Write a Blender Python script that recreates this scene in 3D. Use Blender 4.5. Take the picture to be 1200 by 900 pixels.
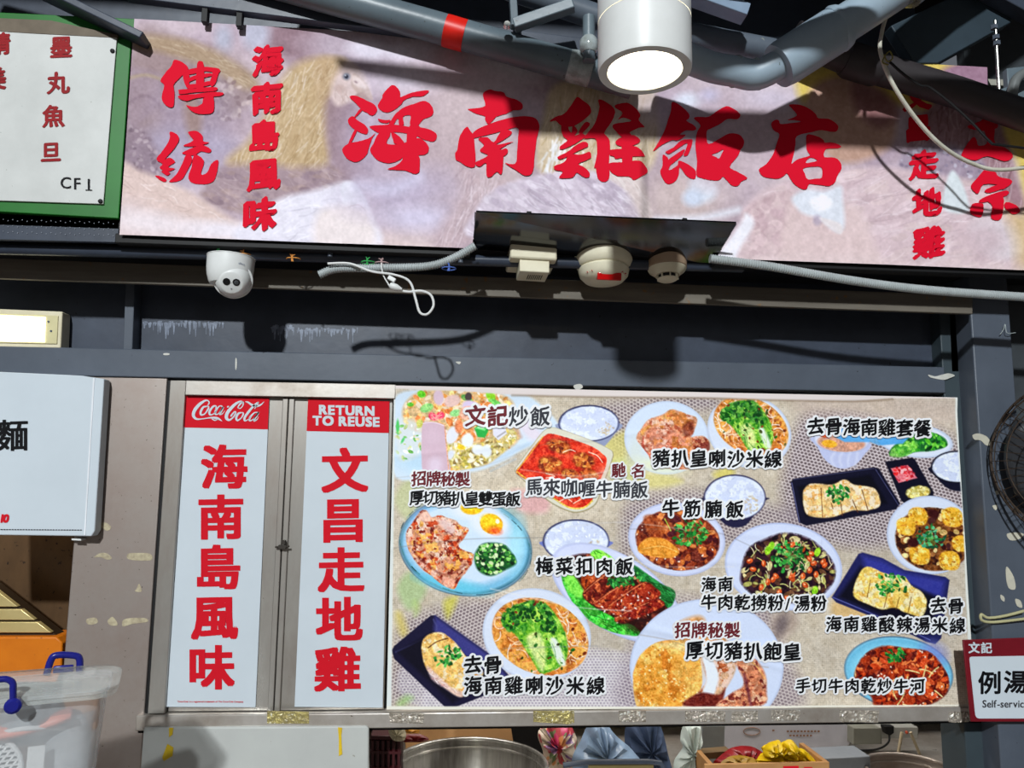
import bpy, bmesh, math, random
import numpy as np
from mathutils import Vector, Matrix, geometry
for o in list(bpy.data.objects): bpy.data.objects.remove(o)
SC = bpy.context.scene
COL = SC.collection
rnd = random.Random(7)

# ------------------------------------------------------------------ camera
YAW, PITCH, ROLL = math.radians(4.12), math.radians(7.32), math.radians(0.615)
CAM = np.array([0.0, -2.3, 1.65])
FOC = 900.0
_f = np.array([math.sin(YAW) * math.cos(PITCH), math.cos(YAW) * math.cos(PITCH), math.sin(PITCH)])
_r = np.array([math.cos(YAW), -math.sin(YAW), 0.0])
_u = np.cross(_r, _f)
RIGHT = _r * math.cos(ROLL) + _u * math.sin(ROLL)
UP = -_r * math.sin(ROLL) + _u * math.cos(ROLL)
cd = bpy.data.cameras.new('camera'); cd.sensor_width = 36.0; cd.lens = 36.0 * FOC / 1200.0
cd.clip_start = 0.05
cam = bpy.data.objects.new('camera', cd); COL.objects.link(cam)
cam.matrix_world = Matrix(((RIGHT[0], UP[0], -_f[0], CAM[0]), (RIGHT[1], UP[1], -_f[1], CAM[1]), (RIGHT[2], UP[2], -_f[2], CAM[2]), (0, 0, 0, 1)))
SC.camera = cam

# ------------------------------------------------------------------ world, lamps of the hall, exposure
SC.view_settings.view_transform = 'Standard'
SC.view_settings.look = 'None'
SC.view_settings.gamma = 1.0
SC.view_settings.use_curve_mapping = False
SC.view_settings.exposure = 0.0
wd = bpy.data.worlds.new('hall'); SC.world = wd; wd.use_nodes = True
nt = wd.node_tree; nt.nodes.clear()
wo = nt.nodes.new('ShaderNodeOutputWorld'); bg = nt.nodes.new('ShaderNodeBackground')
tc = nt.nodes.new('ShaderNodeTexCoord'); sx = nt.nodes.new('ShaderNodeSeparateXYZ'); rp = nt.nodes.new('ShaderNodeValToRGB')
mr = nt.nodes.new('ShaderNodeMapRange'); mr.inputs[1].default_value = -1; mr.inputs[2].default_value = 1
nt.links.new(tc.outputs['Generated'], sx.inputs[0]); nt.links.new(sx.outputs[2], mr.inputs[0]); nt.links.new(mr.outputs[0], rp.inputs[0])
cr = rp.color_ramp
cr.elements[0].position = 0.0; cr.elements[0].color = (.10, .085, .075, 1)
cr.elements[1].position = 1.0; cr.elements[1].color = (.10, .11, .13, 1)
for p, c in ((.44, (.16, .13, .115, 1)), (.53, (.42, .41, .40, 1)), (.60, (.62, .65, .70, 1)), (.72, (.40, .43, .48, 1))):
    e = cr.elements.new(p); e.color = c
nt.links.new(rp.outputs[0], bg.inputs[0]); bg.inputs[1].default_value = 0.32
nt.links.new(bg.outputs[0], wo.inputs[0])

def area_light(name, loc, target, size, watts, color=(1, 1, 1), shape='DISK', size_y=None):
    l = bpy.data.lights.new(name, 'AREA'); l.shape = shape; l.size = size
    if size_y: l.size_y = size_y
    l.energy = watts; l.color = color
    o = bpy.data.objects.new(name, l); COL.objects.link(o); o.location = loc
    d = Vector(target) - Vector(loc); o.rotation_euler = d.to_track_quat('-Z', 'Y').to_euler()
    return o
area_light('hall_floodlight', (-2.4, -12.0, 8.0), (0.2, 0, 1.9), 0.45, 1960, (.94, .985, 1.0))
area_light('kitchen_tube', (0.8, 0.75, 1.85), (0.8, 0.8, 0), 3.2, 34, (1.0, .95, .88), 'RECTANGLE', .1)
area_light('kitchen_tube', (-1.45, 0.18, 1.88), (-1.5, 0.30, 1.2), .5, 1.6, (1.0, .85, .6), 'RECTANGLE', .1)

# ------------------------------------------------------------------ helpers
def ray(px, py):
    return _f + RIGHT * ((px - 600.0) / FOC) - UP * ((py - 450.0) / FOC)
def W(px, py, Y):
    d = ray(px, py); return CAM + d * ((Y - CAM[1]) / d[1])
def Wz(px, py, Z):
    d = ray(px, py); return CAM + d * ((Z - CAM[2]) / d[2])
def Warr(px, py, Y):
    px = np.asarray(px, float); py = np.asarray(py, float)
    d = _f[None] + ((px - 600.0) / FOC)[:, None] * RIGHT[None] - ((py - 450.0) / FOC)[:, None] * UP[None]
    t = (np.asarray(Y) - CAM[1]) / d[:, 1]
    return CAM[None] + d * t[:, None]

def s2l(c):
    c = np.asarray(c, float) / 255.0
    return np.where(c <= 0.04045, c / 12.92, ((c + 0.055) / 1.055) ** 2.4)

MATS = {}
def mat(name, rgb, rough=.5, metal=0.0, rgb2=None, nscale=8.0, namt=0.5, bump=0.0, bscale=40.0, spots=None, spot_rgb=(30, 28, 26), emit=None, estr=0.0, trans=0.0, alpha=1.0, stretch=(1, 1, 1), rvar=0.0, spec=.32, coat=0.0, spot_scale=60.0):
    if name in MATS: return MATS[name]
    m = bpy.data.materials.new(name); m.use_nodes = True
    n = m.node_tree; b = n.nodes['Principled BSDF']
    c = list(s2l(rgb)) + [1]
    b.inputs['Base Color'].default_value = c
    b.inputs['Roughness'].default_value = rough; b.inputs['Metallic'].default_value = metal
    b.inputs['Specular IOR Level'].default_value = spec
    if coat: b.inputs['Coat Weight'].default_value = coat; b.inputs['Coat Roughness'].default_value = .1
    tcn = n.nodes.new('ShaderNodeTexCoord'); mp = n.nodes.new('ShaderNodeMapping'); mp.inputs['Scale'].default_value = stretch
    geo = n.nodes.new('ShaderNodeNewGeometry')
    n.links.new(geo.outputs['Position'], mp.inputs[0])
    last = None
    if rgb2 is None: rgb2 = tuple(max(0, v * .88) for v in rgb)
    ns = n.nodes.new('ShaderNodeTexNoise'); ns.inputs['Scale'].default_value = nscale; ns.inputs['Detail'].default_value = 6; ns.inputs['Roughness'].default_value = .65
    n.links.new(mp.outputs[0], ns.inputs['Vector'])
    mrn = n.nodes.new('ShaderNodeMapRange'); mrn.inputs[1].default_value = .5 - .25 / max(namt, .05) * .5; mrn.inputs[2].default_value = .5 + .25 / max(namt, .05) * .5
    n.links.new(ns.outputs['Fac'], mrn.inputs[0])
    mx = n.nodes.new('ShaderNodeMix'); mx.data_type = 'RGBA'
    mx.inputs['A'].default_value = c; mx.inputs['B'].default_value = list(s2l(rgb2)) + [1]
    n.links.new(mrn.outputs[0], mx.inputs['Factor']); last = mx.outputs['Result']
    if spots:
        n2 = n.nodes.new('ShaderNodeTexNoise'); n2.inputs['Scale'].default_value = spot_scale; n2.inputs['Detail'].default_value = 3
        n.links.new(geo.outputs['Position'], n2.inputs['Vector'])
        r2 = n.nodes.new('ShaderNodeMapRange'); r2.inputs[1].default_value = spots; r2.inputs[2].default_value = spots + .04
        n.links.new(n2.outputs['Fac'], r2.inputs[0])
        m2 = n.nodes.new('ShaderNodeMix'); m2.data_type = 'RGBA'; m2.inputs['B'].default_value = list(s2l(spot_rgb)) + [1]
        n.links.new(r2.outputs[0], m2.inputs['Factor']); n.links.new(last, m2.inputs['A']); last = m2.outputs['Result']
    n.links.new(last, b.inputs['Base Color'])
    if rvar:
        r3 = n.nodes.new('ShaderNodeMapRange'); r3.inputs[3].default_value = max(.02, rough - rvar); r3.inputs[4].default_value = rough + rvar
        r3.inputs[1].default_value = .3; r3.inputs[2].default_value = .7
        n.links.new(ns.outputs['Fac'], r3.inputs[0]); n.links.new(r3.outputs[0], b.inputs['Roughness'])
    if bump:
        nb = n.nodes.new('ShaderNodeTexNoise'); nb.inputs['Scale'].default_value = bscale; nb.inputs['Detail'].default_value = 4
        n.links.new(mp.outputs[0], nb.inputs['Vector'])
        bn = n.nodes.new('ShaderNodeBump'); bn.inputs['Strength'].default_value = bump; bn.inputs['Distance'].default_value = .01
        n.links.new(nb.outputs['Fac'], bn.inputs['Height']); n.links.new(bn.outputs[0], b.inputs['Normal'])
    if emit is not None:
        b.inputs['Emission Color'].default_value = list(s2l(emit)) + [1]; b.inputs['Emission Strength'].default_value = estr
    if trans: b.inputs['Transmission Weight'].default_value = trans
    if alpha < 1: b.inputs['Alpha'].default_value = alpha
    MATS[name] = m
    return m

def print_mat(name, rough=.45, spec=.15):
    if name in MATS: return MATS[name]
    m = bpy.data.materials.new(name); m.use_nodes = True
    n = m.node_tree; b = n.nodes['Principled BSDF']; b.inputs['Roughness'].default_value = rough; b.inputs['Specular IOR Level'].default_value = spec
    a = n.nodes.new('ShaderNodeAttribute'); a.attribute_name = 'print'
    n.links.new(a.outputs['Color'], b.inputs['Base Color'])
    MATS[name] = m
    return m

def tag(o, label=None, cat=None, group=None, kind=None):
    if label: o['label'] = label
    if cat: o['category'] = cat
    if group: o['group'] = group
    if kind: o['kind'] = kind
    return o
def thing(name, label, cat, loc, group=None):
    o = bpy.data.objects.new(name, None); COL.objects.link(o); o.location = Vector([float(v) for v in loc]); o.empty_display_size = .05
    tag(o, label, cat, group)
    return o
def world_loc(o):
    v = Vector((0, 0, 0))
    while o is not None:
        v = v + o.location; o = o.parent
    return v
def link_mesh(name, me, parent):
    o = bpy.data.objects.new(name, me); COL.objects.link(o)
    return o

class MB:
    def __init__(s): s.v = []; s.f = []; s.m = []
    def add(s, V, F, mi=0):
        n = len(s.v)
        s.v += [tuple(float(c) for c in p) for p in V]
        s.f += [tuple(i + n for i in q) for q in F]; s.m += [mi] * len(F)
        return s
    def box(s, x0, x1, y0, y1, z0, z1, mi=0):
        V = [(x, y, z) for z in (z0, z1) for y in (y0, y1) for x in (x0, x1)]
        return s.add(V, [(0, 2, 3, 1), (4, 5, 7, 6), (0, 1, 5, 4), (2, 6, 7, 3), (0, 4, 6, 2), (1, 3, 7, 5)], mi)
    def obox(s, c, size, rot=None, mi=0):
        h = [v * .5 for v in size]; R = rot or Matrix.Identity(3)
        V = [Vector(c) + R @ Vector((x * h[0], y * h[1], z * h[2])) for z in (-1, 1) for y in (-1, 1) for x in (-1, 1)]
        return s.add(V, [(0, 2, 3, 1), (4, 5, 7, 6), (0, 1, 5, 4), (2, 6, 7, 3), (0, 4, 6, 2), (1, 3, 7, 5)], mi)
    def bar(s, a, b, w, h, mi=0, up=(0, 0, 1)):
        a = Vector([float(q) for q in a]); b = Vector([float(q) for q in b]); d = (b - a); L = d.length; d.normalize()
        sd = d.cross(Vector(up)).normalized(); u2 = sd.cross(d)
        R = Matrix((sd, d, u2)).transposed()
        return s.obox((a + b) / 2, (w, L, h), R, mi)
    def prism(s, pts, y0, y1, mi=0, mi_side=None):
        # outline in (x, z), extruded from y0 (towards the viewer) to y1
        n = len(pts)
        A = sum(pts[i][0] * pts[(i + 1) % n][1] - pts[(i + 1) % n][0] * pts[i][1] for i in range(n))
        if A < 0: pts = pts[::-1]
        V = [(p[0], y0, p[1]) for p in pts] + [(p[0], y1, p[1]) for p in pts]
        s.add(V, [tuple(range(n)), tuple(range(2 * n - 1, n - 1, -1))], mi)
        k = len(s.v) - 2 * n
        for i in range(n):
            j = (i + 1) % n
            s.f.append((k + i, k + n + i, k + n + j, k + j)); s.m.append(mi if mi_side is None else mi_side)
        return s
    def slab(s, pxs, Y, th, mi=0):
        P = [W(a, b, Y) for a, b in pxs]
        return s.prism([(p[0], p[2]) for p in P], Y, Y + th, mi)
    def tube(s, pts, r, n=12, caps=True, mi=0, closed=False):
        P = [Vector([float(c) for c in p]) for p in pts]; k = len(P)
        rs = [r] * k if not hasattr(r, '__len__') else list(r)
        T = []
        for i in range(k):
            if closed: t = P[(i + 1) % k] - P[i - 1]
            else: t = P[min(i + 1, k - 1)] - P[max(i - 1, 0)]
            T.append(t.normalized())
        ref = Vector((0, 0, 1)) if abs(T[0].z) < .9 else Vector((1, 0, 0))
        u = T[0].cross(ref).normalized(); V = []
        for i in range(k):
            u = (u - T[i] * u.dot(T[i])).normalized(); w = T[i].cross(u)
            for j in range(n):
                a = 2 * math.pi * j / n
                V.append(P[i] + (u * math.cos(a) + w * math.sin(a)) * rs[i])
        F = []
        for i in range(k if closed else k - 1):
            for j in range(n):
                a, b = i * n + j, i * n + (j + 1) % n
                c, d = ((i + 1) % k) * n + (j + 1) % n, ((i + 1) % k) * n + j
                F.append((a, b, c, d))
        if caps and not closed:
            F.append(tuple(range(n - 1, -1, -1))); F.append(tuple(range((k - 1) * n, k * n)))
        return s.add(V, F, mi)
    def lathe(s, prof, org, axis=(0, 0, 1), n=32, mi=0, cap0=True, cap1=True, arc=None):
        ax = Vector(axis).normalized(); ref = Vector((0, 1, 0)) if abs(ax.y) < .9 else Vector((1, 0, 0))
        u = ax.cross(ref).normalized(); w = ax.cross(u); V = []
        O = Vector([float(c) for c in org])
        for r, h in prof:
            for j in range(n):
                a = 2 * math.pi * j / n
                V.append(O + ax * h + (u * math.cos(a) + w * math.sin(a)) * r)
        F = []
        for i in range(len(prof) - 1):
            for j in range(n):
                F.append((i * n + j, i * n + (j + 1) % n, (i + 1) * n + (j + 1) % n, (i + 1) * n + j))
        if cap0: F.append(tuple(range(n - 1, -1, -1)))
        if cap1: F.append(tuple(range((len(prof) - 1) * n, len(prof) * n)))
        return s.add(V, F, mi)
    def build(s, name, mats, parent=None, smooth=True, bev=0.0, label=None, cat=None, group=None, kind=None, sub=0, origin=None):
        V = np.array(s.v, float)
        if parent is not None: org = np.array(world_loc(parent))
        elif origin is not None: org = np.array(origin, float)
        else:
            org = (V.min(0) + V.max(0)) / 2; org[2] = V[:, 2].min()
        if parent is not None:
            own = (V.min(0) + V.max(0)) / 2
        else: own = org
        me = bpy.data.meshes.new(name)
        me.from_pydata([tuple(p) for p in (V - own)], [], s.f)
        if not isinstance(mats, (list, tuple)): mats = [mats]
        for m in mats: me.materials.append(m)
        if len(mats) > 1: me.polygons.foreach_set('material_index', s.m)
        me.update()
        bm = bmesh.new(); bm.from_mesh(me); bmesh.ops.recalc_face_normals(bm, faces=bm.faces); bm.to_mesh(me); bm.free()
        if smooth:
            me.polygons.foreach_set('use_smooth', [True] * len(me.polygons)); me.set_sharp_from_angle(angle=math.radians(38))
        o = bpy.data.objects.new(name, me); COL.objects.link(o)
        if parent is not None: o.parent = parent; o.location = Vector(own - org)
        else: o.location = Vector(own)
        if bev:
            b = o.modifiers.new('bevel', 'BEVEL'); b.width = bev; b.segments = 2; b.limit_method = 'ANGLE'; b.angle_limit = math.radians(40)
        if sub:
            b = o.modifiers.new('subsurf', 'SUBSURF'); b.levels = sub; b.render_levels = sub
        tag(o, label, cat, group, kind)
        return o

def spline(pts, n=8, closed=False):
    P = [np.array(p, float) for p in pts]; k = len(P); out = []
    rng = range(k if closed else k - 1)
    for i in rng:
        if closed: p0, p1, p2, p3 = P[i - 1], P[i], P[(i + 1) % k], P[(i + 2) % k]
        else: p0, p1, p2, p3 = P[max(i - 1, 0)], P[i], P[i + 1], P[min(i + 2, k - 1)]
        for j in range(n):
            t = j / n
            out.append(.5 * ((2 * p1) + (-p0 + p2) * t + (2 * p0 - 5 * p1 + 4 * p2 - p3) * t * t + (-p0 + 3 * p1 - 3 * p2 + p3) * t ** 3))
    if not closed: out.append(P[-1])
    return out

# ------------------------------------------------------------------ lettering
GL = {}
def glyph(ch):
    if ch in GL: return GL[ch]
    c = bpy.data.curves.new('g', 'FONT'); c.body = ch; c.resolution_u = 3
    o = bpy.data.objects.new('g', c); COL.objects.link(o)
    bpy.context.view_layer.update()
    me = bpy.data.meshes.new_from_object(o.evaluated_get(bpy.context.evaluated_depsgraph_get()))
    V = np.array([v.co[:2] for v in me.vertices], float).reshape(-1, 2); F = [tuple(p.vertices) for p in me.polygons]
    bpy.data.objects.remove(o); bpy.data.curves.remove(c); bpy.data.meshes.remove(me)
    GL[ch] = (V, F)
    return GL[ch]
def nib_round(r, n=8): return [(0, 0)] + [(r * math.cos(2 * math.pi * i / n), r * math.sin(2 * math.pi * i / n)) for i in range(n)]
def nib_sq(a, b):
    return [(i * a, j * b) for i in (-1, 0, 1) for j in (-1, 0, 1)]
def nib_pen(L, ang, r, n=5):
    c, s_ = math.cos(ang), math.sin(ang); out = []
    for i in range(n):
        t = (i / (n - 1) - .5) * 2 * L
        for q in ((r, 0), (-r, 0), (0, r), (0, -r)): out.append((t * c + q[0], t * s_ + q[1]))
    return out
def chars(mb, text, p0, p1, size, Y, nib=((0, 0),), shear=0.0, mi=0, sx=1.0, jit=0.0, skew=0.0, centre=(.5, .38)):
    n = len(text)
    for i, ch in enumerate(text):
        if ch == ' ': continue
        t = i / (n - 1) if n > 1 else 0
        cx, cy = p0[0] + (p1[0] - p0[0]) * t, p0[1] + (p1[1] - p0[1]) * t
        V, F = glyph(ch)
        if not len(V): continue
        c = np.array(centre)
        if ord(ch) < 256: c = np.array([(V[:, 0].min() + V[:, 0].max()) / 2, centre[1]])
        for k, (dx, dy) in enumerate(nib):
            L = V - c
            if jit:
                L = L + jit * np.stack([np.sin(L[:, 1] * 23 + i * 1.7) + np.sin(L[:, 1] * 61 + L[:, 0] * 37), np.cos(L[:, 0] * 27 + i) + np.sin(L[:, 0] * 71 + L[:, 1] * 43)], 1)
            x = L[:, 0] * sx + dx + skew * L[:, 1]; y = L[:, 1] + dy + shear * L[:, 0]
            Q = Warr(cx + x * size, cy - y * size, Y)
            Q[:, 1] -= 1.6e-5 * k
            mb.add(Q, F, mi)
def latin(mb, text, x0, y, size, Y, nib=((0, 0),), mi=0, sx=1.0, skew=0.0, slope=0.0, gap=0.0, measure=False):
    # baseline text laid from x0 (left edge) in picture units on the plane Y
    x = x0
    for ch in text:
        if ch == ' ': x += .30 * size * sx; continue
        V, F = glyph(ch)
        w = V[:, 0].max() - V[:, 0].min()
        if not measure:
            for k, (dx, dy) in enumerate(nib):
                X = (V[:, 0] - V[:, 0].min() + dx) * sx + skew * V[:, 1]; Yy = V[:, 1] + dy
                Q = Warr(x + X * size, y - Yy * size + slope * (x - x0), Y); Q[:, 1] -= 1.6e-5 * k
                mb.add(Q, F, mi)
        x += (w + .09 + gap) * size * sx
    return x - x0
def inkpoly(mb, pts, org, sc, Y, holes=(), mi=0, smooth=3, rag=0.0):
    def pr(q):
        q = [(org[0] + a / sc, org[1] + b / sc) for a, b in q]
        if smooth:
            q = [tuple(p) for p in spline(q, smooth, True)]
        if rag: q = [(a + rnd.uniform(-rag, rag), b + rnd.uniform(-rag, rag)) for a, b in q]
        return q
    loops = [pr(pts)] + [pr(h) for h in holes]
    tri = geometry.tessellate_polygon([[Vector((a, b, 0)) for a, b in l] for l in loops])
    flat = [p for l in loops for p in l]
    Q = Warr([p[0] for p in flat], [p[1] for p in flat], Y)
    mb.npoly = getattr(mb, 'npoly', 0) + 1; Q[:, 1] -= 4e-5 * mb.npoly
    mb.add(Q, [tuple(t) for t in tri], mi)

# ------------------------------------------------------------------ print painter (fills the ink colours of a flat print)
def vnoise(shape, cell, seed, oct=3):
    r = np.random.RandomState(seed); H_, W_ = shape; out = np.zeros(shape); amp = 1.0; tot = 0
    for k in range(oct):
        c = max(cell / 2 ** k, 1.0)
        gh, gw = int(H_ / c) + 3, int(W_ / c) + 3
        g = r.rand(gh, gw)
        yy = np.arange(H_) / c; xx = np.arange(W_) / c
        y0 = yy.astype(int); x0 = xx.astype(int); fy = yy - y0; fx = xx - x0
        fy = (fy * fy * (3 - 2 * fy))[:, None]; fx = (fx * fx * (3 - 2 * fx))[None]
        a = g[y0][:, x0]; b = g[y0][:, x0 + 1]; c2 = g[y0 + 1][:, x0]; d = g[y0 + 1][:, x0 + 1]
        out += amp * (a * (1 - fy) * (1 - fx) + b * (1 - fy) * fx + c2 * fy * (1 - fx) + d * fy * fx)
        tot += amp; amp *= .55
    return out / tot
class Canvas:
    def __init__(s, x0, y0, x1, y1, S, base):
        s.x0, s.y0, s.S = x0, y0, S; s.w, s.h = int((x1 - x0) * S), int((y1 - y0) * S)
        s.a = np.zeros((s.h, s.w, 3)) + np.array(base, float)
        s.ids = np.zeros((s.h, s.w), int); s.clip = None
        s.r = np.random.RandomState(11)
    def bb(s, xa, ya, xb, yb):
        i0 = max(0, int((ya - s.y0) * s.S) - 1); i1 = min(s.h, int((yb - s.y0) * s.S) + 2)
        j0 = max(0, int((xa - s.x0) * s.S) - 1); j1 = min(s.w, int((xb - s.x0) * s.S) + 2)
        if i1 <= i0 or j1 <= j0: return None
        yy = s.y0 + (np.arange(i0, i1) + .5) / s.S; xx = s.x0 + (np.arange(j0, j1) + .5) / s.S
        return (slice(i0, i1), slice(j0, j1)), xx[None, :], yy[:, None]
    def put(s, sl, m, col, a=1.0, id=None):
        if s.clip is not None and id is None: m = m * s.clip[sl]
        m = m * a
        col = np.asarray(col, float)
        s.a[sl] = s.a[sl] * (1 - m[..., None]) + col * m[..., None]
        if id is not None: s.ids[sl][m > .5] = id
    def m_ell(s, cx, cy, rx, ry, ang=0, soft=.7):
        R = max(rx, ry) + soft * 2 + 1
        q = s.bb(cx - R, cy - R, cx + R, cy + R)
        if q is None: return None
        sl, X, Y = q; c, d = math.cos(math.radians(ang)), math.sin(math.radians(ang))
        u = (X - cx) * c + (Y - cy) * d; v = -(X - cx) * d + (Y - cy) * c
        r = np.sqrt((u / rx) ** 2 + (v / ry) ** 2 + 1e-9)
        dist = (r - 1) * min(rx, ry) if min(rx, ry) > 0 else r
        return sl, np.clip(.5 - dist / (2 * soft), 0, 1)
    def ell(s, cx, cy, rx, ry, col, ang=0, soft=.7, a=1.0, id=None):
        q = s.m_ell(cx, cy, rx, ry, ang, soft)
        if q: s.put(q[0], q[1], col, a, id)
    def m_poly(s, pts, soft=.7, smooth=True):
        if smooth: pts = spline(pts, 5, True)
        P = np.array(pts, float)
        q = s.bb(P[:, 0].min() - 2 * soft, P[:, 1].min() - 2 * soft, P[:, 0].max() + 2 * soft, P[:, 1].max() + 2 * soft)
        if q is None: return None
        sl, X, Y = q; X = X + 0 * Y; Y = Y + 0 * X
        ins = np.zeros(X.shape, bool); dd = np.full(X.shape, 1e9)
        for i in range(len(P)):
            a, b = P[i], P[(i + 1) % len(P)]
            e = b - a; L = e @ e + 1e-9
            t = np.clip(((X - a[0]) * e[0] + (Y - a[1]) * e[1]) / L, 0, 1)
            dd = np.minimum(dd, (X - a[0] - t * e[0]) ** 2 + (Y - a[1] - t * e[1]) ** 2)
            c = (a[1] > Y) != (b[1] > Y)
            with np.errstate(divide='ignore', invalid='ignore'):
                xi = e[0] * (Y - a[1]) / (e[1] if e[1] else 1e-9) + a[0]
            ins ^= c & (X < xi)
        dist = np.sqrt(dd) * np.where(ins, -1, 1)
        return sl, np.clip(.5 - dist / (2 * soft), 0, 1)
    def poly(s, pts, col, soft=.7, smooth=True, a=1.0, id=None):
        q = s.m_poly(pts, soft, smooth)
        if q: s.put(q[0], q[1], col, a, id)
    def line(s, pts, w, col, a=1.0, soft=.5, smooth=True):
        if smooth and len(pts) > 2: pts = spline(pts, 4)
        P = np.array(pts, float); w = w / 2
        q = s.bb(P[:, 0].min() - w - 2, P[:, 1].min() - w - 2, P[:, 0].max() + w + 2, P[:, 1].max() + w + 2)
        if q is None: return
        sl, X, Y = q; dd = np.full((Y.shape[0], X.shape[1]), 1e9)
        for i in range(len(P) - 1):
            A, B = P[i], P[i + 1]; e = B - A; L = e @ e + 1e-9
            t = np.clip(((X - A[0]) * e[0] + (Y - A[1]) * e[1]) / L, 0, 1)
            dd = np.minimum(dd, (X - A[0] - t * e[0]) ** 2 + (Y - A[1] - t * e[1]) ** 2)
        s.put(sl, np.clip(.5 - (np.sqrt(dd) - w) / (2 * soft), 0, 1), col, a)
    def full(s, q):
        m = np.zeros((s.h, s.w)); m[q[0]] = q[1]; return m
    def tex(s, q, col, cell, lo, hi, seed, a=1.0):
        sl, m = q; n = vnoise(m.shape, cell * s.S, seed)
        s.put(sl, m * np.clip((n - lo) / (hi - lo), 0, 1), col, a)
    def scatter(s, q, n, rmin, rmax, cols, elong=1.0, a=1.0, soft=.5, ang=None):
        sl, m = q; I, J = np.nonzero(m > .6)
        if not len(I): return
        old = s.clip; s.clip = s.full(q) if old is None else old * s.full(q)
        for _ in range(n):
            k = s.r.randint(len(I))
            x = s.x0 + (J[k] + sl[1].start) / s.S; y = s.y0 + (I[k] + sl[0].start) / s.S
            r = s.r.uniform(rmin, rmax); c = np.array(cols[s.r.randint(len(cols))], float) + s.r.uniform(-12, 12)
            s.ell(x, y, r * elong, r, c, s.r.uniform(0, 180) if ang is None else ang + s.r.uniform(-20, 20), soft, a)
        s.clip = old
    def strands(s, q, n, L, w, cols, curl=.6, a=1.0, ang=None):
        sl, m = q; I, J = np.nonzero(m > .6)
        old = s.clip; s.clip = s.full(q) if old is None else old * s.full(q)
        for _ in range(n):
            k = s.r.randint(len(I)); x = s.x0 + (J[k] + sl[1].start) / s.S; y = s.y0 + (I[k] + sl[0].start) / s.S
            t = s.r.uniform(0, 6.28) if ang is None else math.radians(ang) + s.r.uniform(-.35, .35)
            pts = []; st = L / 4
            dk = s.r.uniform(-curl, curl)
            for _k in range(5):
                pts.append((x, y)); x += st * math.cos(t); y += st * math.sin(t); t += dk
            s.line(pts, w, np.array(cols[s.r.randint(len(cols))]) + s.r.uniform(-10, 10), a)
        s.clip = old
    def sample(s, px, py):
        fx = np.clip((px - s.x0) * s.S - .5, 0, s.w - 1.001); fy = np.clip((py - s.y0) * s.S - .5, 0, s.h - 1.001)
        i = fy.astype(int); j = fx.astype(int); u = (fx - j)[:, None]; v = (fy - i)[:, None]
        A = s.a
        c = A[i, j] * (1 - u) * (1 - v) + A[i, j + 1] * u * (1 - v) + A[i + 1, j] * (1 - u) * v + A[i + 1, j + 1] * u * v
        return np.clip(c, 0, 255), s.ids[np.round(fy).astype(int), np.round(fx).astype(int)]
def print_sheet(cv, corners, nu, nv, Y, disp, idnames, parent, m, keep=None):
    # a flat sheet between four corners (TL, TR, BR, BL); its ink colours come from the canvas; one mesh for each printed picture
    u = np.linspace(0, 1, nu); v = np.linspace(0, 1, nv); U, V = np.meshgrid(u, v); U = U.ravel(); V = V.ravel()
    TL, TR, BR, BL = [np.array(c, float) for c in corners]
    P = (TL[None] * ((1 - U) * (1 - V))[:, None] + TR[None] * (U * (1 - V))[:, None] + BR[None] * (U * V)[:, None] + BL[None] * ((1 - U) * V)[:, None])
    col, ids = cv.sample(P[:, 0], P[:, 1])
    Q = Warr(P[:, 0], P[:, 1], Y)
    Q[:, 1] += disp(U, V, P)
    lin = s2l(col)
    idx = np.arange(nu * nv).reshape(nv, nu)
    F = np.stack([idx[:-1, :-1], idx[1:, :-1], idx[1:, 1:], idx[:-1, 1:]], -1).reshape(-1, 4)
    fid = ids[F[:, 0]]
    if keep is not None: ok = keep(P[F[:, 0], 0], P[F[:, 0], 1])
    else: ok = np.ones(len(F), bool)
    org = np.array(world_loc(parent)); outs = {}
    for k, (nm, lab) in idnames.items():
        f = F[(fid == k) & ok]
        if not len(f): continue
        used, inv = np.unique(f, return_inverse=True); inv = inv.reshape(f.shape)
        me = bpy.data.meshes.new(nm)
        me.vertices.add(len(used)); me.vertices.foreach_set('co', (Q[used] - org).ravel())
        me.loops.add(f.size); me.loops.foreach_set('vertex_index', inv.ravel().astype(np.int32))
        me.polygons.add(len(f)); me.polygons.foreach_set('loop_start', (np.arange(len(f)) * 4).astype(np.int32))
        me.polygons.foreach_set('use_smooth', np.ones(len(f), bool))
        me.update(calc_edges=True)
        at = me.color_attributes.new('print', 'FLOAT_COLOR', 'POINT')
        at.data.foreach_set('color', np.concatenate([lin[used], np.ones((len(used), 1))], 1).ravel().astype(np.float32))
        me.materials.append(m)
        o = bpy.data.objects.new(nm, me); COL.objects.link(o); o.parent = parent
        if lab: o['label'] = lab
        outs[k] = o
    return outs

# ================================================================== materials
M_DARK = mat('dark_steel_paint', (66, 74, 88), .38, rgb2=(48, 54, 66), nscale=6, spots=.70, spot_rgb=(24, 24, 26), bump=.05, bscale=25)
M_GREY = mat('grey_steel_paint', (84, 92, 104), .42, rgb2=(70, 77, 88), nscale=5, spots=.72, spot_rgb=(40, 42, 46), bump=.04, bscale=30)
M_GREYG = mat('green_grey_paint', (58, 70, 76), .5, rgb2=(48, 58, 64), nscale=4)
M_SOFF = mat('soffit_black', (26, 27, 30), .6, rgb2=(18, 18, 20))
M_BLACK = mat('matt_black', (14, 14, 16), .6)
M_CEIL = mat('ceiling_deck_paint', (20, 26, 26), .8, rgb2=(12, 15, 15))
M_STEEL = mat('brushed_stainless', (206, 202, 196), .38, .62, rgb2=(158, 148, 138), nscale=5, namt=.7, spots=.73, spot_rgb=(88, 70, 58), bump=.02, bscale=60, rvar=.12)
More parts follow.
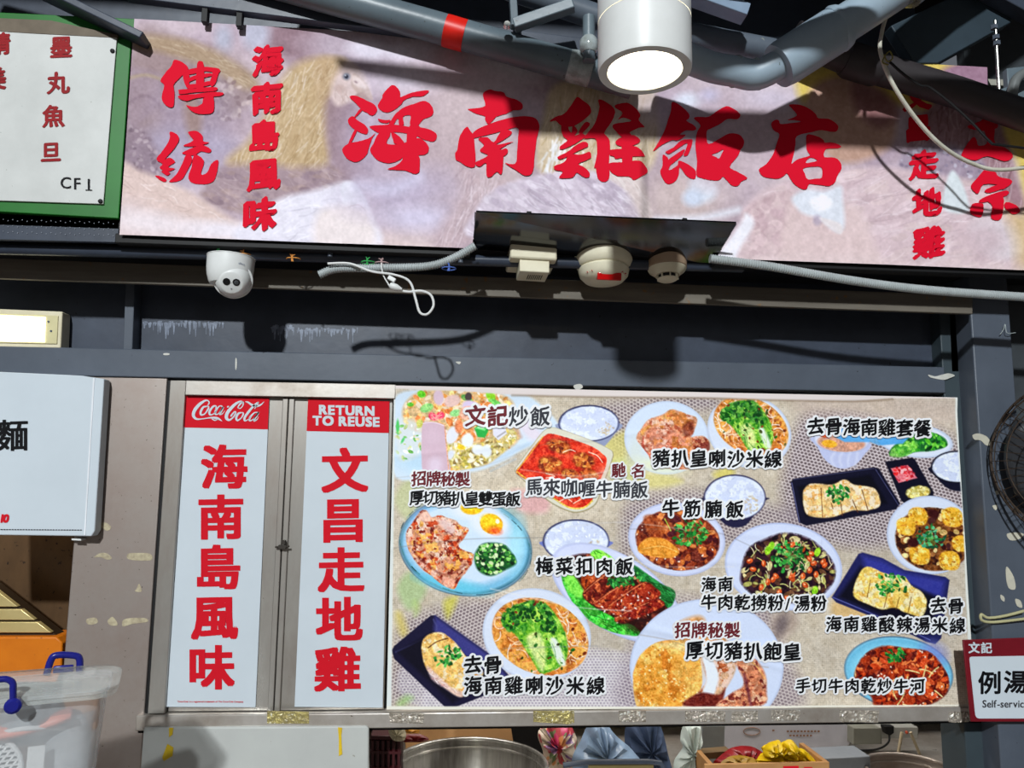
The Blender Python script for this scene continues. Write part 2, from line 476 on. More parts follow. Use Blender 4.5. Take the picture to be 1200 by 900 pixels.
M_STEELV = mat('brushed_stainless_upright', (190, 188, 182), .34, .65, rgb2=(138, 128, 120), nscale=4, namt=.7, spots=.74, spot_rgb=(90, 72, 60), stretch=(1, 1, .35), rvar=.1)
M_PILLAR = mat('worn_stainless_sheet', (168, 160, 154), .45, .6, rgb2=(140, 124, 116), nscale=3.2, namt=.6, spots=.685, spot_rgb=(60, 48, 40), rvar=.08, spot_scale=120)
M_WHITE = mat('white_enamel', (198, 208, 216), .6, rgb2=(188, 198, 206), nscale=3)
M_WPLAS = mat('white_plastic', (224, 226, 226), .38, rgb2=(206, 208, 206), nscale=5)
M_CREAM = mat('aged_cream_plastic', (222, 216, 190), .45, rgb2=(196, 186, 156), nscale=9, spots=.74, spot_rgb=(110, 100, 80))
M_RED = mat('sign_red', (206, 20, 38), .7, spec=.12, rgb2=(196, 18, 34))
M_INKRED = mat('banner_ink_red', (214, 10, 42), .75, spec=.12, rgb2=(216, 10, 42))
M_INKDARK = mat('sign_ink_maroon', (150, 24, 30), .5, spec=.12)
M_INKBLK = mat('ink_black', (16, 16, 20), .5, spec=.12)
M_INKMAR = mat('caption_ink_maroon', (112, 38, 46), .5, spec=.12)
M_HALO = mat('caption_ink_white', (246, 248, 252), .5, spec=.12)
M_INKGREY = mat('caption_ink_faded', (58, 60, 68), .5, spec=.12)
M_PIPE = mat('grey_pipe_paint', (104, 118, 126), .36, rgb2=(86, 98, 106), nscale=7, spots=.70, spot_rgb=(70, 74, 74), bump=.04, bscale=50)
M_PVC = mat('drain_pvc', (158, 176, 190), .38, rgb2=(140, 158, 172), nscale=6, spots=.72, spot_rgb=(86, 90, 84))
M_GLUE = mat('clear_dried_glue', (176, 186, 190), .15, rgb2=(120, 126, 120), nscale=40)
M_DPIPE = mat('dark_pipe_paint', (56, 52, 54), .5, rgb2=(44, 40, 42))
M_RTAPE = mat('red_tape', (226, 36, 24), .35, rgb2=(196, 26, 18), nscale=14)
M_CHROME = mat('thin_bright_steel', (206, 206, 200), .22, 1.0)
M_CABLE = mat('white_cable_sheath', (206, 204, 192), .45, rgb2=(178, 174, 158), nscale=30)
M_CONDUIT = mat('grey_corrugated_conduit', (176, 184, 186), .42, rgb2=(150, 156, 156), nscale=18)
M_YTAPE = mat('yellow_tape', (226, 196, 40), .5, rgb2=(204, 168, 30), nscale=20)
M_CLRTAPE = mat('clear_packing_tape', (190, 182, 170), .14, .5, rgb2=(158, 148, 134), nscale=50, namt=.9, bump=.8, bscale=120, spots=.60, spot_rgb=(240, 240, 232), spot_scale=150)  # white spots are crinkle glints painted into the tape colour
M_CHIP = mat('bare_paint_patch', (206, 206, 200), .6, rgb2=(176, 176, 168), nscale=30)
M_STAIN = mat('white_drip_stain', (128, 138, 156), .4, rgb2=(84, 92, 108), nscale=60, namt=.9)

# ================================================================== setting
def struct(name, mb, m, **k):
    return mb.build(name, m, kind='structure', **k)
fl = MB(); fl.box(-6, 6, -7, 3, -.1, 0); struct('floor', fl, mat('floor_tiles', (120, 108, 98), .5, rgb2=(98, 88, 80)), smooth=False)
ce = MB(); ce.box(-3.2, 3.6, -.85, .6, 3.5, 3.6); struct('ceiling', ce, M_CEIL, smooth=False)
# upper wall behind the fascia: glossy transom panels, the wall above them
tw = MB(); tw.box(-1.75, 1.545, .05, .10, 1.9, 3.5); struct('wall_back', tw, M_DARK, smooth=False)
so = MB(); so.box(-1.75, 2.6, -.235, .05, 2.315, 2.345); struct('trim_1', so, M_SOFF, smooth=False)           # soffit under the fascia
hd = MB(); hd.box(-1.75, 1.535, -.005, .07, 1.944, 2.027); struct('trim_2', hd, M_GREY, bev=.003)            # header tube over the hatch
fi = MB(); fi.slab([(147, 330), (158, 330), (155, 411), (144, 411)], -.0, .052); struct('trim_3', fi, M_GREY, bev=.002)
fi = MB(); fi.slab([(1112, 362), (1121, 362), (1124, 436), (1115, 436)], -.0, .05); struct('trim_4', fi, M_GREYG, bev=.002)
pl = MB(); pl.box(-1.075, -.848, 0, .06, 0.3, 1.943); struct('trim_5', pl, M_PILLAR, bev=.003)
cs = MB(); cs.box(1.532, 1.60, .0, .12, .3, 2.31); struct('trim_6', cs, M_GREYG, bev=.003)
co = MB(); co.box(1.585, 1.712, -.075, .10, .3, 2.31); col_r = struct('trim_7', co, M_GREY, bev=.004)
wr = MB(); wr.box(1.72, 2.7, .06, .1, .3, 3.5); struct('wall_right', wr, mat('side_wall_paint', (64, 70, 74), .5, rgb2=(50, 54, 58)), smooth=False)
# kitchen behind the hatch
bk = MB(); bk.box(-1.0, 2.8, 1.40, 1.45, 0, 2.4); struct('wall_kitchen', bk, mat('kitchen_wall_tiles', (120, 116, 108), .5, rgb2=(96, 92, 84), nscale=3), smooth=False)
bk = MB(); bk.box(-1.04, -1.0, .06, 1.45, 0, 2.4); struct('wall_kitchen_left', bk, mat('kitchen_side_wall', (88, 80, 72), .5), smooth=False)
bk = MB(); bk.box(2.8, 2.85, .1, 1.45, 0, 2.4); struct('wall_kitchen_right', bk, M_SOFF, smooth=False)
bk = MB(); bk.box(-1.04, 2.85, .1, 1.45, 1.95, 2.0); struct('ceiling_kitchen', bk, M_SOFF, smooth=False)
# recess behind the left window hatch
rc = MB(); rc.box(-2.2, -1.02, .42, .46, .3, 1.95); struct('wall_left', rc, mat('stained_brown_steel', (92, 68, 44), .45, .2, rgb2=(66, 48, 30), nscale=6, namt=.7, spots=.64, spot_rgb=(34, 24, 16), stretch=(1, 1, .4)), smooth=False)
rc = MB(); rc.slab([(88, 630), (94, 630), (86, 785), (80, 785)], .06, .36); struct('trim_8', rc, mat('olive_edge_strip', (128, 118, 76), .45, rgb2=(96, 86, 56)), bev=.001)
rc = MB(); rc.box(-2.2, -1.02, .02, .46, 1.93, 1.95); struct('ceiling_hatch', rc, M_SOFF, smooth=False)

# stains and bare patches on the painted steel (their own shapes, stay put under any light)
def patch(name, pxs, Y, m, parent, smooth=True, th=.0015):
    P = spline(pxs, 4, True) if smooth else pxs
    b = MB(); b.slab([tuple(p) for p in P], Y, th)
    return b.build(name, m, parent, smooth=False)
wall_back = bpy.data.objects['wall_back']; header = bpy.data.objects['trim_2']; column = bpy.data.objects['trim_7']
def drips(xa, xb, ya, yb, seed, n):
    r = random.Random(seed); mb = MB()
    for i in range(n):
        x = xa + (xb - xa) * (i + r.uniform(.1, .9)) / n; w = r.uniform(.7, 2.6); y0_ = ya + r.uniform(-1, 2); y1_ = y0_ + (yb - ya) * r.choice((.25, .3, .4, .5, .8, 1.0)) * r.uniform(.7, 1)
        P = [(x - w, y0_ + r.uniform(-.6, .6)), (x + r.uniform(-.4, .4), y0_ - r.uniform(.2, 1.2)), (x + w, y0_ + r.uniform(-.6, .6)), (x + w * .6, y0_ + (y1_ - y0_) * .5), (x + w * .25, y1_), (x - w * .25, y1_), (x - w * .5, y0_ + (y1_ - y0_) * .4)]
        mb.slab(P, .0495 - .00002 * i, .0006)
    return mb
for k, (xa, xb, ya, yb, n_) in enumerate(((167, 262, 377, 396, 34), (319, 342, 382, 404, 12), (340, 420, 385, 402, 26))):
    o_ = drips(xa, xb, ya, yb, k, n_).build('drip_stain', M_STAIN, wall_back, smooth=False); o_['kind'] = 'stuff'
for q in ([(1088, 439), (1096, 441), (1104, 439), (1112, 437.5), (1119, 440), (1113, 443), (1107, 445), (1098, 444), (1090, 442)], [(276, 420), (277.4, 421), (277.4, 430), (276.2, 434), (275.6, 428)], [(192, 414), (198, 414), (198, 416), (192, 416)], [(672, 452), (680, 450), (683, 454), (676, 457)], [(534, 424), (540, 424), (538, 427)]):
    patch('bare_patch', q, -.0065, M_CHIP, header)
for q in ([(1140, 510), (1147, 508), (1157, 512), (1162, 521), (1156, 522), (1149, 516), (1142, 515)], [(1163, 593), (1169, 592), (1167, 598)],
          [(1180, 626), (1190, 624), (1200, 626), (1194, 632), (1184, 633)], [(1180, 664), (1188, 676), (1190, 690), (1182, 689), (1179, 675)], [(1173, 697), (1177, 700), (1177, 705), (1173, 702)],
          [(1190, 702), (1196, 704), (1198, 712), (1192, 710)], [(1187, 568), (1194, 566), (1196, 576), (1190, 579)], [(1167, 575), (1172, 577), (1168, 580)]):
    patch('bare_patch', q, -.0765, mat('bare_cream_patch', (200, 196, 176), .6, rgb2=(170, 168, 158), nscale=30), column)

pillar = bpy.data.objects['trim_5']; M_RES = mat('tape_residue', (190, 180, 150), .5, rgb2=(150, 138, 116), nscale=60, namt=.9)
for q in ([(110, 653), (118, 648), (126, 649), (131, 654), (126, 656), (118, 653)], [(150, 649), (160, 648), (176, 649), (178, 656), (164, 657), (150, 655)], [(160, 690), (163, 684), (166, 693), (158, 693)], [(101, 726), (112, 724), (114, 730), (104, 732)], [(126, 728), (132, 723), (138, 732), (130, 733)], [(145, 726), (160, 724), (172, 725), (172, 729), (156, 731), (144, 734)], [(113, 616), (122, 612), (130, 617), (126, 622), (118, 618)]):
    patch('tape_residue', q, -.0008, M_RES, pillar)
# ================================================================== fascia
t = thing('steel_channel', 'dusty brown-grey steel channel running under the chicken banner behind the security camera', 'beam', (0, -.1, 2.2))
b = MB(); P0, P1, P2, P3 = W(-60, 300, -.1), W(1140, 346, -.1), W(1140, 368, -.1), W(-60, 324, -.1)
b.prism([(P0[0], P0[2]), (P1[0], P1[2]), (P2[0], P2[2]), (P3[0], P3[2])], -.1, -.085)
b.build('face_plate', mat('dusty_channel', (112, 106, 96), .6, rgb2=(84, 78, 70), nscale=12, spots=.64, spot_rgb=(120, 92, 62), spot_scale=30, stretch=(.3, 1, 3)), t, bev=.002)
b = MB(); b.box(-1.7, 1.55, -.1, .04, 2.295, 2.312); b.build('flange', M_SOFF, t, bev=.002)

b = MB(); A, B = W(-70, 290, -.19), W(870, 313, -.19)
tag(b.tube([A, B], .016, 16).build('conduit_pipe', mat('dark_blue_grey_pipe', (58, 66, 80), .3, rgb2=(46, 52, 64), nscale=9)), 'straight dark blue-grey conduit pipe under the banner with the security camera tied to it', 'pipe')
t = thing('fascia_rail', 'black steel rail along the lower edge of the chicken banner', 'rail', (0, -.24, 2.27))
L0, R0 = W(135, 275, -.238), W(1290, 318, -.238)
def rail_z(x): return L0[2] + (R0[2] - L0[2]) * (x - L0[0]) / (R0[0] - L0[0])
for xa, xb in ((L0[0], W(551, 292, -.238)[0]), (W(838, 312, -.238)[0], R0[0])):
    b = MB(); b.prism([(xa, rail_z(xa) + .004), (xb, rail_z(xb) + .004), (xb, rail_z(xb) - .022), (xa, rail_z(xa) - .022)], -.238, -.20); b.build('rail_bar', M_BLACK, t, bev=.002)

for px, py in ((387, 296), (540, 303)):
    c = W(px, py, -.215); MB().lathe([(.007, -.012), (.007, .01), (.004, .013)], c, (0, 0, 1), 10).build('bolt', M_GREY, t)
# perforated tray left of the banner
t = thing('perforated_cable_tray', 'dark perforated metal strip below the green-framed stall sign', 'tray', W(60, 283, -.235))
b = MB(); b.slab([(-70, 247), (140, 257), (138, 284), (-70, 279)], -.235, .015); b.build('tray_plate', M_DARK, t, bev=.001)
b = MB()
for i in range(24):
    for j in range(3):
        px = 4 + i * 5.6; py = 257 + j * 7 + px * .03 + (i % 2) * 1.5
        c = W(px, py, -.2358); b.lathe([(.0014, 0), (.0014, .001)], c, (0, -1, 0), 6)
b.build('hole', mat('pale_hole_dot', (130, 136, 148), .5), t, label='pale punched holes', kind='stuff')  # small pale discs on the plate mark the punched holes

# ------------------------------------------------------------------ neighbouring sign, top left
t = thing('green_framed_sign', 'white sign with dark red characters and CF1, framed in green, left of the chicken banner', 'sign', W(60, 240, -.25))
b = MB(); b.slab([(-90, 90), (154, 44), (139, 256), (-90, 243)], -.25, .02); b.slab([(-90, 10), (160, 22), (154, 60), (-90, 95)], -.245, .02)
b.build('frame', mat('green_frame_paint', (34, 118, 40), .4, rgb2=(24, 92, 30), nscale=3), t, bev=.002)
b = MB(); b.slab([(-90, 28), (137, 42), (121, 239), (-90, 232)], -.256, .005); b.build('panel', mat('greyed_white_panel', (206, 208, 206), .45, rgb2=(180, 182, 180), nscale=4, spots=.715, spot_rgb=(120, 122, 112), spot_scale=90), t, bev=.001)
b = MB(); b.slab([(-90, 17), (60, 24), (138, 41), (137, 44), (40, 39), (-90, 31)], -.2575, .008); b.build('top_strip', mat('brown_dusty_strip', (112, 100, 84), .6, rgb2=(84, 74, 60), nscale=12), t)
b = MB()
NB = nib_pen(.02, .5, .02, 3)
for c_, x, y in (('墨', 71.5, 55), ('丸', 68, 97), ('魚', 62.5, 136), ('旦', 59.5, 178)): chars(b, c_, (x, y), (x, y), 27 if c_ != '旦' else 25, -.2575, NB, .04, skew=.0)
for c_, x, y in (('精', -1, 51), ('美', -6, 92)): chars(b, c_, (x, y), (x, y), 27, -.2575, NB, .04)
b.build('lettering', M_INKDARK, t, smooth=False, label='dark red characters')
b = MB()
for c_, x, y in (('C', 77, 214), ('F', 90.5, 215), ('1', 104, 216)): chars(b, c_, (x, y), (x, y), 19, -.2575, nib_pen(.012, 0, .006, 2), centre=(.5, .35))
for x, y, w in ((100, 222.2, 8),): b.add(Warr([x, x + w, x + w, x], [y, y + .2, y + 1.2, y + 1], -.2575), [(0, 1, 2, 3)])
b.build('lettering', M_INKBLK, t, smooth=False, label='black stall number')
for px, py in ((132, 60), (118, 236)):
    b = MB(); b.lathe([(.006, 0), (.006, .003), (.003, .005)], W(px, py, -.256), (0, -1, 0), 12); b.build('screw', M_BLACK, t)

# ------------------------------------------------------------------ steelwork and pipes above the banner
tag(MB().bar(W(-120, -92, -.285), W(172, 50, -.27), .075, .02).build('steel_brace', M_DARK, bev=.003), 'dark sloping steel brace above the corner of the green-framed sign', 'beam')
tag(MB().bar(W(150, -10, -.27), W(700, 60, -.27), .03, .05).build('angle_bar', M_DARK, bev=.002), 'long thin dark angle bar along the top edge of the banner', 'beam')
for px, py, lab in ((236, 22, 'black hanger strap at the top edge of the banner, the left one of two'), (277, 27, 'black hanger strap at the top edge of the banner, the right one of two')):
    p = W(px, py, -.3); b = MB(); b.box(p[0] - .008, p[0] + .008, p[1] + .02, p[1] + .04, p[2] + .005, p[2] + .2)
    tag(b.build('banner_hanger', M_BLACK, bev=.001), lab, 'bracket', 'banner hanger straps')

def pipe_px(pts, r, n=20, sm=10):
    return spline([W(*p) for p in pts], sm), r
t = thing('waste_pipe', 'long grey pipe with a red tape band crossing above the banner to the ceiling lamp', 'pipe', W(560, 60, -.315))
P_, r_ = pipe_px([(-100, -136, -.315), (300, -26, -.315), (500, 29, -.315), (700, 86, -.315), (742, 98, -.315)], .042)
MB().tube(P_, r_, 28).build('pipe', M_PIPE, t)
a, b2 = W(522, 35.5, -.315), W(545, 42.3, -.315)
MB().tube([a, b2], .0432, 28).build('tape_band', M_RTAPE, t, label='red tape band')
for (xa, ya, xb, yb) in ((668, 77, 690, 83.5), (836, 115, 846, 110)):
    pass
MB().tube([W(664, 75.5, -.315), W(672, 78, -.315), W(676, 79, -.315), W(688, 82.5, -.315), W(690, 83, -.315), W(694, 84, -.315)], [.041, .045, .044, .044, .046, .041], 28).build('coupling', M_GLUE, t, label='clear glued coupling')
t = thing('drain_pipe', 'pale grey plastic drain pipe rising in an elbow to the upper right of the lamp', 'pipe', W(900, 80, -0.440))
ctr = spline([W(800, 66, -0.425), W(835, 79, -0.425), W(862, 84, -0.435), (W(884, 88, -0.440)), W(905, 80, -0.455), W(930, 64, -0.475)], 8)
MB().tube([W(768, 57, -0.425)] + ctr, .039, 28).build('elbow', M_PVC, t)
MB().tube([W(918, 74, -0.465), W(990, 28, -0.505), W(1130, -62, -0.440), W(1400, -236, -0.440)], .050, 28).build('pipe', M_PVC, t)
MB().tube([W(912, 78, -0.463), W(920, 73, -0.465), W(975, 38, -0.485), W(982, 33.5, -0.488)], [.058, .061, .061, .056], 28).build('socket', M_PVC, t)
for q, rr in (((858, 83.2, 866, 84.6, -0.431), .042), ((884, 87.5, 891, 86, -0.438), .042)):
    MB().tube([W(q[0], q[1], q[4]), W((q[0] + q[2]) / 2, (q[1] + q[3]) / 2, q[4]), W(q[2], q[3], q[4])], [.039, rr, .039], 24).build('glue_bead', M_GLUE, t, label='dried glue bead')
MB().tube([W(977, 36, -0.487), W(981, 34, -0.489), W(986, 31, -0.491)], [.059, .063, .059], 28).build('collar', M_PVC, t)
MB().tube([W(1060, -17, -0.515), W(1066, -21, -0.517)], [.063, .063], 28).build('clip_ring', M_CHROME, t)
t = thing('upper_pipe', 'second grey pipe higher up, passing behind the round ceiling lamp', 'pipe', W(760, 30, -.40))
MB().tube([W(300, -114, -.31), W(560, -27, -.31), W(700, 20, -.31), W(905, 60, -.31)], .034, 24).build('pipe', mat('upper_pipe_paint', (96, 106, 118), .42, rgb2=(78, 86, 96), nscale=8, spots=.7, spot_rgb=(130, 134, 130)), t)
t = thing('pipe_hanger', 'grey pipe hanger with a short vertical stub left of the ceiling lamp', 'bracket', W(692, 60, -.6))
MB().tube([W(690, 20, -.37), W(690, 72, -.37)], .017, 16).build('stub', M_PIPE, t)
MB().tube([W(690, 44, -.37), W(690, 48, -.37), W(690, 58, -.37), W(690, 62, -.37)], [.018, .025, .025, .019], 16).build('glue_collar', M_GLUE, t)
MB().bar(W(602, 30, -.37), W(672, 6, -.40), .03, .03).build('strut', M_PIPE, t, bev=.003)
MB().bar(W(600, -20, -.37), W(603, 32, -.37), .026, .02).build('strap', M_PIPE, t, bev=.002)
MB().lathe([(.008, 0), (.012, .004), (.008, .014)], W(594, 31, -.385), (0, -1, 0), 12).build('bolt', M_CHROME, t)
t = thing('cable_trunking', 'pale blue-grey trunking end right behind the ceiling lamp', 'trunking', W(840, 20, -.42))
MB().bar(W(560, -96, -.42), W(874, 17, -.42), .05, .035).build('duct', mat('trunking_paint', (134, 154, 176), .45, rgb2=(110, 128, 150)), t, bev=.002)
tag(MB().bar(W(800, -16, -.45), W(874, -6, -.45), .03, .022).build('light_strip', M_WHITE, bev=.002), 'short white batten edge at the top right of the ceiling lamp', 'batten')
t = thing('dark_pipe', 'dark brown pipe descending to the right across the top of the banner', 'pipe', W(1080, 100, -.40))
MB().tube([W(930, 42, -.33), W(1000, 72, -.33), W(1120, 108, -.33), W(1290, 166, -.33)], .043, 24).build('pipe', M_DPIPE, t)
MB().tube([W(990, 69, -.33), W(996, 71, -.33), W(1026, 80, -.33), W(1032, 82, -.33)], [.044, .050, .050, .044], 24).build('coupling', M_DPIPE, t)
b = MB(); b.slab([(1044, 30), (1132, -12), (1200, -12), (1185, 26), (1099, 74), (1072, 74)], -.255, .04)
tag(b.build('steel_gusset', mat('gusset_blue_grey', (48, 62, 72), .5, rgb2=(38, 50, 58)), bev=.003), 'blue-grey steel gusset plate in the upper right above the dark pipe', 'beam')
tag(MB().bar(W(1000, -100, -.28), W(1400, 118, -.28), .05, .06).build('roof_beam', M_DARK, bev=.003), 'dark steel beam end at the upper right corner', 'beam')
t = thing('threaded_hanger', 'thin threaded rod with nuts hanging in the upper right behind the dark pipe', 'hanger', W(1170, 100, -.3))
MB().tube([W(1166, 24, -.3), W(1171, 112, -.3)], .0045, 8).build('rod', M_CHROME, t)
for q in ((1165, 32), (1167, 44), (1168, 51)):
    MB().lathe([(.010, -.006), (.010, .006)], W(q[0], q[1], -.3), (0, 0, 1), 6).build('nut', M_GREY, t, smooth=False)
t = thing('pipe_saddle', 'small grey saddle bracket with a bent pipe at the right edge above the dark pipe', 'bracket', W(1190, 110, -.32))
MB().slab([(1180, 80), (1230, 74), (1230, 120), (1182, 112)], -.3, .02).build('plate', M_PIPE, t, bev=.002)
MB().tube(spline([W(1186, 124, -.34), W(1187, 104, -.34), W(1194, 90, -.34), W(1215, 82, -.34), W(1240, 80, -.34)], 6), .014, 14).build('bent_pipe', mat('saddle_pipe', (112, 116, 116), .4), t)
MB().slab([(1163, 108), (1190, 98), (1192, 120), (1172, 124)], -.31, .02).build('wedge', M_PIPE, t, bev=.002)
tag(MB().bar(W(1155, 98, -.2), W(1260, 101, -.2), .02, .02).build('roof_rail', mat('pale_rail', (170, 168, 156), .4), bev=.001), 'short pale rail behind the threaded rod at the right edge', 'rail')
tag(MB().tube(spline([W(1052, -6, -.44), W(1040, 16, -.43), W(1033, 40, -.43), W(1032, 62, -.45), W(1046, 98, -.46), (W(1074, 140, -.44)), W(1105, 172, -.42), W(1140, 192, -.40), W(1175, 199, -.40), W(1240, 190, -.40)], 8), .0055, 10).build('white_cable', M_CABLE), 'pale cable hanging in a long curve over the right end of the banner', 'cable')
tag(MB().tube(spline([W(1042, 72, -.455), W(1060, 88, -.455), W(1078, 100, -.455), W(1090, 103, -.455), W(1115, 122, -.455), W(1140, 145, -.455), W(1160, 166, -.455), W(1172, 170, -.455), W(1240, 178, -.455)], 6), .0035, 8).build('black_cable', M_BLACK), 'thin black cable looping below the dark pipe at the right', 'cable')
tag(MB().tube(spline([W(1036, 64, -.47), W(1040, 72, -.475), W(1046, 68, -.475), (W(1042, 60, -.47)), W(1034, 72, -.475), W(1041, 76, -.475)], 5), .002, 6).build('cable_tie', mat('olive_tie', (120, 110, 40), .5)), 'olive twist tie around the pale cable under the drain pipe', 'tie')

# ------------------------------------------------------------------ round ceiling lamp
LB = W(755.5, 84, -.9); LR = .0785 * 1.4 / 1.2; LS = 1.4 / 1.2
t = thing('ceiling_downlight', 'round white cylindrical ceiling lamp, lit, hanging in front of the banner', 'lamp', (LB[0], LB[1], LB[2]))
MB().lathe([(.0, .158 * LS), (LR * .97, .158 * LS), (LR, .154 * LS), (LR, .088 * LS)], LB, (0, 0, 1), 64, cap0=False, cap1=False).build('cap', M_WPLAS, t)
MB().lathe([(LR * .985, .088 * LS), (LR * .985, .0865 * LS), (LR, .0865 * LS), (LR, .006 * LS), (LR * .985, 0), (LR * .80, 0), (LR * .76, .012)], LB, (0, 0, 1), 64, cap0=False, cap1=False).build('housing', M_WPLAS, t)
MB().lathe([(0.0, .0125 * LS), (LR * .765, .0125 * LS)], LB, (0, 0, 1), 48, cap0=False, cap1=False).build('diffuser', mat('lit_diffuser', (255, 250, 235), .5, emit=(255, 240, 205), estr=9.0), t)
b = MB(); P = []
for i in range(9):
    a = math.radians(-112 + i * 4.2)
    P.append((LB[0] + (LR + .0006) * math.cos(a), LB[1] + (LR + .0006) * math.sin(a)))
for i in range(8):
    b.add([(P[i][0], P[i][1], LB[2] + .100 * LS), (P[i + 1][0], P[i + 1][1], LB[2] + .100 * LS), (P[i + 1][0], P[i + 1][1], LB[2] + .118 * LS), (P[i][0], P[i][1], LB[2] + .118 * LS)], [(0, 1, 2, 3)])
st = b.build('label_sticker', mat('pale_blue_label', (176, 200, 226), .5), t)
b = MB()
for k in range(4):
    for i in range(1, 7):
        if (i + k) % 4 == 0: continue
        A = P[i]; B = P[i + 1]; z = LB[2] + .1035 * LS + k * .0035; o = .0004
        b.add([(A[0] * 1, A[1] - o, z), (B[0], B[1] - o, z), (B[0], B[1] - o, z + .0012), (A[0], A[1] - o, z + .0012)], [(0, 1, 2, 3)])
b.build('print', M_INKBLK, st, smooth=False)
MB().tube([(LB[0], LB[1], LB[2] + .155 * LS), (LB[0], LB[1], 2.94)], .004, 10).build('stem', M_WPLAS, t)
MB().prism([(LB[0] - .82, 3.088), (LB[0] - .37, 3.020), (LB[0] - .35, 2.93), (LB[0] + 2.0, 2.93), (LB[0] + 2.0, 3.02), (LB[0] + .3, 2.995), (LB[0] - .10, 2.985), (LB[0] - .18, 3.055), (LB[0] - .82, 3.093)], LB[1] - .02, LB[1] + .05).build('shadow_bar', M_DARK, t, bev=.003)  # unseen bar, outline shaped to cast the dark bands on the banner
sp = bpy.data.lights.new('lamp_glow', 'SPOT'); sp.energy = 5; sp.color = (1, .93, .8); sp.spot_size = math.radians(140); sp.spot_blend = .6; sp.shadow_soft_size = .05
so_ = bpy.data.objects.new('lamp_glow', sp); COL.objects.link(so_); so_.location = (LB[0], LB[1], LB[2] - .004)

# ------------------------------------------------------------------ black plate and the three detectors
t = thing('mounting_plate', 'glossy black plate under the banner carrying the alarm sounder and two detectors', 'plate', (.36, -.28, 2.30))
q = [W(558, 248.5, -.36), W(863, 261.5, -.36), W(834, 311, -.2), W(553, 292, -.2)]
bk_ = [Vector(p) + Vector((0, .02, .055)) for p in (q[3], q[2])]
PN = (Vector(q[1]) - Vector(q[0])).cross(Vector(q[3]) - Vector(q[0])).normalized()
if PN.z > 0: PN = -PN
V = [Vector(p) for p in q] + [Vector(p) - PN * .005 for p in q]
b = MB(); b.add(V, [(0, 1, 2, 3), (7, 6, 5, 4)] + [(i, (i + 1) % 4, 4 + (i + 1) % 4, 4 + i) for i in range(4)])
b.build('board', mat('black_acrylic', (12, 12, 15), .10, rgb2=(9, 9, 11), spec=.6), t, smooth=False)
b = MB()
for k in (.2, .8):
    a_ = Vector(q[0]).lerp(Vector(q[1]), k) - PN * .006; c_ = Vector(q[3]).lerp(Vector(q[2]), k) - PN * .006
    b.bar(a_, c_, .012, .008)
    b.build('stiffener', M_BLACK, t, smooth=False); b = MB()
def on_plate(px, py, back=0.0):
    # where the line of sight meets the tilted plate
    d = Vector(ray(px, py)); c = Vector(CAM); p0 = Vector(q[0]); n_ = PLATE_N
    return c + d * ((p0 - c).dot(n_) / d.dot(n_))
PX = (Vector(q[1]) - Vector(q[0])).normalized(); PY = PN.cross(PX).normalized()
PLATE_N = PN.copy(); PN = Vector((0, -.10, -1)).normalized(); PX = Vector((1, 0, -.01)).normalized(); PY = PN.cross(PX).normalized()
RP = Matrix((PX, -PY if PY.y < 0 else PY, -PN)).transposed()
RPY = RP @ Vector((0, 1, 0))
def frame(c, x, y, h): return Vector(c) + PX * x + RPY * y + PN * h
M_CREAML = mat('cream_plastic', (226, 222, 200), .42, rgb2=(206, 198, 172), nscale=9)
c0 = on_plate(622, 301)
t = thing('alarm_sounder', 'square cream alarm sounder on the black plate, leftmost of the three devices', 'alarm', c0)
R_ = RP @ Matrix.Rotation(.05, 3, 'Z')
MB().obox(frame(c0, 0, -.0, .008), (.132, .118, .044), R_).build('base', M_CREAML, t, bev=.006)
MB().obox(frame(c0, .004, -.012, .047), (.084, .076, .036), R_).build('housing', M_CREAML, t, bev=.003)
b = MB()
for i in range(8): b.obox(frame(c0, -.010 + i * .0055, -.010, .0655), (.0024, .034, .0012), R_)
b.build('grille', mat('grille_slots', (70, 66, 52), .6), t, smooth=False)
c1 = on_plate(707, 303)
t = thing('round_fire_alarm', 'round cream fire alarm with a red indicator, middle one of the three devices', 'alarm', c1)
MB().lathe([(.070, -.02), (.083, -.02), (.083, .013), (.076, .028), (.069, .032)], c1, PN, 48).build('base', M_CREAML, t)
MB().lathe([(.069, .031), (.073, .037), (.069, .054), (.056, .068), (.024, .077), (0.001, .078)], c1, PN, 48, cap1=False).build('cover', M_CREAML, t)
MB().obox(frame(c1, .006, -.036, .068), (.068, .034, .022), RP @ Matrix.Rotation(.35, 3, 'X')).build('red_lens', mat('red_lens', (206, 16, 18), .15, rgb2=(170, 8, 10), coat=.6), t, bev=.003, label='red indicator lens')
for s_ in (-1, 1):
    b = MB()
    for i in range(4):
        a = math.radians(-90 + s_ * (40 + i * 7)); rr = .066 - .004 * (i % 2)
        b.obox(frame(c1, rr * math.cos(a), rr * math.sin(a), .0585), (.006, .0014, .003), RP @ Matrix.Rotation(a, 3, 'Z'))
    b.build('red_mark', mat('faded_red_print', (190, 92, 84), .6), t, smooth=False)
c2 = on_plate(781, 303)
t = thing('smoke_detector', 'small brownish smoke detector with a slotted nose, rightmost on the black plate', 'detector', c2)
M_SMK = mat('browned_plastic', (176, 152, 128), .5, rgb2=(152, 128, 106), nscale=10)
MB().lathe([(.056, -.016), (.057, .014), (.056, .029), (.052, .033)], c2, PN, 40).build('base', M_SMK, t)
MB().lathe([(.055, .032), (.051, .040), (.036, .051), (.0355, .052), (.026, .052), (.026, .062)], c2, PN, 40, cap1=False).build('cover', M_CREAML, t)
MB().lathe([(.029, .062), (.029, .064), (.022, .068), (.001, .068)], c2, PN, 32, cap1=False).build('nose', M_CREAML, t)
MB().lathe([(.0262, .052), (.0262, .062)], c2, PN, 32, cap0=False, cap1=False).build('chamber', M_BLACK, t)
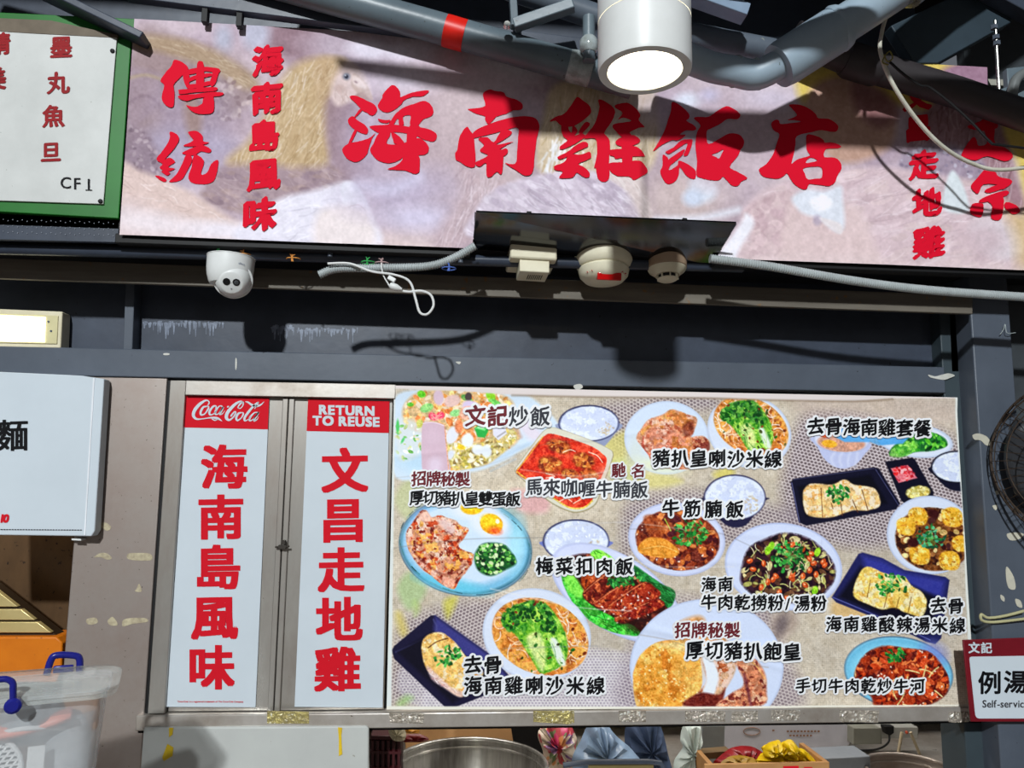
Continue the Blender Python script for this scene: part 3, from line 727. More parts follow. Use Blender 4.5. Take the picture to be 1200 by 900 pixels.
for k in range(8):
    a = k * math.pi / 4; b = MB(); b.obox(frame(c2, .029 * math.cos(a), .029 * math.sin(a), .057), (.007, .0026, .0115), RP @ Matrix.Rotation(a, 3, 'Z')); b.build('rib', M_CREAML, t, smooth=False)

# ------------------------------------------------------------------ security camera
cc = W(271, 303, -.2)
t = thing('security_camera', 'white dome security camera hanging from the conduit pipe under the left half of the banner', 'camera', (cc[0], cc[1], cc[2]))
x, y, z = cc; R = .0625
pr = [(R * .2, .001), (R, .001), (R, -.006), (R * .99, -.03), (R * .95, -.05), (R * .86, -.068), (R * .80, -.074)]
MB().lathe(pr, (x, y, z), (.03, 0, 1), 48).build('housing', M_WPLAS, t)
MB().lathe([(R * 1.02, .001), (R * 1.02, .003), (.001, .003)], (x, y, z), (.03, 0, 1), 40, cap1=False).build('base_plate', M_WPLAS, t)
ec = Vector((x + .012, y - .012, z - .062)); ER = .048
fd = Vector((.14, -.80, -.42)).normalized()
prof = [(ER * math.sin(math.radians(a)), ER * math.cos(math.radians(a))) for a in (0.5, 10, 20, 30, 40, 44)]
prof = [(.001, ER * .80), (ER * .56, ER * .80), (ER * .60, ER * .785)] + [(ER * math.sin(math.radians(a)), ER * math.cos(math.radians(a))) for a in (40, 55, 70, 85, 100, 115, 130, 145, 160, 175)]
MB().lathe(prof, ec, fd, 48, cap0=False, cap1=False).build('eyeball', M_WPLAS, t)
# raised ring of the housing round the eyeball
rp_ = []
sd = fd.cross(Vector((0, 0, 1))).normalized(); up_ = sd.cross(fd)
for k in range(48):
    a = 2 * math.pi * k / 48; rp_.append(ec + fd * .004 + (sd * math.cos(a) + up_ * math.sin(a)) * (ER * 1.02))
MB().tube(rp_, .0035, 8, closed=True).build('eyeball_ring', M_WPLAS, t)
for off, nm in ((-.0125, 'lens'), (.0125, 'infrared_window')):
    c = ec + fd * (ER * .80) + sd * off + up_ * .002
    MB().lathe([(.001, .0012), (.0092, .0012), (.0098, .0004), (.0098, 0)], c, fd, 24, cap0=False).build(nm, mat('black_glass', (10, 9, 12), .08), t)
    if nm == 'lens': MB().lathe([(.001, .0026), (.0058, .0018), (.0060, .0012)], c, fd, 20, cap0=False).build('lens_ring', mat('lens_grey', (96, 100, 104), .12, .6), t)
c = ec + fd * (ER * .8 + .0006) - up_ * .016
MB().lathe([(.001, .0006), (.0022, .0006), (.0022, 0)], c, fd, 12, cap0=False).build('microphone_hole', mat('grey_dot', (150, 150, 150), .5), t)
# maker's mark printed on the housing, bent round it
b = MB(); tmp = MB(); w = latin(tmp, 'alhua', 0, 0, 1, 0, measure=True)
xx = 0
for ch in 'alhua':
    V, F = glyph(ch); Q = []
    for vx, vy in V:
        a = math.radians(-100 + 44 + (xx + vx - V[:, 0].min()) * 8.2)
        Q.append((x + (R + .0006) * math.cos(a) * 1.0, y + (R + .0006) * math.sin(a), z - .029 + vy * .0075))
    b.add(Q, F); xx += V[:, 0].max() - V[:, 0].min() + .09
b.build('logo', mat('logo_blue_grey', (96, 110, 140), .5), t, smooth=False)
def tie(name_label, px, py, Y, m, seed):
    r = random.Random(seed); c = W(px, py, Y); b = MB()
    for k in range(4):
        p = [c + np.array([r.uniform(-.006, .006), -.004, -.022]), c + np.array([r.uniform(-.004, .004), -.006, 0]), c + np.array([r.uniform(-.012, .012), -.008, r.uniform(.006, .014)])]
        b.tube(spline([c + (q_ - c) * .62 for q_ in p], 3), .0013, 6)
    b.tube([c + np.array([.019 * math.sin(a), .017 * math.cos(a) + .012, .019 * 0 - .003 + .0 * a]) for a in np.linspace(0, 6.0, 14)], .0016, 6)
    o = b.build('wire_tie', m); tag(o, name_label, 'tie'); return o
tie('green wire tie above the security camera', 256, 294, -.212, mat('tie_green', (60, 170, 90), .4), 1)
tie('orange wire tie above the right side of the security camera', 285, 296, -.212, mat('tie_orange', (222, 150, 76), .4), 2)
tie('orange wire tie on the conduit pipe right of the security camera', 343, 301, -.212, mat('tie_orange', (222, 150, 76), .4), 3)
tie('green wire tie at the left end of the corrugated conduit', 431, 305, -.26, mat('tie_green', (60, 170, 90), .4), 4)
tie('pinkish wire tie above the dangling white plug', 447, 306, -.26, mat('tie_pink', (190, 160, 160), .4), 5)
tie('blue wire tie round the corrugated conduit near the black plate', 526, 312, -.27, mat('tie_blue', (90, 120, 200), .4), 6)

# ------------------------------------------------------------------ corrugated conduits and the dangling wire
def corrugated(pts, r, pitch, sm=10):
    C_ = spline(pts, sm); C_ = [np.array(c) for c in C_]
    L = [0]
    for i in range(1, len(C_)): L.append(L[-1] + np.linalg.norm(C_[i] - C_[i - 1]))
    n = int(L[-1] / pitch) * 4; P, Rr = [], []
    C_ = np.array(C_)
    for k in range(n + 1):
        s = L[-1] * k / n
        P.append([np.interp(s, L, C_[:, i]) for i in range(3)]); Rr.append(r * (1.0 if k % 4 in (0, 1) else .84))
    return P, Rr
P, Rr = corrugated([W(374, 322, -.255), W(395, 315, -.255), W(440, 314, -.255), W(500, 312, -.255), W(530, 303, -.265), W(557, 288, -.275)], .0115, .0062)
tag(MB().tube(P, Rr, 14).build('corrugated_conduit', M_CONDUIT), 'grey corrugated conduit curving from under the banner to the left end of the black plate', 'conduit')
P, Rr = corrugated([W(832, 303, -.27), W(900, 312, -.275), W(1000, 329, -.275), W(1100, 341, -.27), W(1280, 353, -.27)], .0125, .0066)
tag(MB().tube(P, Rr, 14).build('corrugated_conduit', M_CONDUIT), 'long grey corrugated conduit running right from the black plate to the picture edge', 'conduit')
t = thing('dangling_wire', 'white wire with a small plug dangling in a loop below the corrugated conduit', 'cable', W(470, 340, -.275))
MB().tube(spline([W(384, 309, -.275), W(410, 309, -.275), W(435, 318, -.28), W(462, 322, -.28), W(480, 330, -.275), W(487, 350, -.275), W(492, 366, -.275), W(501, 368, -.275), W(508, 358, -.275), W(505, 346, -.275), W(494, 341, -.275), W(480, 342, -.275), W(472, 341, -.275)], 6), .0034, 8).build('wire', M_WPLAS, t)
MB().lathe([(.002, 0), (.007, .002), (.0095, .008), (.0095, .020), (.0065, .028), (.0035, .036)], W(456, 334, -.275), (1.0, 0, -.32), 16).build('plug', M_WPLAS, t)
MB().tube(spline([W(447, 308, -.275), W(449, 322, -.275), W(457, 336, -.275)], 4), .002, 6).build('thin_lead', M_WPLAS, t)
MB().obox(W(459, 327, -.275), (.022, .010, .012), Matrix.Rotation(.5, 3, 'Y')).build('connector', M_WPLAS, t, bev=.002)

# ------------------------------------------------------------------ fluorescent light box
t = thing('light_box', 'lit fluorescent lamp in a cream frame on the dark panel at the left edge', 'lamp', W(30, 407, 0))
b = MB(); b.slab([(-70, 359), (73, 365), (71, 408), (-70, 405)], -.005, .05); b.build('frame', M_CREAM, t, bev=.003)
b = MB(); b.slab([(-70, 364.5), (68, 370), (66.5, 403), (-70, 400)], -.0085, .004); b.build('cover', mat('yellowed_cover', (214, 206, 160), .35), t, bev=.001)
b = MB(); b.slab([(-70, 366), (53, 371.5), (52, 401), (-70, 398.5)], -.0115, .004); b.build('diffuser', mat('lit_tube', (255, 250, 220), .5, emit=(255, 246, 208), estr=2.6), t)
b = MB()
for q in ((57, 377), (60, 388)): b.lathe([(.003, 0), (.003, .002)], W(q[0], q[1], -.0085), (0, -1, 0), 10)
b.build('screw', M_GREY, t)

# ------------------------------------------------------------------ white noodle sign
t = thing('folded_metal_sign', 'white folded metal sign with one black character, at the left edge above the hatch', 'sign', W(40, 628, -.07))
b = MB(); pts = [(-80, 432), (95, 440), (122, 444), (111, 622), (107, 628.5), (-80, 626)]
b.slab(pts, -.045, .04); b.build('panel', M_WHITE, t, bev=.0025)
b = MB(); b.slab([(109, 443), (111, 443), (100, 627), (98.4, 627)], -.0465, .0015); b.build('fold_line', mat('fold_pale', (236, 240, 246), .3), t, smooth=False)
b = MB(); chars(b, '麵', (14, 510), (14, 510), 39, -.0465, nib_sq(.022, .010), .03); b.build('lettering', M_INKBLK, t, smooth=False)
b = MB(); latin(b, '10', 1, 612, 13, -.0465, nib_sq(.05, .04), skew=.18); b.build('lettering', M_RED, t, smooth=False, label='small red number')
b = MB()
for k in range(34):
    xk = -12 + k * 3.2; b.add(Warr([xk, xk + 2.4, xk + 2.4, xk], [620 + k * .02, 620 + k * .02, 621 + k * .02, 621 + k * .02], -.0465), [(0, 1, 2, 3)])
b.build('fine_print', M_INKBLK, t, smooth=False)
b = MB(); b.slab([(84, 631), (95, 631.5), (95, 633.5), (84, 633)], -.03, .03); b.build('hook_tab', M_WPLAS, t)

# ------------------------------------------------------------------ steel hatch with two sliding doors
t = thing('hatch_frame', 'stainless steel door frame around the two red-lettered sliding doors', 'frame', (-.51, 0, .96))
XL, XR, ZT = -.845, -.182, 1.936
b = MB(); b.box(XL + .010, XL + .055, -.012, .05, 1.005, ZT); b.build('stile', M_STEELV, t, bev=.002)
b = MB(); b.box(XL + .056, XR, -.016, .05, ZT - .043, ZT); b.build('top_rail', M_STEEL, t, bev=.002)
b = MB(); b.box(XL + .0, XL + .009, -.002, .05, .97, ZT); b.build('dark_gap', M_BLACK, t, smooth=False)
b = MB(); b.box(XL + .056, XR, .026, .05, 1.0, ZT - .043); b.build('back_panel', M_SOFF, t, smooth=False)
bt = thing('counter_rail', 'long stainless rail below the doors and the menu poster, with tape remains', 'rail', (.35, -.02, .96))
b = MB(); b.box(-.862, 1.60, -.022, .05, .963, 1.004); b.build('rail', M_STEEL, bt, bev=.003)
b = MB(); b.box(-.862, 1.60, .0, .04, .952, .963); b.build('under_lip', M_BLACK, bt, smooth=False)
def door(name, x0p, x1p, Yf, label, hx):
    # corner pixels of the sign face: TL, TR, BR, BL
    pass
def sliding_door(label, sx0, sx1, Y, strip_x0, strip_x1, post):
    t = thing('sliding_door', label, 'door', ((sx0 + sx1) / 2, Y, 1.004))
    b = MB(); b.box(min(sx0, strip_x0), max(sx1, strip_x1), Y, Y + .012, 1.006, ZT - .044); b.build('leaf', M_STEELV, t, bev=.002)
    b = MB(); b.box(post[0], post[1], Y - .008, Y, 1.006, ZT - .046); b.build('edge_channel', M_STEELV, t, bev=.002)
    return t
Yd = .0046
TLx = W(218, 600, -.008)[0]
d1 = sliding_door('left stainless sliding door with the soft drink logo sign', -.786, -.53, Yd, -.786, -.50, (-.5125, -.4965))
d2 = sliding_door('right stainless sliding door with the RETURN TO REUSE sign', -.46, -.19, Yd, -.494, -.19, (-.494, -.478))
def sign(label, q, redh, Y):
    TL, TR, BR, BL = q
    t = thing('door_sign', label, 'sign', W((BL[0] + BR[0]) / 2, BL[1], Y), 'door signs of the stall')
    b = MB(); b.slab(q, Y, .004); b.build('panel', M_WHITE, t, bev=.0008)
    def lp(u, v): return tuple((np.array(TL) * (1 - u) * (1 - v) + np.array(TR) * u * (1 - v) + np.array(BR) * u * v + np.array(BL) * (1 - u) * v))
    b = MB(); b.slab([lp(0, 0), lp(1, 0), lp(1, redh), lp(0, redh)], Y - .0008, .001); b.build('red_band', M_RED, t, smooth=False)
    return t, lp
YS = .0
sA, lpA = sign('white door sign reading 海南島風味 below a red soft drink logo band', [(218, 464), (315.5, 466.5), (299.5, 829), (194.5, 828.5)], .101, YS)
sB, lpB = sign('white door sign reading 文昌走地雞 below a red RETURN TO REUSE band', [(361, 467.5), (456.5, 470), (448.5, 829.5), (345, 828.5)], .104, YS)
NBLK = nib_sq(.037, .026)
def block(par, text, c0, c1, size):
    for k, ch in enumerate(text):
        f = k / (len(text) - 1); p = (c0[0] + (c1[0] - c0[0]) * f, c0[1] + (c1[1] - c0[1]) * f)
        b = MB(); chars(b, ch, p, p, size, YS - .0012, NBLK, .02, sx=1.02); b.build('lettering', M_RED, par, smooth=False, label='big red character ' + ch)
block(sA, '海南島風味', (262.5, 547), (247.5, 782), 54)
block(sB, '文昌走地雞', (404, 551), (395.5, 784), 54)
b = MB(); YT = YS - .002
for tx_, xa, xb, yb_, sl in (('RETURN', 374.5, 440.5, 485.3, .028), ('TO REUSE', 367, 446.5, 498, .024)):
    w_ = latin(b, tx_, 0, 0, 15.0, YT, sx=1.0, gap=.06, measure=True)
    latin(b, tx_, xa, yb_, 15.0, YT, nib_sq(.05, .042), sx=(xb - xa) / w_, gap=.06, slope=sl)
b.build('lettering', M_WHITE, sB, smooth=False, label='white capitals on the red band')
# flowing white logo script on the red band, pen strokes
def pen(mb, pts, org, sc, Y, n=7):
    P = spline([(org[0] + p[0] / sc, org[1] + p[1] / sc, p[2] / sc) for p in pts], n); L, Rr = [], []
    for i in range(len(P)):
        t_ = np.array(P[min(i + 1, len(P) - 1)])[:2] - np.array(P[max(i - 1, 0)])[:2]; t_ = t_ / (np.linalg.norm(t_) + 1e-9)
        nrm = np.array([-t_[1], t_[0]]); h = max(P[i][2], .05) / 2
        L.append(P[i][:2] + nrm * h); Rr.append(P[i][:2] - nrm * h)
    A = np.array(L + Rr); Q = Warr(A[:, 0], A[:, 1], Y); k = len(L)
    mb.add(Q, [(i, i + 1, k + i + 1, k + i) for i in range(k - 1)])
b = MB(); O, S_ = (214, 460), 11.32
for st in ([(335, 165, 14), (352, 135, 18), (335, 108, 16), (295, 108, 26), (215, 165, 40), (155, 245, 44), (145, 310, 40), (185, 350, 26), (260, 350, 14), (360, 335, 18), (430, 335, 30), (480, 350, 26), (525, 382, 4)],
           [(385, 345, 10), (425, 368, 14), (470, 352, 10)],
           [(325, 185, 14), (275, 195, 26), (240, 255, 30), (245, 295, 24), (290, 285, 16), (335, 225, 22), (345, 190, 18), (320, 175, 12)],
           [(440, 215, 20), (445, 180, 14), (405, 185, 24), (360, 245, 30), (360, 290, 24), (400, 290, 14), (450, 240, 8)],
           [(530, 185, 16), (490, 180, 14), (440, 240, 28), (435, 285, 24), (475, 280, 12), (540, 190, 22), (505, 260, 28), (495, 290, 22), (530, 280, 10), (560, 240, 5)],
           [(590, 190, 20), (615, 186, 20)],
           [(745, 210, 12), (735, 190, 14), (775, 140, 22), (805, 130, 18), (795, 180, 14), (760, 212, 12), (738, 196, 10)],
           [(800, 128, 14), (760, 118, 22), (680, 170, 38), (600, 260, 44), (580, 330, 42), (615, 365, 28), (670, 330, 18), (705, 270, 18), (690, 255, 16), (650, 300, 22), (640, 320, 14)],
           [(785, 265, 14), (740, 280, 28), (712, 330, 30), (725, 370, 22), (775, 340, 14), (805, 285, 22), (790, 262, 14)],
           [(955, 215, 8), (985, 170, 16), (1005, 130, 14), (960, 160, 24), (880, 250, 32), (825, 330, 30), (825, 372, 24), (865, 360, 10), (900, 320, 5)],
           [(1000, 265, 14), (950, 270, 16), (895, 330, 26), (890, 372, 22), (935, 355, 12), (1010, 262, 22), (960, 340, 28), (950, 375, 22), (985, 360, 10), (1008, 320, 5)],
           [(830, 120, 8), (870, 130, 22), (920, 165, 28), (985, 180, 26), (1040, 160, 20), (1080, 122, 4)]):
    pen(b, st, O, S_, YT)
b.build('logo', M_WHITE, sA, smooth=False, label='white flowing script logo')
b = MB(); latin(b, "'Coca-Cola' is a registered trademark of The Coca-Cola Company", 208, 823, 2.75, YS - .0012, nib_sq(.02, .02), slope=.003, sx=1.0); b.build('fine_print', M_RED, sA, smooth=False)
# latch between the doors
b = MB(); c = W(331, 641, -.012); b.obox(c, (.022, .012, .012)); b.obox(c + np.array([.004, -.004, .014]), (.010, .012, .012)); b.tube([c + np.array([-.02, -.003, .0]), c + np.array([.02, -.003, .002])], .003, 8)
tag(b.build('door_latch', mat('grimy_latch', (52, 46, 40), .6), bev=.001), 'small grimy latch between the two sliding doors', 'latch')

# tape remains on the rail
def tape(label, pxs, m=M_CLRTAPE, Y=-.0235, grp='tape remains on the counter rail'):
    b = MB(); b.slab(pxs, Y, .0014); return tag(b.build('tape_strip', m, smooth=False), label, 'tape', grp)
M_YOLD = mat('old_yellowed_tape', (186, 172, 104), .2, .3, rgb2=(146, 134, 96), nscale=50, namt=.9, bump=.8, bscale=110, spots=.61, spot_rgb=(240, 236, 214), spot_scale=130)  # pale spots: glints on the wrinkles, put into the colour
tape('yellowed wrinkled tape on the rail under the gap between the doors', [(313, 833), (362, 834), (362, 848), (313, 848)], M_YOLD)
tape('smooth clear tape on the rail under the left end of the menu poster', [(456, 835), (497, 836), (496, 848), (457, 847)])
tape('wrinkled yellowish tape on the rail above the clear blue bag', [(625, 833), (673, 833), (673, 847), (666, 849), (625, 846)], M_YOLD)
tape('crinkled clear tape on the rail under the burger picture', [(725, 833), (757, 833), (757, 846), (725, 846)])
tape('crinkled clear tape on the rail right of the burger picture', [(803, 833), (850, 833), (850, 846), (803, 846)])
tape('glossy scrap of clear tape on the rail under the caption 手切牛肉乾炒牛河', [(858, 834), (888, 833), (888, 846), (857, 846)])
tape('clear tape on the rail left of the fried noodle picture', [(904, 832), (938, 832), (936, 844), (904, 845)])
tape('torn clear tape on the rail below the fried noodle picture', [(984, 832), (1030, 833), (1029, 847), (985, 846)])
tape('small shiny tape tab at the right end of the rail beside the self-service sign', [(1112, 834), (1136, 834), (1136, 846), (1118, 847), (1112, 846)])

# white board under the doors
t = thing('white_board', 'white board with yellow tape bits standing below the sliding doors', 'board', W(300, 905, -.03))
b = MB(); b.slab([(168, 852.5), (430, 851), (432, 854), (432, 960), (160, 960)], -.03, .02); b.build('panel', mat('greyish_white_board', (190, 194, 190), .45, rgb2=(176, 178, 176), nscale=4, spots=.72, spot_rgb=(150, 148, 138)), t, bev=.004)
for q in ([(198, 853), (203, 853), (202, 861), (198, 864)], [(196, 872), (203, 876), (202, 886), (192, 892), (190, 888)], [(396, 852.5), (401, 853), (400, 862), (401, 884), (397, 886), (397, 866)]):
    b = MB(); b.slab(q, -.032, .002); b.build('tape_bit', M_YTAPE, t, smooth=False, label='yellow tape bit')

# ================================================================== the chicken banner (a flat vinyl print)
YB = -.25
cv = Canvas(130, 10, 1300, 335, 1.25, (203, 187, 194))
H_, W_ = cv.a.shape[:2]
n1 = vnoise((H_, W_), 90, 3)[..., None]; n2 = vnoise((H_, W_), 34, 4)[..., None]
cv.a = cv.a + (n1 - .5) * np.array([60, 70, 50]) + (n2 - .5) * np.array([22, 26, 30])
def feathers(q, n, L, cols, ang, w=.9, a=.5): cv.strands(q, n, L, w, cols, .18, a, ang)
# far hens along the top
cv.ell(345, 48, 40, 22, (168, 142, 150), 10, 8); cv.ell(300, 40, 16, 18, (196, 198, 212), 0, 7); cv.ell(262, 45, 10, 16, (190, 192, 206), 0, 6)
cv.ell(420, 55, 60, 22, (196, 182, 192), 4, 9)
for x, y, rx, ry in ((432, 58, 24, 11), (470, 62, 16, 10), (496, 62, 22, 12)): cv.ell(x, y, rx, ry, (226, 222, 232), 8, 5)
cv.ell(560, 80, 70, 26, (206, 188, 196), 12, 14); cv.ell(600, 78, 40, 12, (232, 228, 234), 14, 8)
# speckled brown hen at the left
q = cv.m_poly([(158, 40), (215, 48), (262, 62), (300, 88), (292, 120), (250, 150), (225, 170), (150, 190)], 8); cv.put(q[0], q[1], (172, 152, 150), .85)
q = cv.m_poly([(160, 40), (222, 48), (270, 70), (302, 96), (286, 104), (240, 78), (190, 62), (160, 56)], 5); cv.put(q[0], q[1], (190, 168, 138), .9); feathers(q, 60, 16, [(214, 200, 176), (168, 144, 118)], 25)
q = cv.m_poly([(226, 90), (296, 96), (290, 132), (250, 150), (222, 130)], 6); cv.scatter(q, 90, 1.2, 3.2, [(216, 200, 190), (206, 190, 186), (150, 128, 130)], 1.6, .7)
q = cv.m_poly([(150, 85), (172, 82), (192, 90), (190, 112), (180, 130), (150, 150)], 4); cv.put(q[0], q[1], (176, 158, 166), .9); cv.line([(150, 92), (172, 88), (196, 96)], 3, (196, 180, 140), .7, 2)
cv.line([(152, 120), (168, 112), (182, 118), (190, 130)], 2.5, (140, 120, 132), .5, 2)
cv.ell(225, 140, 46, 50, (178, 164, 182), 20, 18, .7); cv.poly([(150, 165), (210, 150), (275, 165), (260, 190), (230, 215), (150, 205)], (184, 176, 196), 12, a=.8)
q = cv.m_poly([(215, 118), (232, 114), (236, 150), (222, 160)], 5); cv.put(q[0], q[1], (176, 150, 136), .7)
q = cv.m_poly([(148, 150), (168, 150), (186, 180), (200, 205), (146, 205)], 5); cv.put(q[0], q[1], (164, 146, 156), .85); cv.scatter(q, 50, 1, 2.4, [(200, 186, 190), (140, 122, 134)], 1.5, .6)
# big hen: body, golden neck, head
q = cv.m_poly([(235, 232), (270, 190), (310, 178), (370, 186), (400, 200), (420, 222), (395, 240), (330, 250), (285, 250)], 4); cv.put(q[0], q[1], (180, 160, 164), .95)
cv.scatter(q, 150, 2, 4, [(196, 176, 178), (160, 140, 150), (188, 166, 160)], 2.2, .55, ang=20); feathers(q, 40, 14, [(206, 190, 190)], 25)
q = cv.m_poly([(266, 190), (290, 165), (312, 130), (328, 95), (348, 74), (380, 66), (408, 74), (420, 92), (412, 112), (394, 122), (386, 150), (384, 190), (352, 196), (310, 192)], 6); cv.put(q[0], q[1], (206, 182, 142), 1)
feathers(q, 260, 17, [(234, 220, 190), (182, 154, 110), (224, 206, 168), (240, 232, 220)], 118, 1.0, .6)
q = cv.m_poly([(384, 110), (412, 118), (432, 150), (436, 200), (418, 214), (396, 200), (382, 160)], 6); cv.put(q[0], q[1], (172, 150, 158), .9)
q = cv.m_poly([(388, 84), (400, 72), (416, 76), (430, 92), (434, 112), (424, 116), (410, 120), (394, 124), (384, 104)], 3); cv.put(q[0], q[1], (220, 202, 196), 1)
q = cv.m_poly([(370, 74), (390, 67), (404, 70), (398, 80), (390, 94), (384, 112), (372, 120)], 5); cv.put(q[0], q[1], (204, 178, 140), .95); feathers(q, 50, 8, [(228, 212, 184), (180, 152, 112)], 120, .9)
cv.poly([(414, 86), (424, 92), (431, 101), (436, 112), (436.5, 118), (430, 114), (420, 110), (412, 100)], (206, 184, 170), 1.0); cv.poly([(424, 108), (431, 113), (433, 119), (424, 117), (416, 112)], (186, 160, 150), 1.0); cv.poly([(414, 88), (424, 94), (430, 102), (426, 104), (414, 98)], (232, 216, 206), 1.5)
cv.ell(417, 96, 2.2, 1.2, (168, 140, 140), 30); cv.ell(398, 104, 6, 5, (206, 184, 176), 0, 2); feathers(cv.m_ell(402, 112, 12, 9, 0, 2), 24, 7, [(236, 226, 220), (186, 160, 150)], 80, .8)
cv.ell(406, 89.5, 5.6, 5, (188, 174, 172), 0, 1); cv.ell(406, 89.5, 4, 3.8, (150, 156, 168), 0, .8); cv.ell(406, 89.8, 2.3, 2.2, (70, 72, 88), 0, .6); cv.ell(404.8, 88.4, .8, .8, (230, 236, 244))
# pale foreground backs at lower left
q = cv.m_poly([(138, 196), (165, 200), (200, 214), (235, 232), (262, 250), (300, 276), (290, 300), (130, 300)], 4); cv.put(q[0], q[1], (226, 206, 196), 1)
cv.strands(q, 90, 14, .9, [(246, 238, 234), (206, 182, 172)], .3, .6, 28)
cv.poly([(140, 236), (190, 250), (250, 266), (330, 262), (420, 268), (520, 285), (520, 320), (130, 320)], (226, 210, 206), 10)
cv.ell(180, 262, 60, 12, (236, 228, 228), 8, 8); cv.ell(262, 270, 40, 10, (236, 232, 236), 4, 6)
q = cv.m_poly([(300, 250), (330, 232), (372, 222), (408, 214), (428, 232), (434, 250), (438, 290), (280, 282)], 4); cv.put(q[0], q[1], (232, 232, 240), 1); feathers(q, 40, 22, [(246, 248, 252), (206, 204, 216)], -12, 1.4)
cv.poly([(400, 216), (416, 214), (430, 236), (432, 250), (424, 240), (404, 242)], (240, 246, 250), 2); cv.line([(404, 244), (420, 240), (430, 249)], 1.5, (196, 186, 192), .8)
cv.poly([(376, 246), (430, 246), (436, 292), (372, 290)], (238, 230, 226), 6)
# middle: blurred lilac flank, tan shade
cv.ell(500, 170, 60, 70, (200, 182, 184), 10, 26, .8); cv.ell(470, 225, 60, 26, (198, 188, 208), -8, 16, .9); cv.line([(420, 216), (460, 222), (490, 208)], 14, (214, 212, 232), .7, 7)
cv.ell(490, 255, 40, 14, (216, 212, 232), 0, 9, .9); cv.ell(430, 165, 24, 40, (196, 184, 204), 0, 14, .8); cv.ell(470, 95, 40, 14, (226, 220, 230), 0, 10, .8)
cv.ell(560, 130, 50, 40, (212, 196, 196), 0, 20, .7); cv.ell(590, 200, 26, 36, (214, 200, 196), 10, 12, .7)
q = cv.m_poly([(535, 190), (560, 200), (600, 215), (560, 250), (556, 285), (510, 292), (520, 260), (540, 230)], 8); cv.put(q[0], q[1], (206, 186, 188), .8); feathers(q, 90, 22, [(232, 222, 226), (186, 166, 172)], 110, 1.1)
q = cv.m_poly([(596, 130), (640, 95), (700, 100), (650, 200), (610, 190)], 10); cv.put(q[0], q[1], (184, 164, 170), .6)
cv.ell(618, 140, 22, 24, (210, 194, 204), 0, 6, .7)
# straw coloured neck
q = cv.m_poly([(636, 140), (650, 100), (700, 92), (760, 96), (772, 150), (760, 200), (700, 215), (640, 205), (628, 180)], 4); cv.put(q[0], q[1], (214, 198, 166), 1); feathers(q, 260, 26, [(236, 226, 200), (196, 172, 124), (226, 212, 184)], 100, 1.2, .6)
q = cv.m_poly([(630, 168), (660, 160), (690, 176), (680, 208), (640, 206)], 5); feathers(q, 40, 18, [(236, 242, 242), (244, 248, 250)], 105, 2.6, .7)
# wing below the middle characters
q = cv.m_poly([(556, 248), (580, 222), (620, 208), (680, 200), (740, 212), (764, 250), (770, 275), (700, 280), (556, 280)], 3); cv.put(q[0], q[1], (214, 204, 214), 1)
cv.scatter(q, 240, 2.2, 4.5, [(232, 226, 234), (196, 184, 198), (222, 212, 222)], 2.6, .6, ang=35); feathers(q, 120, 22, [(242, 242, 246), (186, 172, 184)], 40, .9)
q = cv.m_poly([(700, 180), (745, 196), (764, 250), (758, 268), (735, 225), (700, 200)], 3); cv.put(q[0], q[1], (226, 214, 206), .9); feathers(q, 30, 40, [(246, 242, 236), (204, 186, 172)], 50, 1.2)
# soft shapes right of the wing
cv.ell(800, 235, 50, 40, (214, 198, 192), 0, 18, .9); cv.ell(800, 130, 80, 26, (204, 192, 204), 0, 16, .7); cv.ell(806, 118, 14, 9, (226, 234, 244), 0, 5); cv.ell(832, 112, 10, 7, (206, 204, 228), 0, 5)
cv.ell(824, 220, 17, 18, (226, 234, 242), 20, 5); cv.ell(812, 232, 12, 10, (212, 224, 238), 0, 4); cv.ell(840, 205, 30, 16, (206, 190, 194), 0, 10, .8)
cv.line([(770, 258), (820, 256), (865, 246)], 8, (236, 240, 246), .9, 4); cv.ell(880, 150, 60, 40, (204, 188, 192), 0, 22, .8)
cv.ell(905, 115, 30, 12, (216, 210, 224), 0, 8, .7)
# yellow wall at the right and the brown hen backs in front of it
cv.poly([(940, 60), (1010, 60), (1165, 70), (1300, 80), (1300, 340), (1210, 340), (1200, 230), (1180, 170), (1120, 145), (1050, 122), (1000, 132), (940, 120)], (236, 214, 116), 6)
cv.poly([(944, 140), (950, 105), (975, 90), (1005, 92), (1035, 108), (1050, 130), (1040, 175), (980, 190)], (206, 172, 152), 5); cv.poly([(1000, 96), (1036, 108), (1052, 134), (1030, 150), (1004, 130)], (164, 122, 124), 6, a=.8)
q = cv.m_poly([(1064, 210), (1072, 150), (1100, 115), (1135, 100), (1165, 120), (1178, 160), (1192, 210), (1196, 250), (1120, 262)], 4); cv.put(q[0], q[1], (180, 148, 154), 1); feathers(q, 150, 24, [(206, 176, 180), (150, 112, 120), (222, 206, 208)], 105, 1.2, .6)
cv.poly([(1098, 88), (1122, 74), (1160, 76), (1165, 110), (1120, 100)], (176, 142, 160), 4)
q = cv.m_poly([(1060, 178), (1110, 168), (1150, 186), (1150, 210), (1064, 212)], 4); cv.put(q[0], q[1], (178, 168, 184), .8); cv.scatter(q, 70, 1, 2.4, [(214, 214, 226), (150, 140, 160)], 1.3, .7)
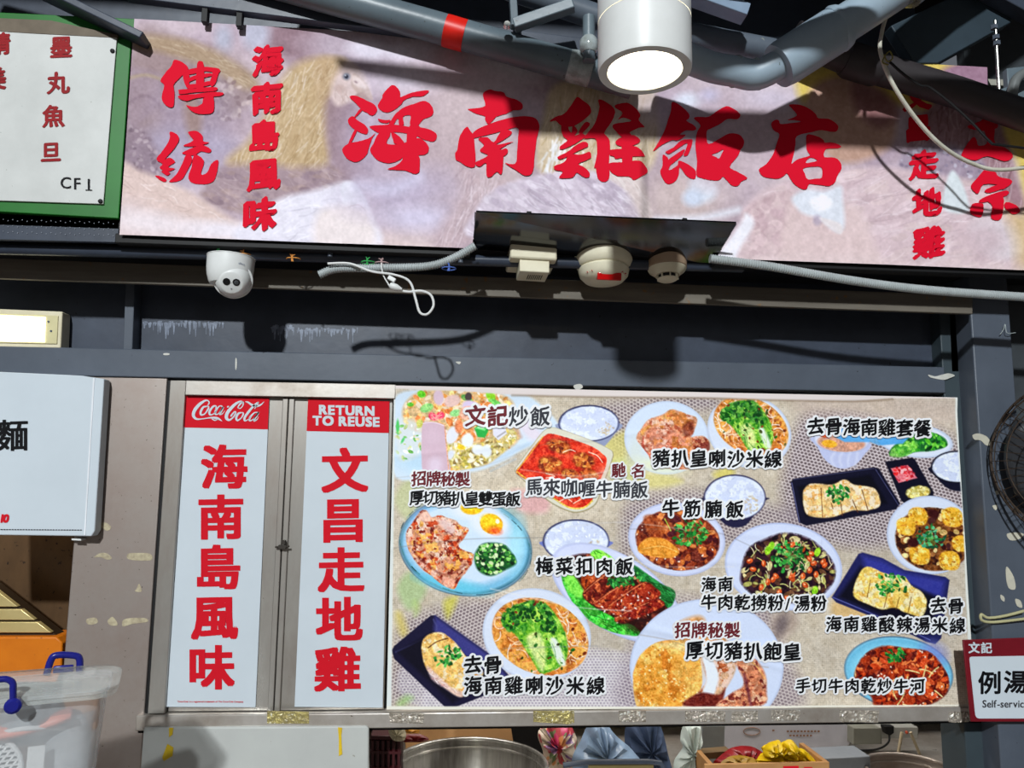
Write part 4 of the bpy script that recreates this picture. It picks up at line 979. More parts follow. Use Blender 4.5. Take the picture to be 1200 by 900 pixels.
# large pinkish hen in front
q = cv.m_poly([(868, 260), (878, 236), (905, 218), (960, 200), (1040, 196), (1100, 205), (1150, 215), (1180, 240), (1192, 330), (860, 330)], 4); cv.put(q[0], q[1], (222, 202, 204), 1)
cv.scatter(q, 200, 3, 7, [(232, 216, 218), (208, 186, 190), (226, 208, 204)], 2.4, .45, ang=-15); feathers(q, 220, 26, [(240, 230, 232), (200, 176, 182)], -18, .9)
q = cv.m_poly([(872, 250), (895, 232), (930, 226), (930, 290), (925, 312), (866, 312), (880, 285)], 3); cv.put(q[0], q[1], (220, 198, 198), .9); cv.scatter(q, 70, 4, 7, [(232, 212, 210), (204, 178, 182)], 1.3, .5)
q = cv.m_poly([(925, 240), (955, 232), (985, 236), (1010, 250), (1030, 300), (1040, 330), (922, 330)], 6); cv.put(q[0], q[1], (228, 208, 204), .9)
cv.poly([(928, 232), (945, 222), (965, 224), (985, 218), (988, 235), (990, 262), (984, 272), (974, 268), (960, 256), (946, 252), (936, 246)], (226, 234, 240), 3); cv.poly([(948, 236), (966, 228), (976, 240), (960, 248)], (246, 250, 252), 2); cv.ell(958, 258, 5, 6, (186, 176, 196), 0, 2, .7)
cv.poly([(960, 255), (985, 262), (986, 274), (978, 270)], (236, 232, 230), 1.5)
q = cv.m_poly([(1105, 242), (1110, 210), (1118, 200), (1130, 220), (1136, 246), (1120, 250)], 2); cv.put(q[0], q[1], (222, 234, 234), 1)
cv.poly([(1136, 268), (1160, 256), (1185, 262), (1205, 270), (1200, 300), (1160, 300)], (226, 220, 222), 6, a=.8); cv.ell(1150, 282, 26, 18, (214, 194, 198), 0, 8, .8)
cv.poly([(1176, 240), (1200, 250), (1300, 250), (1300, 335), (1205, 335), (1190, 280)], (226, 200, 150), 10, a=.9)
cv.poly([(870, 300), (960, 300), (1100, 306), (1300, 318), (1300, 335), (868, 335)], (230, 214, 210), 6, a=.6)
cv.poly([(868, 262), (874, 250), (884, 262), (868, 290), (858, 308), (836, 308)], (240, 242, 246), 3)
lum = cv.a.mean(2, keepdims=True); cv.a = lum + (cv.a - lum) * .82
cv.a = cv.a + (vnoise((H_, W_), 3.2, 61, 2)[..., None] - .5) * 16 + (vnoise((H_, W_), 9, 62, 2)[..., None] - .5) * 14
cv.a = np.clip((cv.a - 200) * 1.25 + 196, 20, 255) * np.array([.965, .945, .97])
M_VINYL = print_mat('vinyl_print', .7, .14)
bn = thing('shop_banner', 'wide chicken photo banner with big red brush characters 海南雞飯店 above the menu', 'banner', W(640, 300, YB))
def keepb(px, py):
    notch = (py > 248.5 + (px - 558) * .0426) & (px > 556 - (py - 248) * .06) & (px < 863 - (py - 262) * .6)
    return ~((px > 1157) & (py < 130 + (px - 1157) * .3)) & ~notch
print_sheet(cv, [(157.5, 22), (1285, 86), (1288, 320), (140, 275)], 1200, 300, YB,
            lambda U, V, P: -.0009 * np.sin(U * 26) * (V ** 2) - .0007 * np.sin(V * 9 + U * 14) - .0003 * np.sin(U * 60 + V * 5) * V, {0: ('sheet', None)}, bn, M_VINYL, keepb)
bb = MB(); bb.slab([(158, 23), (1150, 79), (1280, 318), (832, 303), (864, 259.5), (556, 247), (552, 288), (141, 274)], YB + .012, .008); bb.build('backing', M_BLACK, bn, smooth=False)
YI = YB - .0026
ink = MB()
O1, S1 = (400, 80), 6.667
for pl_ in ([(65, 225), (100, 212), (150, 228), (215, 260), (265, 290), (280, 325), (265, 355), (240, 370), (205, 352), (170, 332), (150, 315), (110, 270)], [(150, 312), (168, 325), (108, 385), (95, 385)],
            [(70, 380), (100, 378), (125, 405), (180, 440), (210, 480), (200, 515), (175, 512), (120, 490), (75, 455), (50, 415)], [(105, 480), (122, 492), (70, 592), (52, 592)],
            [(8, 635), (40, 595), (100, 578), (170, 562), (225, 540), (265, 508), (240, 550), (215, 620), (205, 660), (170, 705), (120, 732), (70, 720), (30, 690)],
            [(285, 290), (320, 230), (325, 200), (370, 150), (400, 130), (430, 145), (460, 185), (462, 225), (520, 200), (600, 180), (685, 175), (640, 217), (560, 222), (490, 250), (470, 280), (420, 320), (360, 345), (310, 330)],
            [(370, 440), (400, 390), (440, 340), (500, 300), (560, 280), (640, 255), (690, 275), (718, 320), (715, 360), (680, 385), (640, 400), (600, 450), (560, 470), (535, 440), (540, 400), (538, 367), (482, 377), (490, 440), (450, 442), (448, 405), (432, 398), (405, 445)],
            [(220, 455), (300, 445), (400, 440), (520, 455), (600, 458), (680, 475), (740, 510), (745, 545), (720, 572), (650, 560), (590, 530), (520, 510), (420, 500), (300, 505), (260, 490)],
            [(285, 395), (340, 405), (385, 405), (360, 428), (310, 425)],
            [(300, 500), (385, 505), (352, 585), (420, 595), (500, 580), (600, 545), (650, 570), (685, 620), (670, 665), (620, 680), (520, 682), (490, 690), (440, 725), (370, 742), (310, 730), (260, 700), (225, 640), (250, 590)],
            [(390, 500), (430, 515), (490, 580), (420, 592), (400, 550)], [(535, 450), (610, 455), (590, 540), (600, 680), (520, 690), (508, 560)],
            [(490, 690), (600, 675), (612, 780), (600, 820), (560, 822), (500, 800), (430, 795), (360, 790), (420, 765), (470, 725)]):
    inkpoly(ink, pl_, O1, S1, YI, rag=.22)
ink.build('lettering', M_INKRED, bn, smooth=False, label='large red brush character 海'); ink = MB()
O2, S2 = (525, 90), 6.92
for pl_ in ([(160, 260), (230, 255), (300, 235), (290, 180), (287, 130), (340, 103), (380, 115), (450, 125), (475, 160), (540, 180), (590, 205), (608, 240), (590, 268), (530, 272), (470, 300), (400, 320), (375, 340), (330, 385), (300, 345), (298, 320), (230, 300), (190, 280)],
            [(155, 405), (185, 445), (205, 470), (212, 520), (220, 600), (222, 700), (205, 735), (150, 725), (100, 690), (62, 670), (58, 620), (75, 590), (90, 500), (110, 455)],
            [(195, 465), (240, 425), (330, 385), (450, 345), (580, 320), (690, 328), (735, 370), (740, 425), (720, 500), (705, 620), (690, 760), (650, 803), (600, 790), (540, 750), (460, 700), (520, 708), (553, 690), (560, 600), (568, 500), (570, 418), (500, 422), (400, 450), (300, 475), (205, 498)],
            [(245, 500), (320, 490), (370, 530), (420, 455), (440, 425), (490, 430), (520, 455), (470, 500), (390, 550), (530, 525), (480, 550), (400, 600), (470, 580), (487, 605), (460, 640), (400, 650), (360, 640), (320, 630), (270, 610), (260, 590), (290, 560), (280, 540)],
            [(320, 600), (440, 590), (450, 640), (440, 770), (425, 790), (400, 770), (375, 785), (345, 812), (312, 800), (310, 700), (260, 728), (225, 715), (225, 690), (270, 670), (320, 640)]):
    inkpoly(ink, pl_, O2, S2, YI, rag=.2)
ink.build('lettering', M_INKRED, bn, smooth=False, label='large red brush character 南'); ink = MB()
O3, S3 = (640, 100), 7.2
for pl_ in ([(30, 305), (80, 265), (150, 240), (210, 170), (260, 100), (300, 120), (360, 165), (380, 210), (370, 245), (320, 290), (250, 335), (200, 350), (130, 340), (80, 300)],
            [(130, 338), (180, 345), (190, 370), (215, 400), (222, 340), (240, 345), (265, 385), (240, 425), (300, 405), (330, 430), (280, 470), (180, 525), (120, 540), (118, 515), (180, 465), (145, 430), (130, 390)],
            [(275, 390), (320, 320), (355, 310), (368, 335), (310, 400), (295, 412)],
            [(100, 600), (180, 560), (250, 505), (320, 475), (352, 490), (345, 520), (280, 548), (200, 592), (130, 620), (105, 620)],
            [(70, 680), (150, 650), (185, 595), (220, 580), (290, 585), (365, 560), (380, 605), (340, 632), (270, 662), (320, 690), (365, 735), (360, 775), (320, 775), (262, 738), (240, 760), (210, 780), (110, 780), (140, 730), (80, 715)],
            [(440, 125), (480, 125), (540, 165), (580, 210), (570, 270), (530, 340), (490, 405), (530, 450), (540, 520), (530, 640), (535, 760), (510, 810), (470, 812), (435, 780), (420, 700), (405, 690), (425, 600), (430, 520), (412, 447), (320, 450), (360, 390), (400, 340), (430, 270), (450, 180)],
            [(578, 170), (620, 155), (680, 148), (720, 165), (770, 210), (795, 255), (780, 295), (830, 350), (780, 360), (700, 400), (685, 430), (650, 440), (610, 410), (562, 355), (580, 325), (680, 310), (720, 297), (650, 272), (605, 290), (645, 232), (590, 195)],
            [(585, 480), (610, 450), (680, 430), (740, 420), (790, 455), (780, 485), (720, 510), (650, 515), (600, 505)],
            [(540, 545), (640, 535), (740, 512), (800, 545), (830, 590), (820, 600), (720, 600), (650, 610), (590, 620), (570, 600), (540, 590)],
            [(535, 655), (640, 650), (740, 635), (800, 640), (850, 700), (850, 740), (800, 770), (740, 800), (700, 770), (600, 765), (540, 720)],
            [(645, 420), (720, 420), (720, 680), (645, 680)]):
    inkpoly(ink, pl_, O3, S3, YI, rag=.2)
ink.build('lettering', M_INKRED, bn, smooth=False, label='large red brush character 雞'); ink = MB()
O4, S4 = (755, 105), 7.2
for pl_, hl in (([(75, 520), (110, 460), (160, 370), (200, 260), (225, 180), (232, 108), (270, 112), (330, 155), (380, 210), (375, 245), (355, 262), (410, 295), (440, 330), (410, 345), (350, 345), (300, 380), (350, 380), (320, 410), (270, 430), (235, 425), (150, 465)], ()),
                ([(180, 525), (250, 485), (310, 430), (385, 418), (408, 430), (390, 500), (365, 555), (330, 555), (352, 500), (362, 450), (300, 485), (220, 540), (195, 540)], ()),
                ([(205, 590), (260, 550), (330, 505), (340, 520), (290, 560), (225, 605)], ()),
                ([(155, 550), (195, 570), (215, 600), (280, 540), (330, 525), (320, 555), (270, 600), (220, 640), (210, 680), (280, 640), (290, 600), (340, 615), (400, 650), (435, 690), (430, 750), (390, 750), (350, 720), (300, 655), (290, 720), (265, 770), (215, 798), (180, 785), (150, 740), (135, 690), (155, 640)], ()),
                ([(418, 240), (470, 230), (540, 230), (600, 190), (690, 140), (750, 160), (800, 195), (810, 225), (780, 250), (700, 248), (640, 290), (560, 330), (530, 345), (525, 400), (545, 460), (640, 410), (720, 370), (800, 380), (840, 430), (835, 480), (810, 510), (790, 560), (720, 650), (780, 690), (870, 745), (820, 775), (790, 812), (740, 810), (700, 770), (665, 735), (640, 760), (600, 768), (540, 760), (480, 745), (440, 720), (445, 600), (430, 450), (450, 350), (475, 300)], ([(568, 550), (620, 530), (668, 505), (652, 545), (630, 582), (600, 565)],))):
    inkpoly(ink, pl_, O4, S4, YI, hl, rag=.15)
ink.build('lettering', M_INKRED, bn, smooth=False, label='large red brush character 飯'); ink = MB()
O5, S5 = (880, 110), 7.5
inkpoly(ink, [(335, 100), (370, 92), (440, 98), (520, 135), (570, 180), (595, 215), (680, 220), (750, 260), (768, 295), (750, 330), (700, 332), (620, 318), (540, 335), (405, 370), (390, 450), (375, 540), (356, 613), (400, 580), (460, 560), (520, 540), (490, 490), (488, 370), (525, 358), (600, 380), (640, 410), (650, 430), (700, 425), (760, 440), (795, 465), (760, 478), (700, 480), (655, 490), (645, 555), (740, 560), (790, 610), (795, 660), (760, 720), (740, 775), (690, 810), (640, 805), (560, 795), (510, 795), (490, 835), (450, 838), (390, 800), (355, 760), (320, 700), (290, 720), (240, 745), (170, 740), (105, 725), (70, 665), (130, 620), (190, 540), (225, 440), (250, 355), (200, 320), (178, 265), (210, 230), (245, 232), (260, 265), (340, 258), (440, 245), (380, 230), (320, 230), (370, 210), (405, 185), (370, 140)], O5, S5, YI,
        ([(462, 655), (560, 640), (622, 652), (622, 735), (560, 745), (500, 750), (472, 700)], [(480, 605), (520, 560), (580, 583), (540, 600)]), rag=.15)
ink.build('lettering', M_INKRED, bn, smooth=False, label='large red brush character 店')
ink = MB(); O6, S6 = (175, 60), 5.45
for pl_, hl in (([(70, 190), (100, 140), (140, 95), (160, 55), (210, 70), (245, 100), (240, 125), (190, 175), (155, 215), (160, 270), (155, 350), (120, 355), (85, 320), (80, 280), (95, 215)], ()),
                ([(230,125),(290,108),(360,100),(445,112),(440,140),(360,128),(250,150)], ()),
                ([(215,150),(250,138),(256,200),(245,235),(225,205)], ()),
                ([(408,115),(447,115),(440,150),(422,205),(398,225),(385,200),(402,150)], ()),
                ([(250,175),(300,152),(390,140),(395,158),(300,178),(255,195)], ()),
                ([(245,215),(300,208),(395,190),(400,212),(300,235),(245,238)], ()),
                ([(308,72),(325,62),(347,88),(345,240),(300,240),(303,110)], ()),
                ([(188,258),(195,245),(300,238),(420,228),(425,252),(300,262),(200,275)], ()),
                ([(188,300),(195,282),(300,274),(400,260),(470,265),(465,282),(410,290),(300,300),(240,318)], ()),
                ([(235,345),(290,356),(338,335),(345,300),(400,288),(412,300),(412,380),(370,402),(290,395)], ()),
                ([(45, 690), (90, 630), (130, 560), (130, 515), (175, 530), (190, 565), (160, 620), (100, 690), (130, 680), (165, 708), (120, 740), (165, 750), (110, 770), (65, 745), (85, 720)], ()),
                ([(38, 795), (75, 800), (110, 820), (100, 835), (70, 825)], ()), ([(75, 765), (120, 770), (132, 782), (112, 795)], ()),
                ([(250, 515), (300, 510), (340, 540), (345, 575), (382, 585), (300, 608), (215, 605), (280, 572), (260, 540)], ()),
                ([(210, 650), (270, 620), (340, 600), (395, 630), (380, 650), (330, 640), (290, 665), (240, 662)], ()),
                ([(240, 655), (275, 690), (240, 770), (200, 825), (125, 835), (170, 790), (210, 720)], ()),
                ([(288, 660), (350, 700), (330, 785), (370, 775), (395, 720), (440, 695), (435, 760), (410, 830), (350, 850), (270, 840), (250, 800), (270, 740)], ())):
    inkpoly(ink, pl_, O6, S6, YI, hl, rag=.15)
ink.build('lettering', M_INKRED, bn, smooth=False, label='two red characters at the left end')
BR = nib_pen(.042, .7, .024, 4)
ink = MB()
for c_, x, y, s_ in (('海', 313.5, 71, 37), ('南', 312.5, 115, 38), ('島', 309, 159, 37), ('風', 308.5, 204, 39), ('味', 304, 251, 40)): 
    ink = MB(); chars(ink, c_, (x, y), (x, y), s_, YI, BR, .1, jit=.007); ink.build('lettering', M_INKRED, bn, smooth=False, label='small red character %s in the left column' % c_)
ink = MB()
for c_, x, y, s_ in (('文', 1075, 113, 34), ('昌', 1076, 150, 32), ('走', 1082.5, 193, 35), ('地', 1086.5, 237, 34), ('雞', 1088.5, 284, 38)): 
    ink = MB(); chars(ink, c_, (x, y), (x, y), s_, YI, BR, .1, jit=.007); ink.build('lettering', M_INKRED, bn, smooth=False, label='small red character %s in the right column' % c_)
ink = MB(); O7, S7 = (1050, 90), 4.09
for pl_ in ([(345, 235), (400, 215), (430, 195), (480, 215), (485, 245), (420, 260), (360, 250)], [(315, 365), (365, 292), (385, 300), (395, 330), (435, 320), (428, 270), (415, 235), (470, 225), (472, 270), (475, 315), (540, 350), (560, 385), (520, 405), (440, 380), (380, 400), (325, 385)],
            [(360, 520), (390, 485), (430, 440), (470, 450), (495, 480), (545, 490), (555, 510), (510, 540), (500, 520), (420, 515), (395, 560), (370, 545)], [(425, 545), (475, 520), (520, 515), (525, 530), (450, 556)], [(400, 590), (460, 562), (530, 545), (532, 568), (420, 602)],
            [(440, 590), (512, 570), (510, 660), (490, 688), (455, 675), (462, 620)], [(355, 650), (365, 610), (410, 605), (420, 625), (410, 670), (375, 665)], [(528, 600), (575, 615), (595, 645), (560, 658), (520, 625)]):
    inkpoly(ink, pl_, O7, S7, YI, rag=.15)
ink.build('lettering', M_INKRED, bn, smooth=False, label='two red characters at the right end')

# ================================================================== the menu poster (a flat print)
YP = -.010
cv = Canvas(446, 444, 1150, 838, 1.7, (206, 194, 176))
H_, W_ = cv.a.shape[:2]
X_ = cv.x0 + (np.arange(W_) + .5)[None, :] / cv.S; Y_ = cv.y0 + (np.arange(H_) + .5)[:, None] / cv.S
X_ = X_ + 0 * Y_; Y_ = Y_ + 0 * X_
wv = (np.sin(X_ * 2.6 + .4 * np.sin(Y_ * .5)) + np.sin(Y_ * 2.6 + .4 * np.sin(X_ * .4)))[..., None]
cv.a = cv.a + wv * 3.5 + (vnoise((H_, W_), 10, 21)[..., None] - .5) * np.array([30, 34, 40]) + (vnoise((H_, W_), 110, 22)[..., None] - .5) * np.array([40, 36, 26])
fib = np.random.RandomState(5).rand(H_, W_); 
cv.a += ((vnoise((H_, W_), 3, 23, 1) > .80) * -16)[..., None]
def mat_patch(pts, dark=(100, 84, 98), light=(192, 180, 186), pitch=4.6, ang=.5, soft=16, a=.72, r=.30):
    q = cv.m_poly(pts, soft); sl, m = q
    x = X_[sl]; y = Y_[sl]; c, s_ = math.cos(ang), math.sin(ang)
    u = (x * c + y * s_) / pitch; v = (-x * s_ + y * c) / (pitch * .8)
    u = u + .5 * (np.floor(v) % 2)
    d = np.sqrt(((u % 1) - .5) ** 2 + ((v % 1) - .5) ** 2)
    k = np.clip((d - r) / .14, 0, 1)[..., None]
    cv.put(sl, m, np.array(dark) * (1 - k) + np.array(light) * k, a)
cv.poly([(940, 458), (1040, 462), (1120, 470), (1120, 500), (1000, 500), (940, 490)], (206, 184, 176), 10, a=.5)
mat_patch([(700, 480), (735, 468), (800, 462), (838, 466), (836, 480), (760, 490), (738, 540), (720, 520)], soft=8)
mat_patch([(735, 590), (790, 575), (830, 578), (835, 600), (760, 612), (735, 660), (728, 640)], soft=8)
mat_patch([(930, 505), (960, 485), (1050, 495), (1125, 520), (1135, 620), (1040, 640), (985, 640), (930, 620), (915, 580)], ang=.25, soft=9, dark=(80, 64, 78), light=(196, 184, 196))
mat_patch([(455, 815), (470, 735), (500, 716), (575, 700), (600, 720), (570, 790), (500, 820)], ang=-.4, soft=10)
cv.poly([(496, 770), (570, 760), (700, 770), (740, 780), (740, 832), (496, 832)], (214, 208, 214), 3, False, a=.8)
mat_patch([(496, 765), (740, 765), (740, 832), (496, 832)], dark=(150, 138, 160), light=(214, 208, 214), pitch=4.0, ang=0, soft=3, r=.22)
mat_patch([(735, 770), (752, 735), (790, 700), (850, 706), (900, 712), (910, 740), (925, 770), (930, 832), (735, 832)], ang=.3, soft=10, dark=(120, 104, 120))
mat_patch([(815, 630), (850, 600), (880, 590), (930, 600), (960, 625), (880, 640)], ang=.3, soft=8)
for pts, c in (([(466, 690), (480, 670), (500, 690), (480, 715)], (160, 196, 130)), ([(520, 705), (536, 700), (525, 725)], (214, 210, 60)), ([(463, 720), (470, 718), (478, 740), (470, 745)], (216, 196, 90)), ([(485, 704), (492, 712), (486, 722)], (170, 200, 110)), ([(462, 585), (480, 560), (500, 580), (480, 610)], (196, 206, 150)),
               ([(475, 815), (484, 818), (470, 828), (466, 824)], (150, 200, 110)), ([(700, 525), (735, 505), (735, 545), (712, 540)], (222, 214, 110)), ([(715, 540), (745, 540), (740, 570), (715, 560)], (206, 214, 140)), ([(836, 555), (856, 545), (860, 556), (845, 562)], (226, 212, 80)), ([(600, 574), (640, 580), (640, 600), (608, 598)], (226, 160, 170)), ([(740, 555), (780, 555), (800, 565), (760, 572)], (222, 214, 120)), ([(976, 705), (1015, 712), (1040, 735), (985, 730)], (222, 176, 100))):
    cv.poly(pts, c, 4, a=.65)
cv.poly([(906, 722), (930, 716), (936, 730), (925, 745), (908, 748)], (170, 150, 140), 5, a=.7); cv.ell(916, 732, 7, 13, (96, 84, 90), 20, 4, .7)
bg_only = None
PICT = {0: ('sheet', None)}
def dish(k, label): PICT[k] = ('dish_picture', label)
def plate(k, label, x, y, rx, ry, ang=0, col=(208, 216, 236), rim=(178, 188, 214), well=None, soft=.7):
    dish(k, label)
    cv.ell(x, y, rx, ry, rim, ang, soft, id=k); cv.ell(x, y, rx - 1.2, ry - 1.2, col, ang, 1.5)
    if well: cv.ell(x, y, rx * well, ry * well, tuple(c - 10 for c in col), ang, 3); cv.ell(x, y + 1, rx * well - 1.5, ry * well - 1.5, col, ang, 3)
def garnish(x, y, r, n=26, cols=((36, 110, 50), (60, 150, 70), (96, 186, 96), (24, 80, 44))):
    for _ in range(n):
        a = cv.r.uniform(0, 6.28); d = r * math.sqrt(cv.r.rand())
        px, py = x + d * math.cos(a) * 1.25, y + d * math.sin(a)
        c = np.array(cols[cv.r.randint(len(cols))])
        cv.ell(px, py, cv.r.uniform(1.6, 3.4), cv.r.uniform(1.0, 2.0), c, cv.r.uniform(0, 180), .5)
        if cv.r.rand() < .3: cv.line([(x, y), ((x + px) / 2, (y + py) / 2 + 1), (px, py)], .7, (90, 170, 90), .7)
# fried rice
dish(1, 'fried rice with ham slice and shrimp pieces on a pale plate')
cv.poly([(466, 462), (520, 457), (580, 457), (615, 462), (640, 480), (655, 500), (640, 515), (612, 528), (592, 540), (560, 552), (520, 556), (464, 560), (462, 500)], (206, 220, 234), 2, id=1)
cv.ell(490, 540, 30, 14, (190, 214, 232), 10, 8); cv.line([(560, 545), (600, 530), (640, 508)], 3, (178, 200, 222), .6, 2); cv.line([(575, 552), (604, 538)], 2, (184, 200, 216), .6, 1.5)
q = cv.m_poly([(472, 478), (490, 460), (530, 457), (575, 459), (600, 470), (606, 492), (608, 515), (590, 530), (570, 544), (545, 549), (528, 552), (522, 520), (495, 508), (476, 500)], 2)
cv.put(q[0], q[1], (214, 170, 110), .75)
cv.scatter(q, 260, 1.2, 3.2, [(236, 168, 96), (226, 140, 84), (244, 206, 140), (210, 150, 90), (238, 226, 214), (230, 214, 190)], 1.8)
q2 = cv.m_poly([(466, 490), (496, 500), (494, 530), (470, 540), (464, 520)], 3); cv.put(q2[0], q2[1], (214, 220, 222), .8); cv.scatter(q2, 40, .8, 2, [(226, 214, 170), (190, 206, 150), (236, 240, 244), (120, 180, 100)], 1.8)
q2 = cv.m_poly([(524, 520), (560, 520), (600, 500), (606, 512), (590, 530), (566, 545), (530, 549)], 1); cv.put(q2[0], q2[1], (206, 192, 140), .9); cv.scatter(q2, 170, 1, 2, [(226, 216, 160), (240, 234, 214), (186, 170, 100), (214, 196, 110), (150, 130, 84)], 2)
for x, y, rx, ry, a, c in ((494, 462, 5, 4, 20, (110, 196, 60)), (481, 474, 4, 2.5, 0, (104, 186, 70)), (500, 478, 8, 5, -20, (150, 206, 130)), (545, 466, 5, 3.5, 20, (110, 160, 90)), (551, 468, 4, 2, 40, (130, 190, 90)), (575, 464, 5, 7, -30, (150, 210, 70)), (580, 472, 8, 3.5, 25, (130, 206, 110)), (534, 484, 7, 4, -10, (150, 210, 140)),
                           (492, 496, 4, 5, 0, (196, 196, 110)), (466, 500, 2, 8, 0, (90, 190, 110)), (472, 516, 1.5, 4, 30, (96, 196, 120)), (541, 524, 5, 3, 0, (244, 206, 60)), (549, 465, 4, 5, 0, (86, 76, 76)), (572, 475, 5, 4, 0, (226, 150, 90))): cv.ell(x, y, rx, ry, c, a)
for x, y, rx, ry, c in ((514, 466, 6, 9, (214, 192, 206)), (530, 470, 10, 7, (226, 196, 190)), (553, 477, 12, 7, (214, 200, 226)), (530, 510, 7, 11, (224, 226, 238)), (548, 516, 7, 8, (232, 236, 244)), (560, 527, 7, 6, (230, 234, 246)), (570, 529, 6, 7, (226, 232, 246)), (528, 533, 4, 6, (222, 226, 238)), (548, 484, 10, 8, (232, 180, 160)), (538, 500, 5, 8, (222, 140, 100)), (549, 503, 6, 4, (226, 156, 100))): cv.ell(x, y, rx, ry, c, cv.r.uniform(-30, 30), 1.2)
for x, y in ((507, 488), (516, 487), (595, 497), (600, 492), (590, 489)): cv.ell(x, y, 5, 4, (238, 66, 110), cv.r.uniform(-40, 40), 1)
for _ in range(12): cv.line([(503 + cv.r.rand() * 15, 482 + cv.r.rand() * 8), (505 + cv.r.rand() * 14, 488 + cv.r.rand() * 6)], 1, (250, 150, 150))
cv.poly([(496, 496), (508, 494.5), (521, 499), (522, 515), (525, 535), (526, 553), (498, 554), (494, 535), (494, 515)], (206, 182, 196), .8); cv.line([(496, 496), (508, 495), (521, 499)], 1, (230, 212, 220)); cv.line([(521, 499), (523, 520), (526, 553)], 1.2, (226, 170, 140)); cv.ell(510, 545, 8, 9, (222, 208, 224), 10, 4, .8); cv.ell(508, 512, 9, 9, (212, 190, 204), 0, 5, .7)
cv.poly([(556, 502), (562, 498), (572, 500), (572, 506), (568, 513), (560, 512)], (60, 170, 84), .8, False); cv.poly([(556, 502), (562, 498), (572, 500), (568, 505)], (120, 214, 130), .6, False); cv.line([(560, 501), (567, 502)], .8, (220, 246, 220))
cv.poly([(577, 498), (590, 494), (594, 508), (584, 516), (578, 510)], (222, 222, 236), .8, False); cv.line([(583, 512), (592, 506)], 2, (160, 156, 160), .7)
cv.poly([(596, 494), (606, 500), (622, 516), (640, 514), (628, 500), (612, 488)], (226, 214, 226), 4, a=.8); cv.line([(600, 496), (610, 512)], 4, (190, 150, 140), .6, 2)
def ricebowl(k, label, x, y, rx, ry, body=(206, 212, 230), rimc=(40, 44, 84), h=10, ang=0):
    dish(k, label)
    cv.poly([(x - rx, y), (x - rx * .8, y + h), (x - rx * .3, y + ry + h * .6), (x + rx * .35, y + ry + h * .7), (x + rx * .85, y + h * .9), (x + rx, y)], body, .8, id=k)
    cv.ell(x, y, rx, ry, rimc, ang, .7, id=k); cv.ell(x + .4, y + .2, rx - 1.6, ry - 1.5, (206, 214, 236), ang, .8)
    q = cv.m_ell(x, y, rx - 2, ry - 2, ang, 1); cv.tex(q, (228, 234, 246), 7, .45, .6, k + 70, .9); cv.tex(q, (186, 194, 222), 3, .62, .7, k + 90, .35)
    cv.scatter(q, 40, .5, 1.0, [(236, 240, 250), (196, 204, 228)], 2, .8); q2 = cv.m_ell(x + rx * .55, y + ry * .3, rx * .3, ry * .4, -20, 2); cv.scatter(q2, 24, .6, 1.3, [(206, 190, 160), (190, 176, 160)], 1.8, .7)
ricebowl(2, 'bowl of white rice with a dark blue rim at the top', 690, 496, 35.5, 21.5, body=(150, 158, 186), h=14)
# curry in a square bowl
dish(3, 'red curry beef brisket in a square cream bowl')
sq = [(603, 551), (608, 543), (622, 524), (636, 506), (645, 501.5), (655, 502.5), (690, 515), (714, 526), (719, 532), (717, 541), (708, 566), (700, 588), (692, 596), (680, 600.5), (668, 600), (648, 591), (628, 576), (608, 558)]
cv.poly(sq, (150, 140, 110), .8, id=3); cv.poly([(x * .985 + 661 * .015, y * .985 + 551 * .015 - .6) for x, y in sq], (214, 212, 198), .8)
q = cv.m_poly([(605, 552), (612, 543), (625, 525), (638, 511), (650, 509), (690, 522), (706, 532), (711, 541), (702, 566), (694, 586), (684, 594), (668, 594), (650, 584), (630, 570), (610, 558)], .8); cv.put(q[0], q[1], (206, 60, 40))
cv.tex(q, (226, 90, 66), 14, .45, .65, 301); cv.tex(q, (176, 40, 28), 9, .55, .7, 302, .8); cv.line([(606, 553), (630, 571), (652, 586), (668, 595), (684, 595), (694, 587)], 2, (232, 196, 90), .8)
cv.line([(606, 551), (618, 536), (636, 512)], 1.2, (232, 196, 90), .8)
for cx, cy, rx, ry in ((645, 545, 14, 11), (655, 523, 14, 8), (684, 540, 13, 9), (690, 556, 11, 6), (668, 556, 10, 6)):
    q2 = cv.m_ell(cx, cy, rx, ry, 15, 2); cv.put(q2[0], q2[1], (150, 70, 34), .8); cv.scatter(q2, 46, 1, 2.6, [(206, 130, 70), (150, 66, 36), (226, 160, 90), (112, 46, 26), (190, 100, 50)], 1.9)
for p in ([(660, 530), (668, 527), (674, 529)], [(690, 530), (700, 534), (706, 542)], [(655, 588), (664, 584), (670, 588)], [(672, 590), (682, 584), (688, 578)], [(640, 555), (650, 558), (640, 560)]): cv.line(p, 1.1, (250, 222, 200), .9)
cv.poly([(640, 560), (690, 556), (712, 545), (705, 562), (660, 572), (630, 566)], (222, 170, 160), 3, a=.35)
# pork chop plate
plate(4, 'plate with a pan fried pork chop at the top middle', 781, 513, 49.5, 43, 0, (208, 220, 238), (190, 200, 222))
cv.ell(770, 546, 30, 8, (226, 228, 190), 10, 5, .7); cv.ell(745, 530, 10, 18, (214, 220, 210), 0, 6, .6)
q = cv.m_poly([(746, 514), (752, 502), (760, 492), (776, 486), (788, 480), (806, 486), (817, 491), (813, 506), (810, 512), (824, 511), (831, 519), (829, 530), (822, 540), (812, 548), (800, 550), (778, 548), (765, 542), (758, 530)], 1); cv.put(q[0], q[1], (206, 150, 120))
cv.poly([(752, 504), (776, 488), (790, 481), (786, 492), (764, 499), (754, 510)], (214, 160, 96), 1.5); q3 = cv.m_poly([(754, 510), (766, 501), (786, 502), (806, 520), (806, 540), (780, 546), (762, 530)], 2); cv.put(q3[0], q3[1], (206, 140, 120), .8)
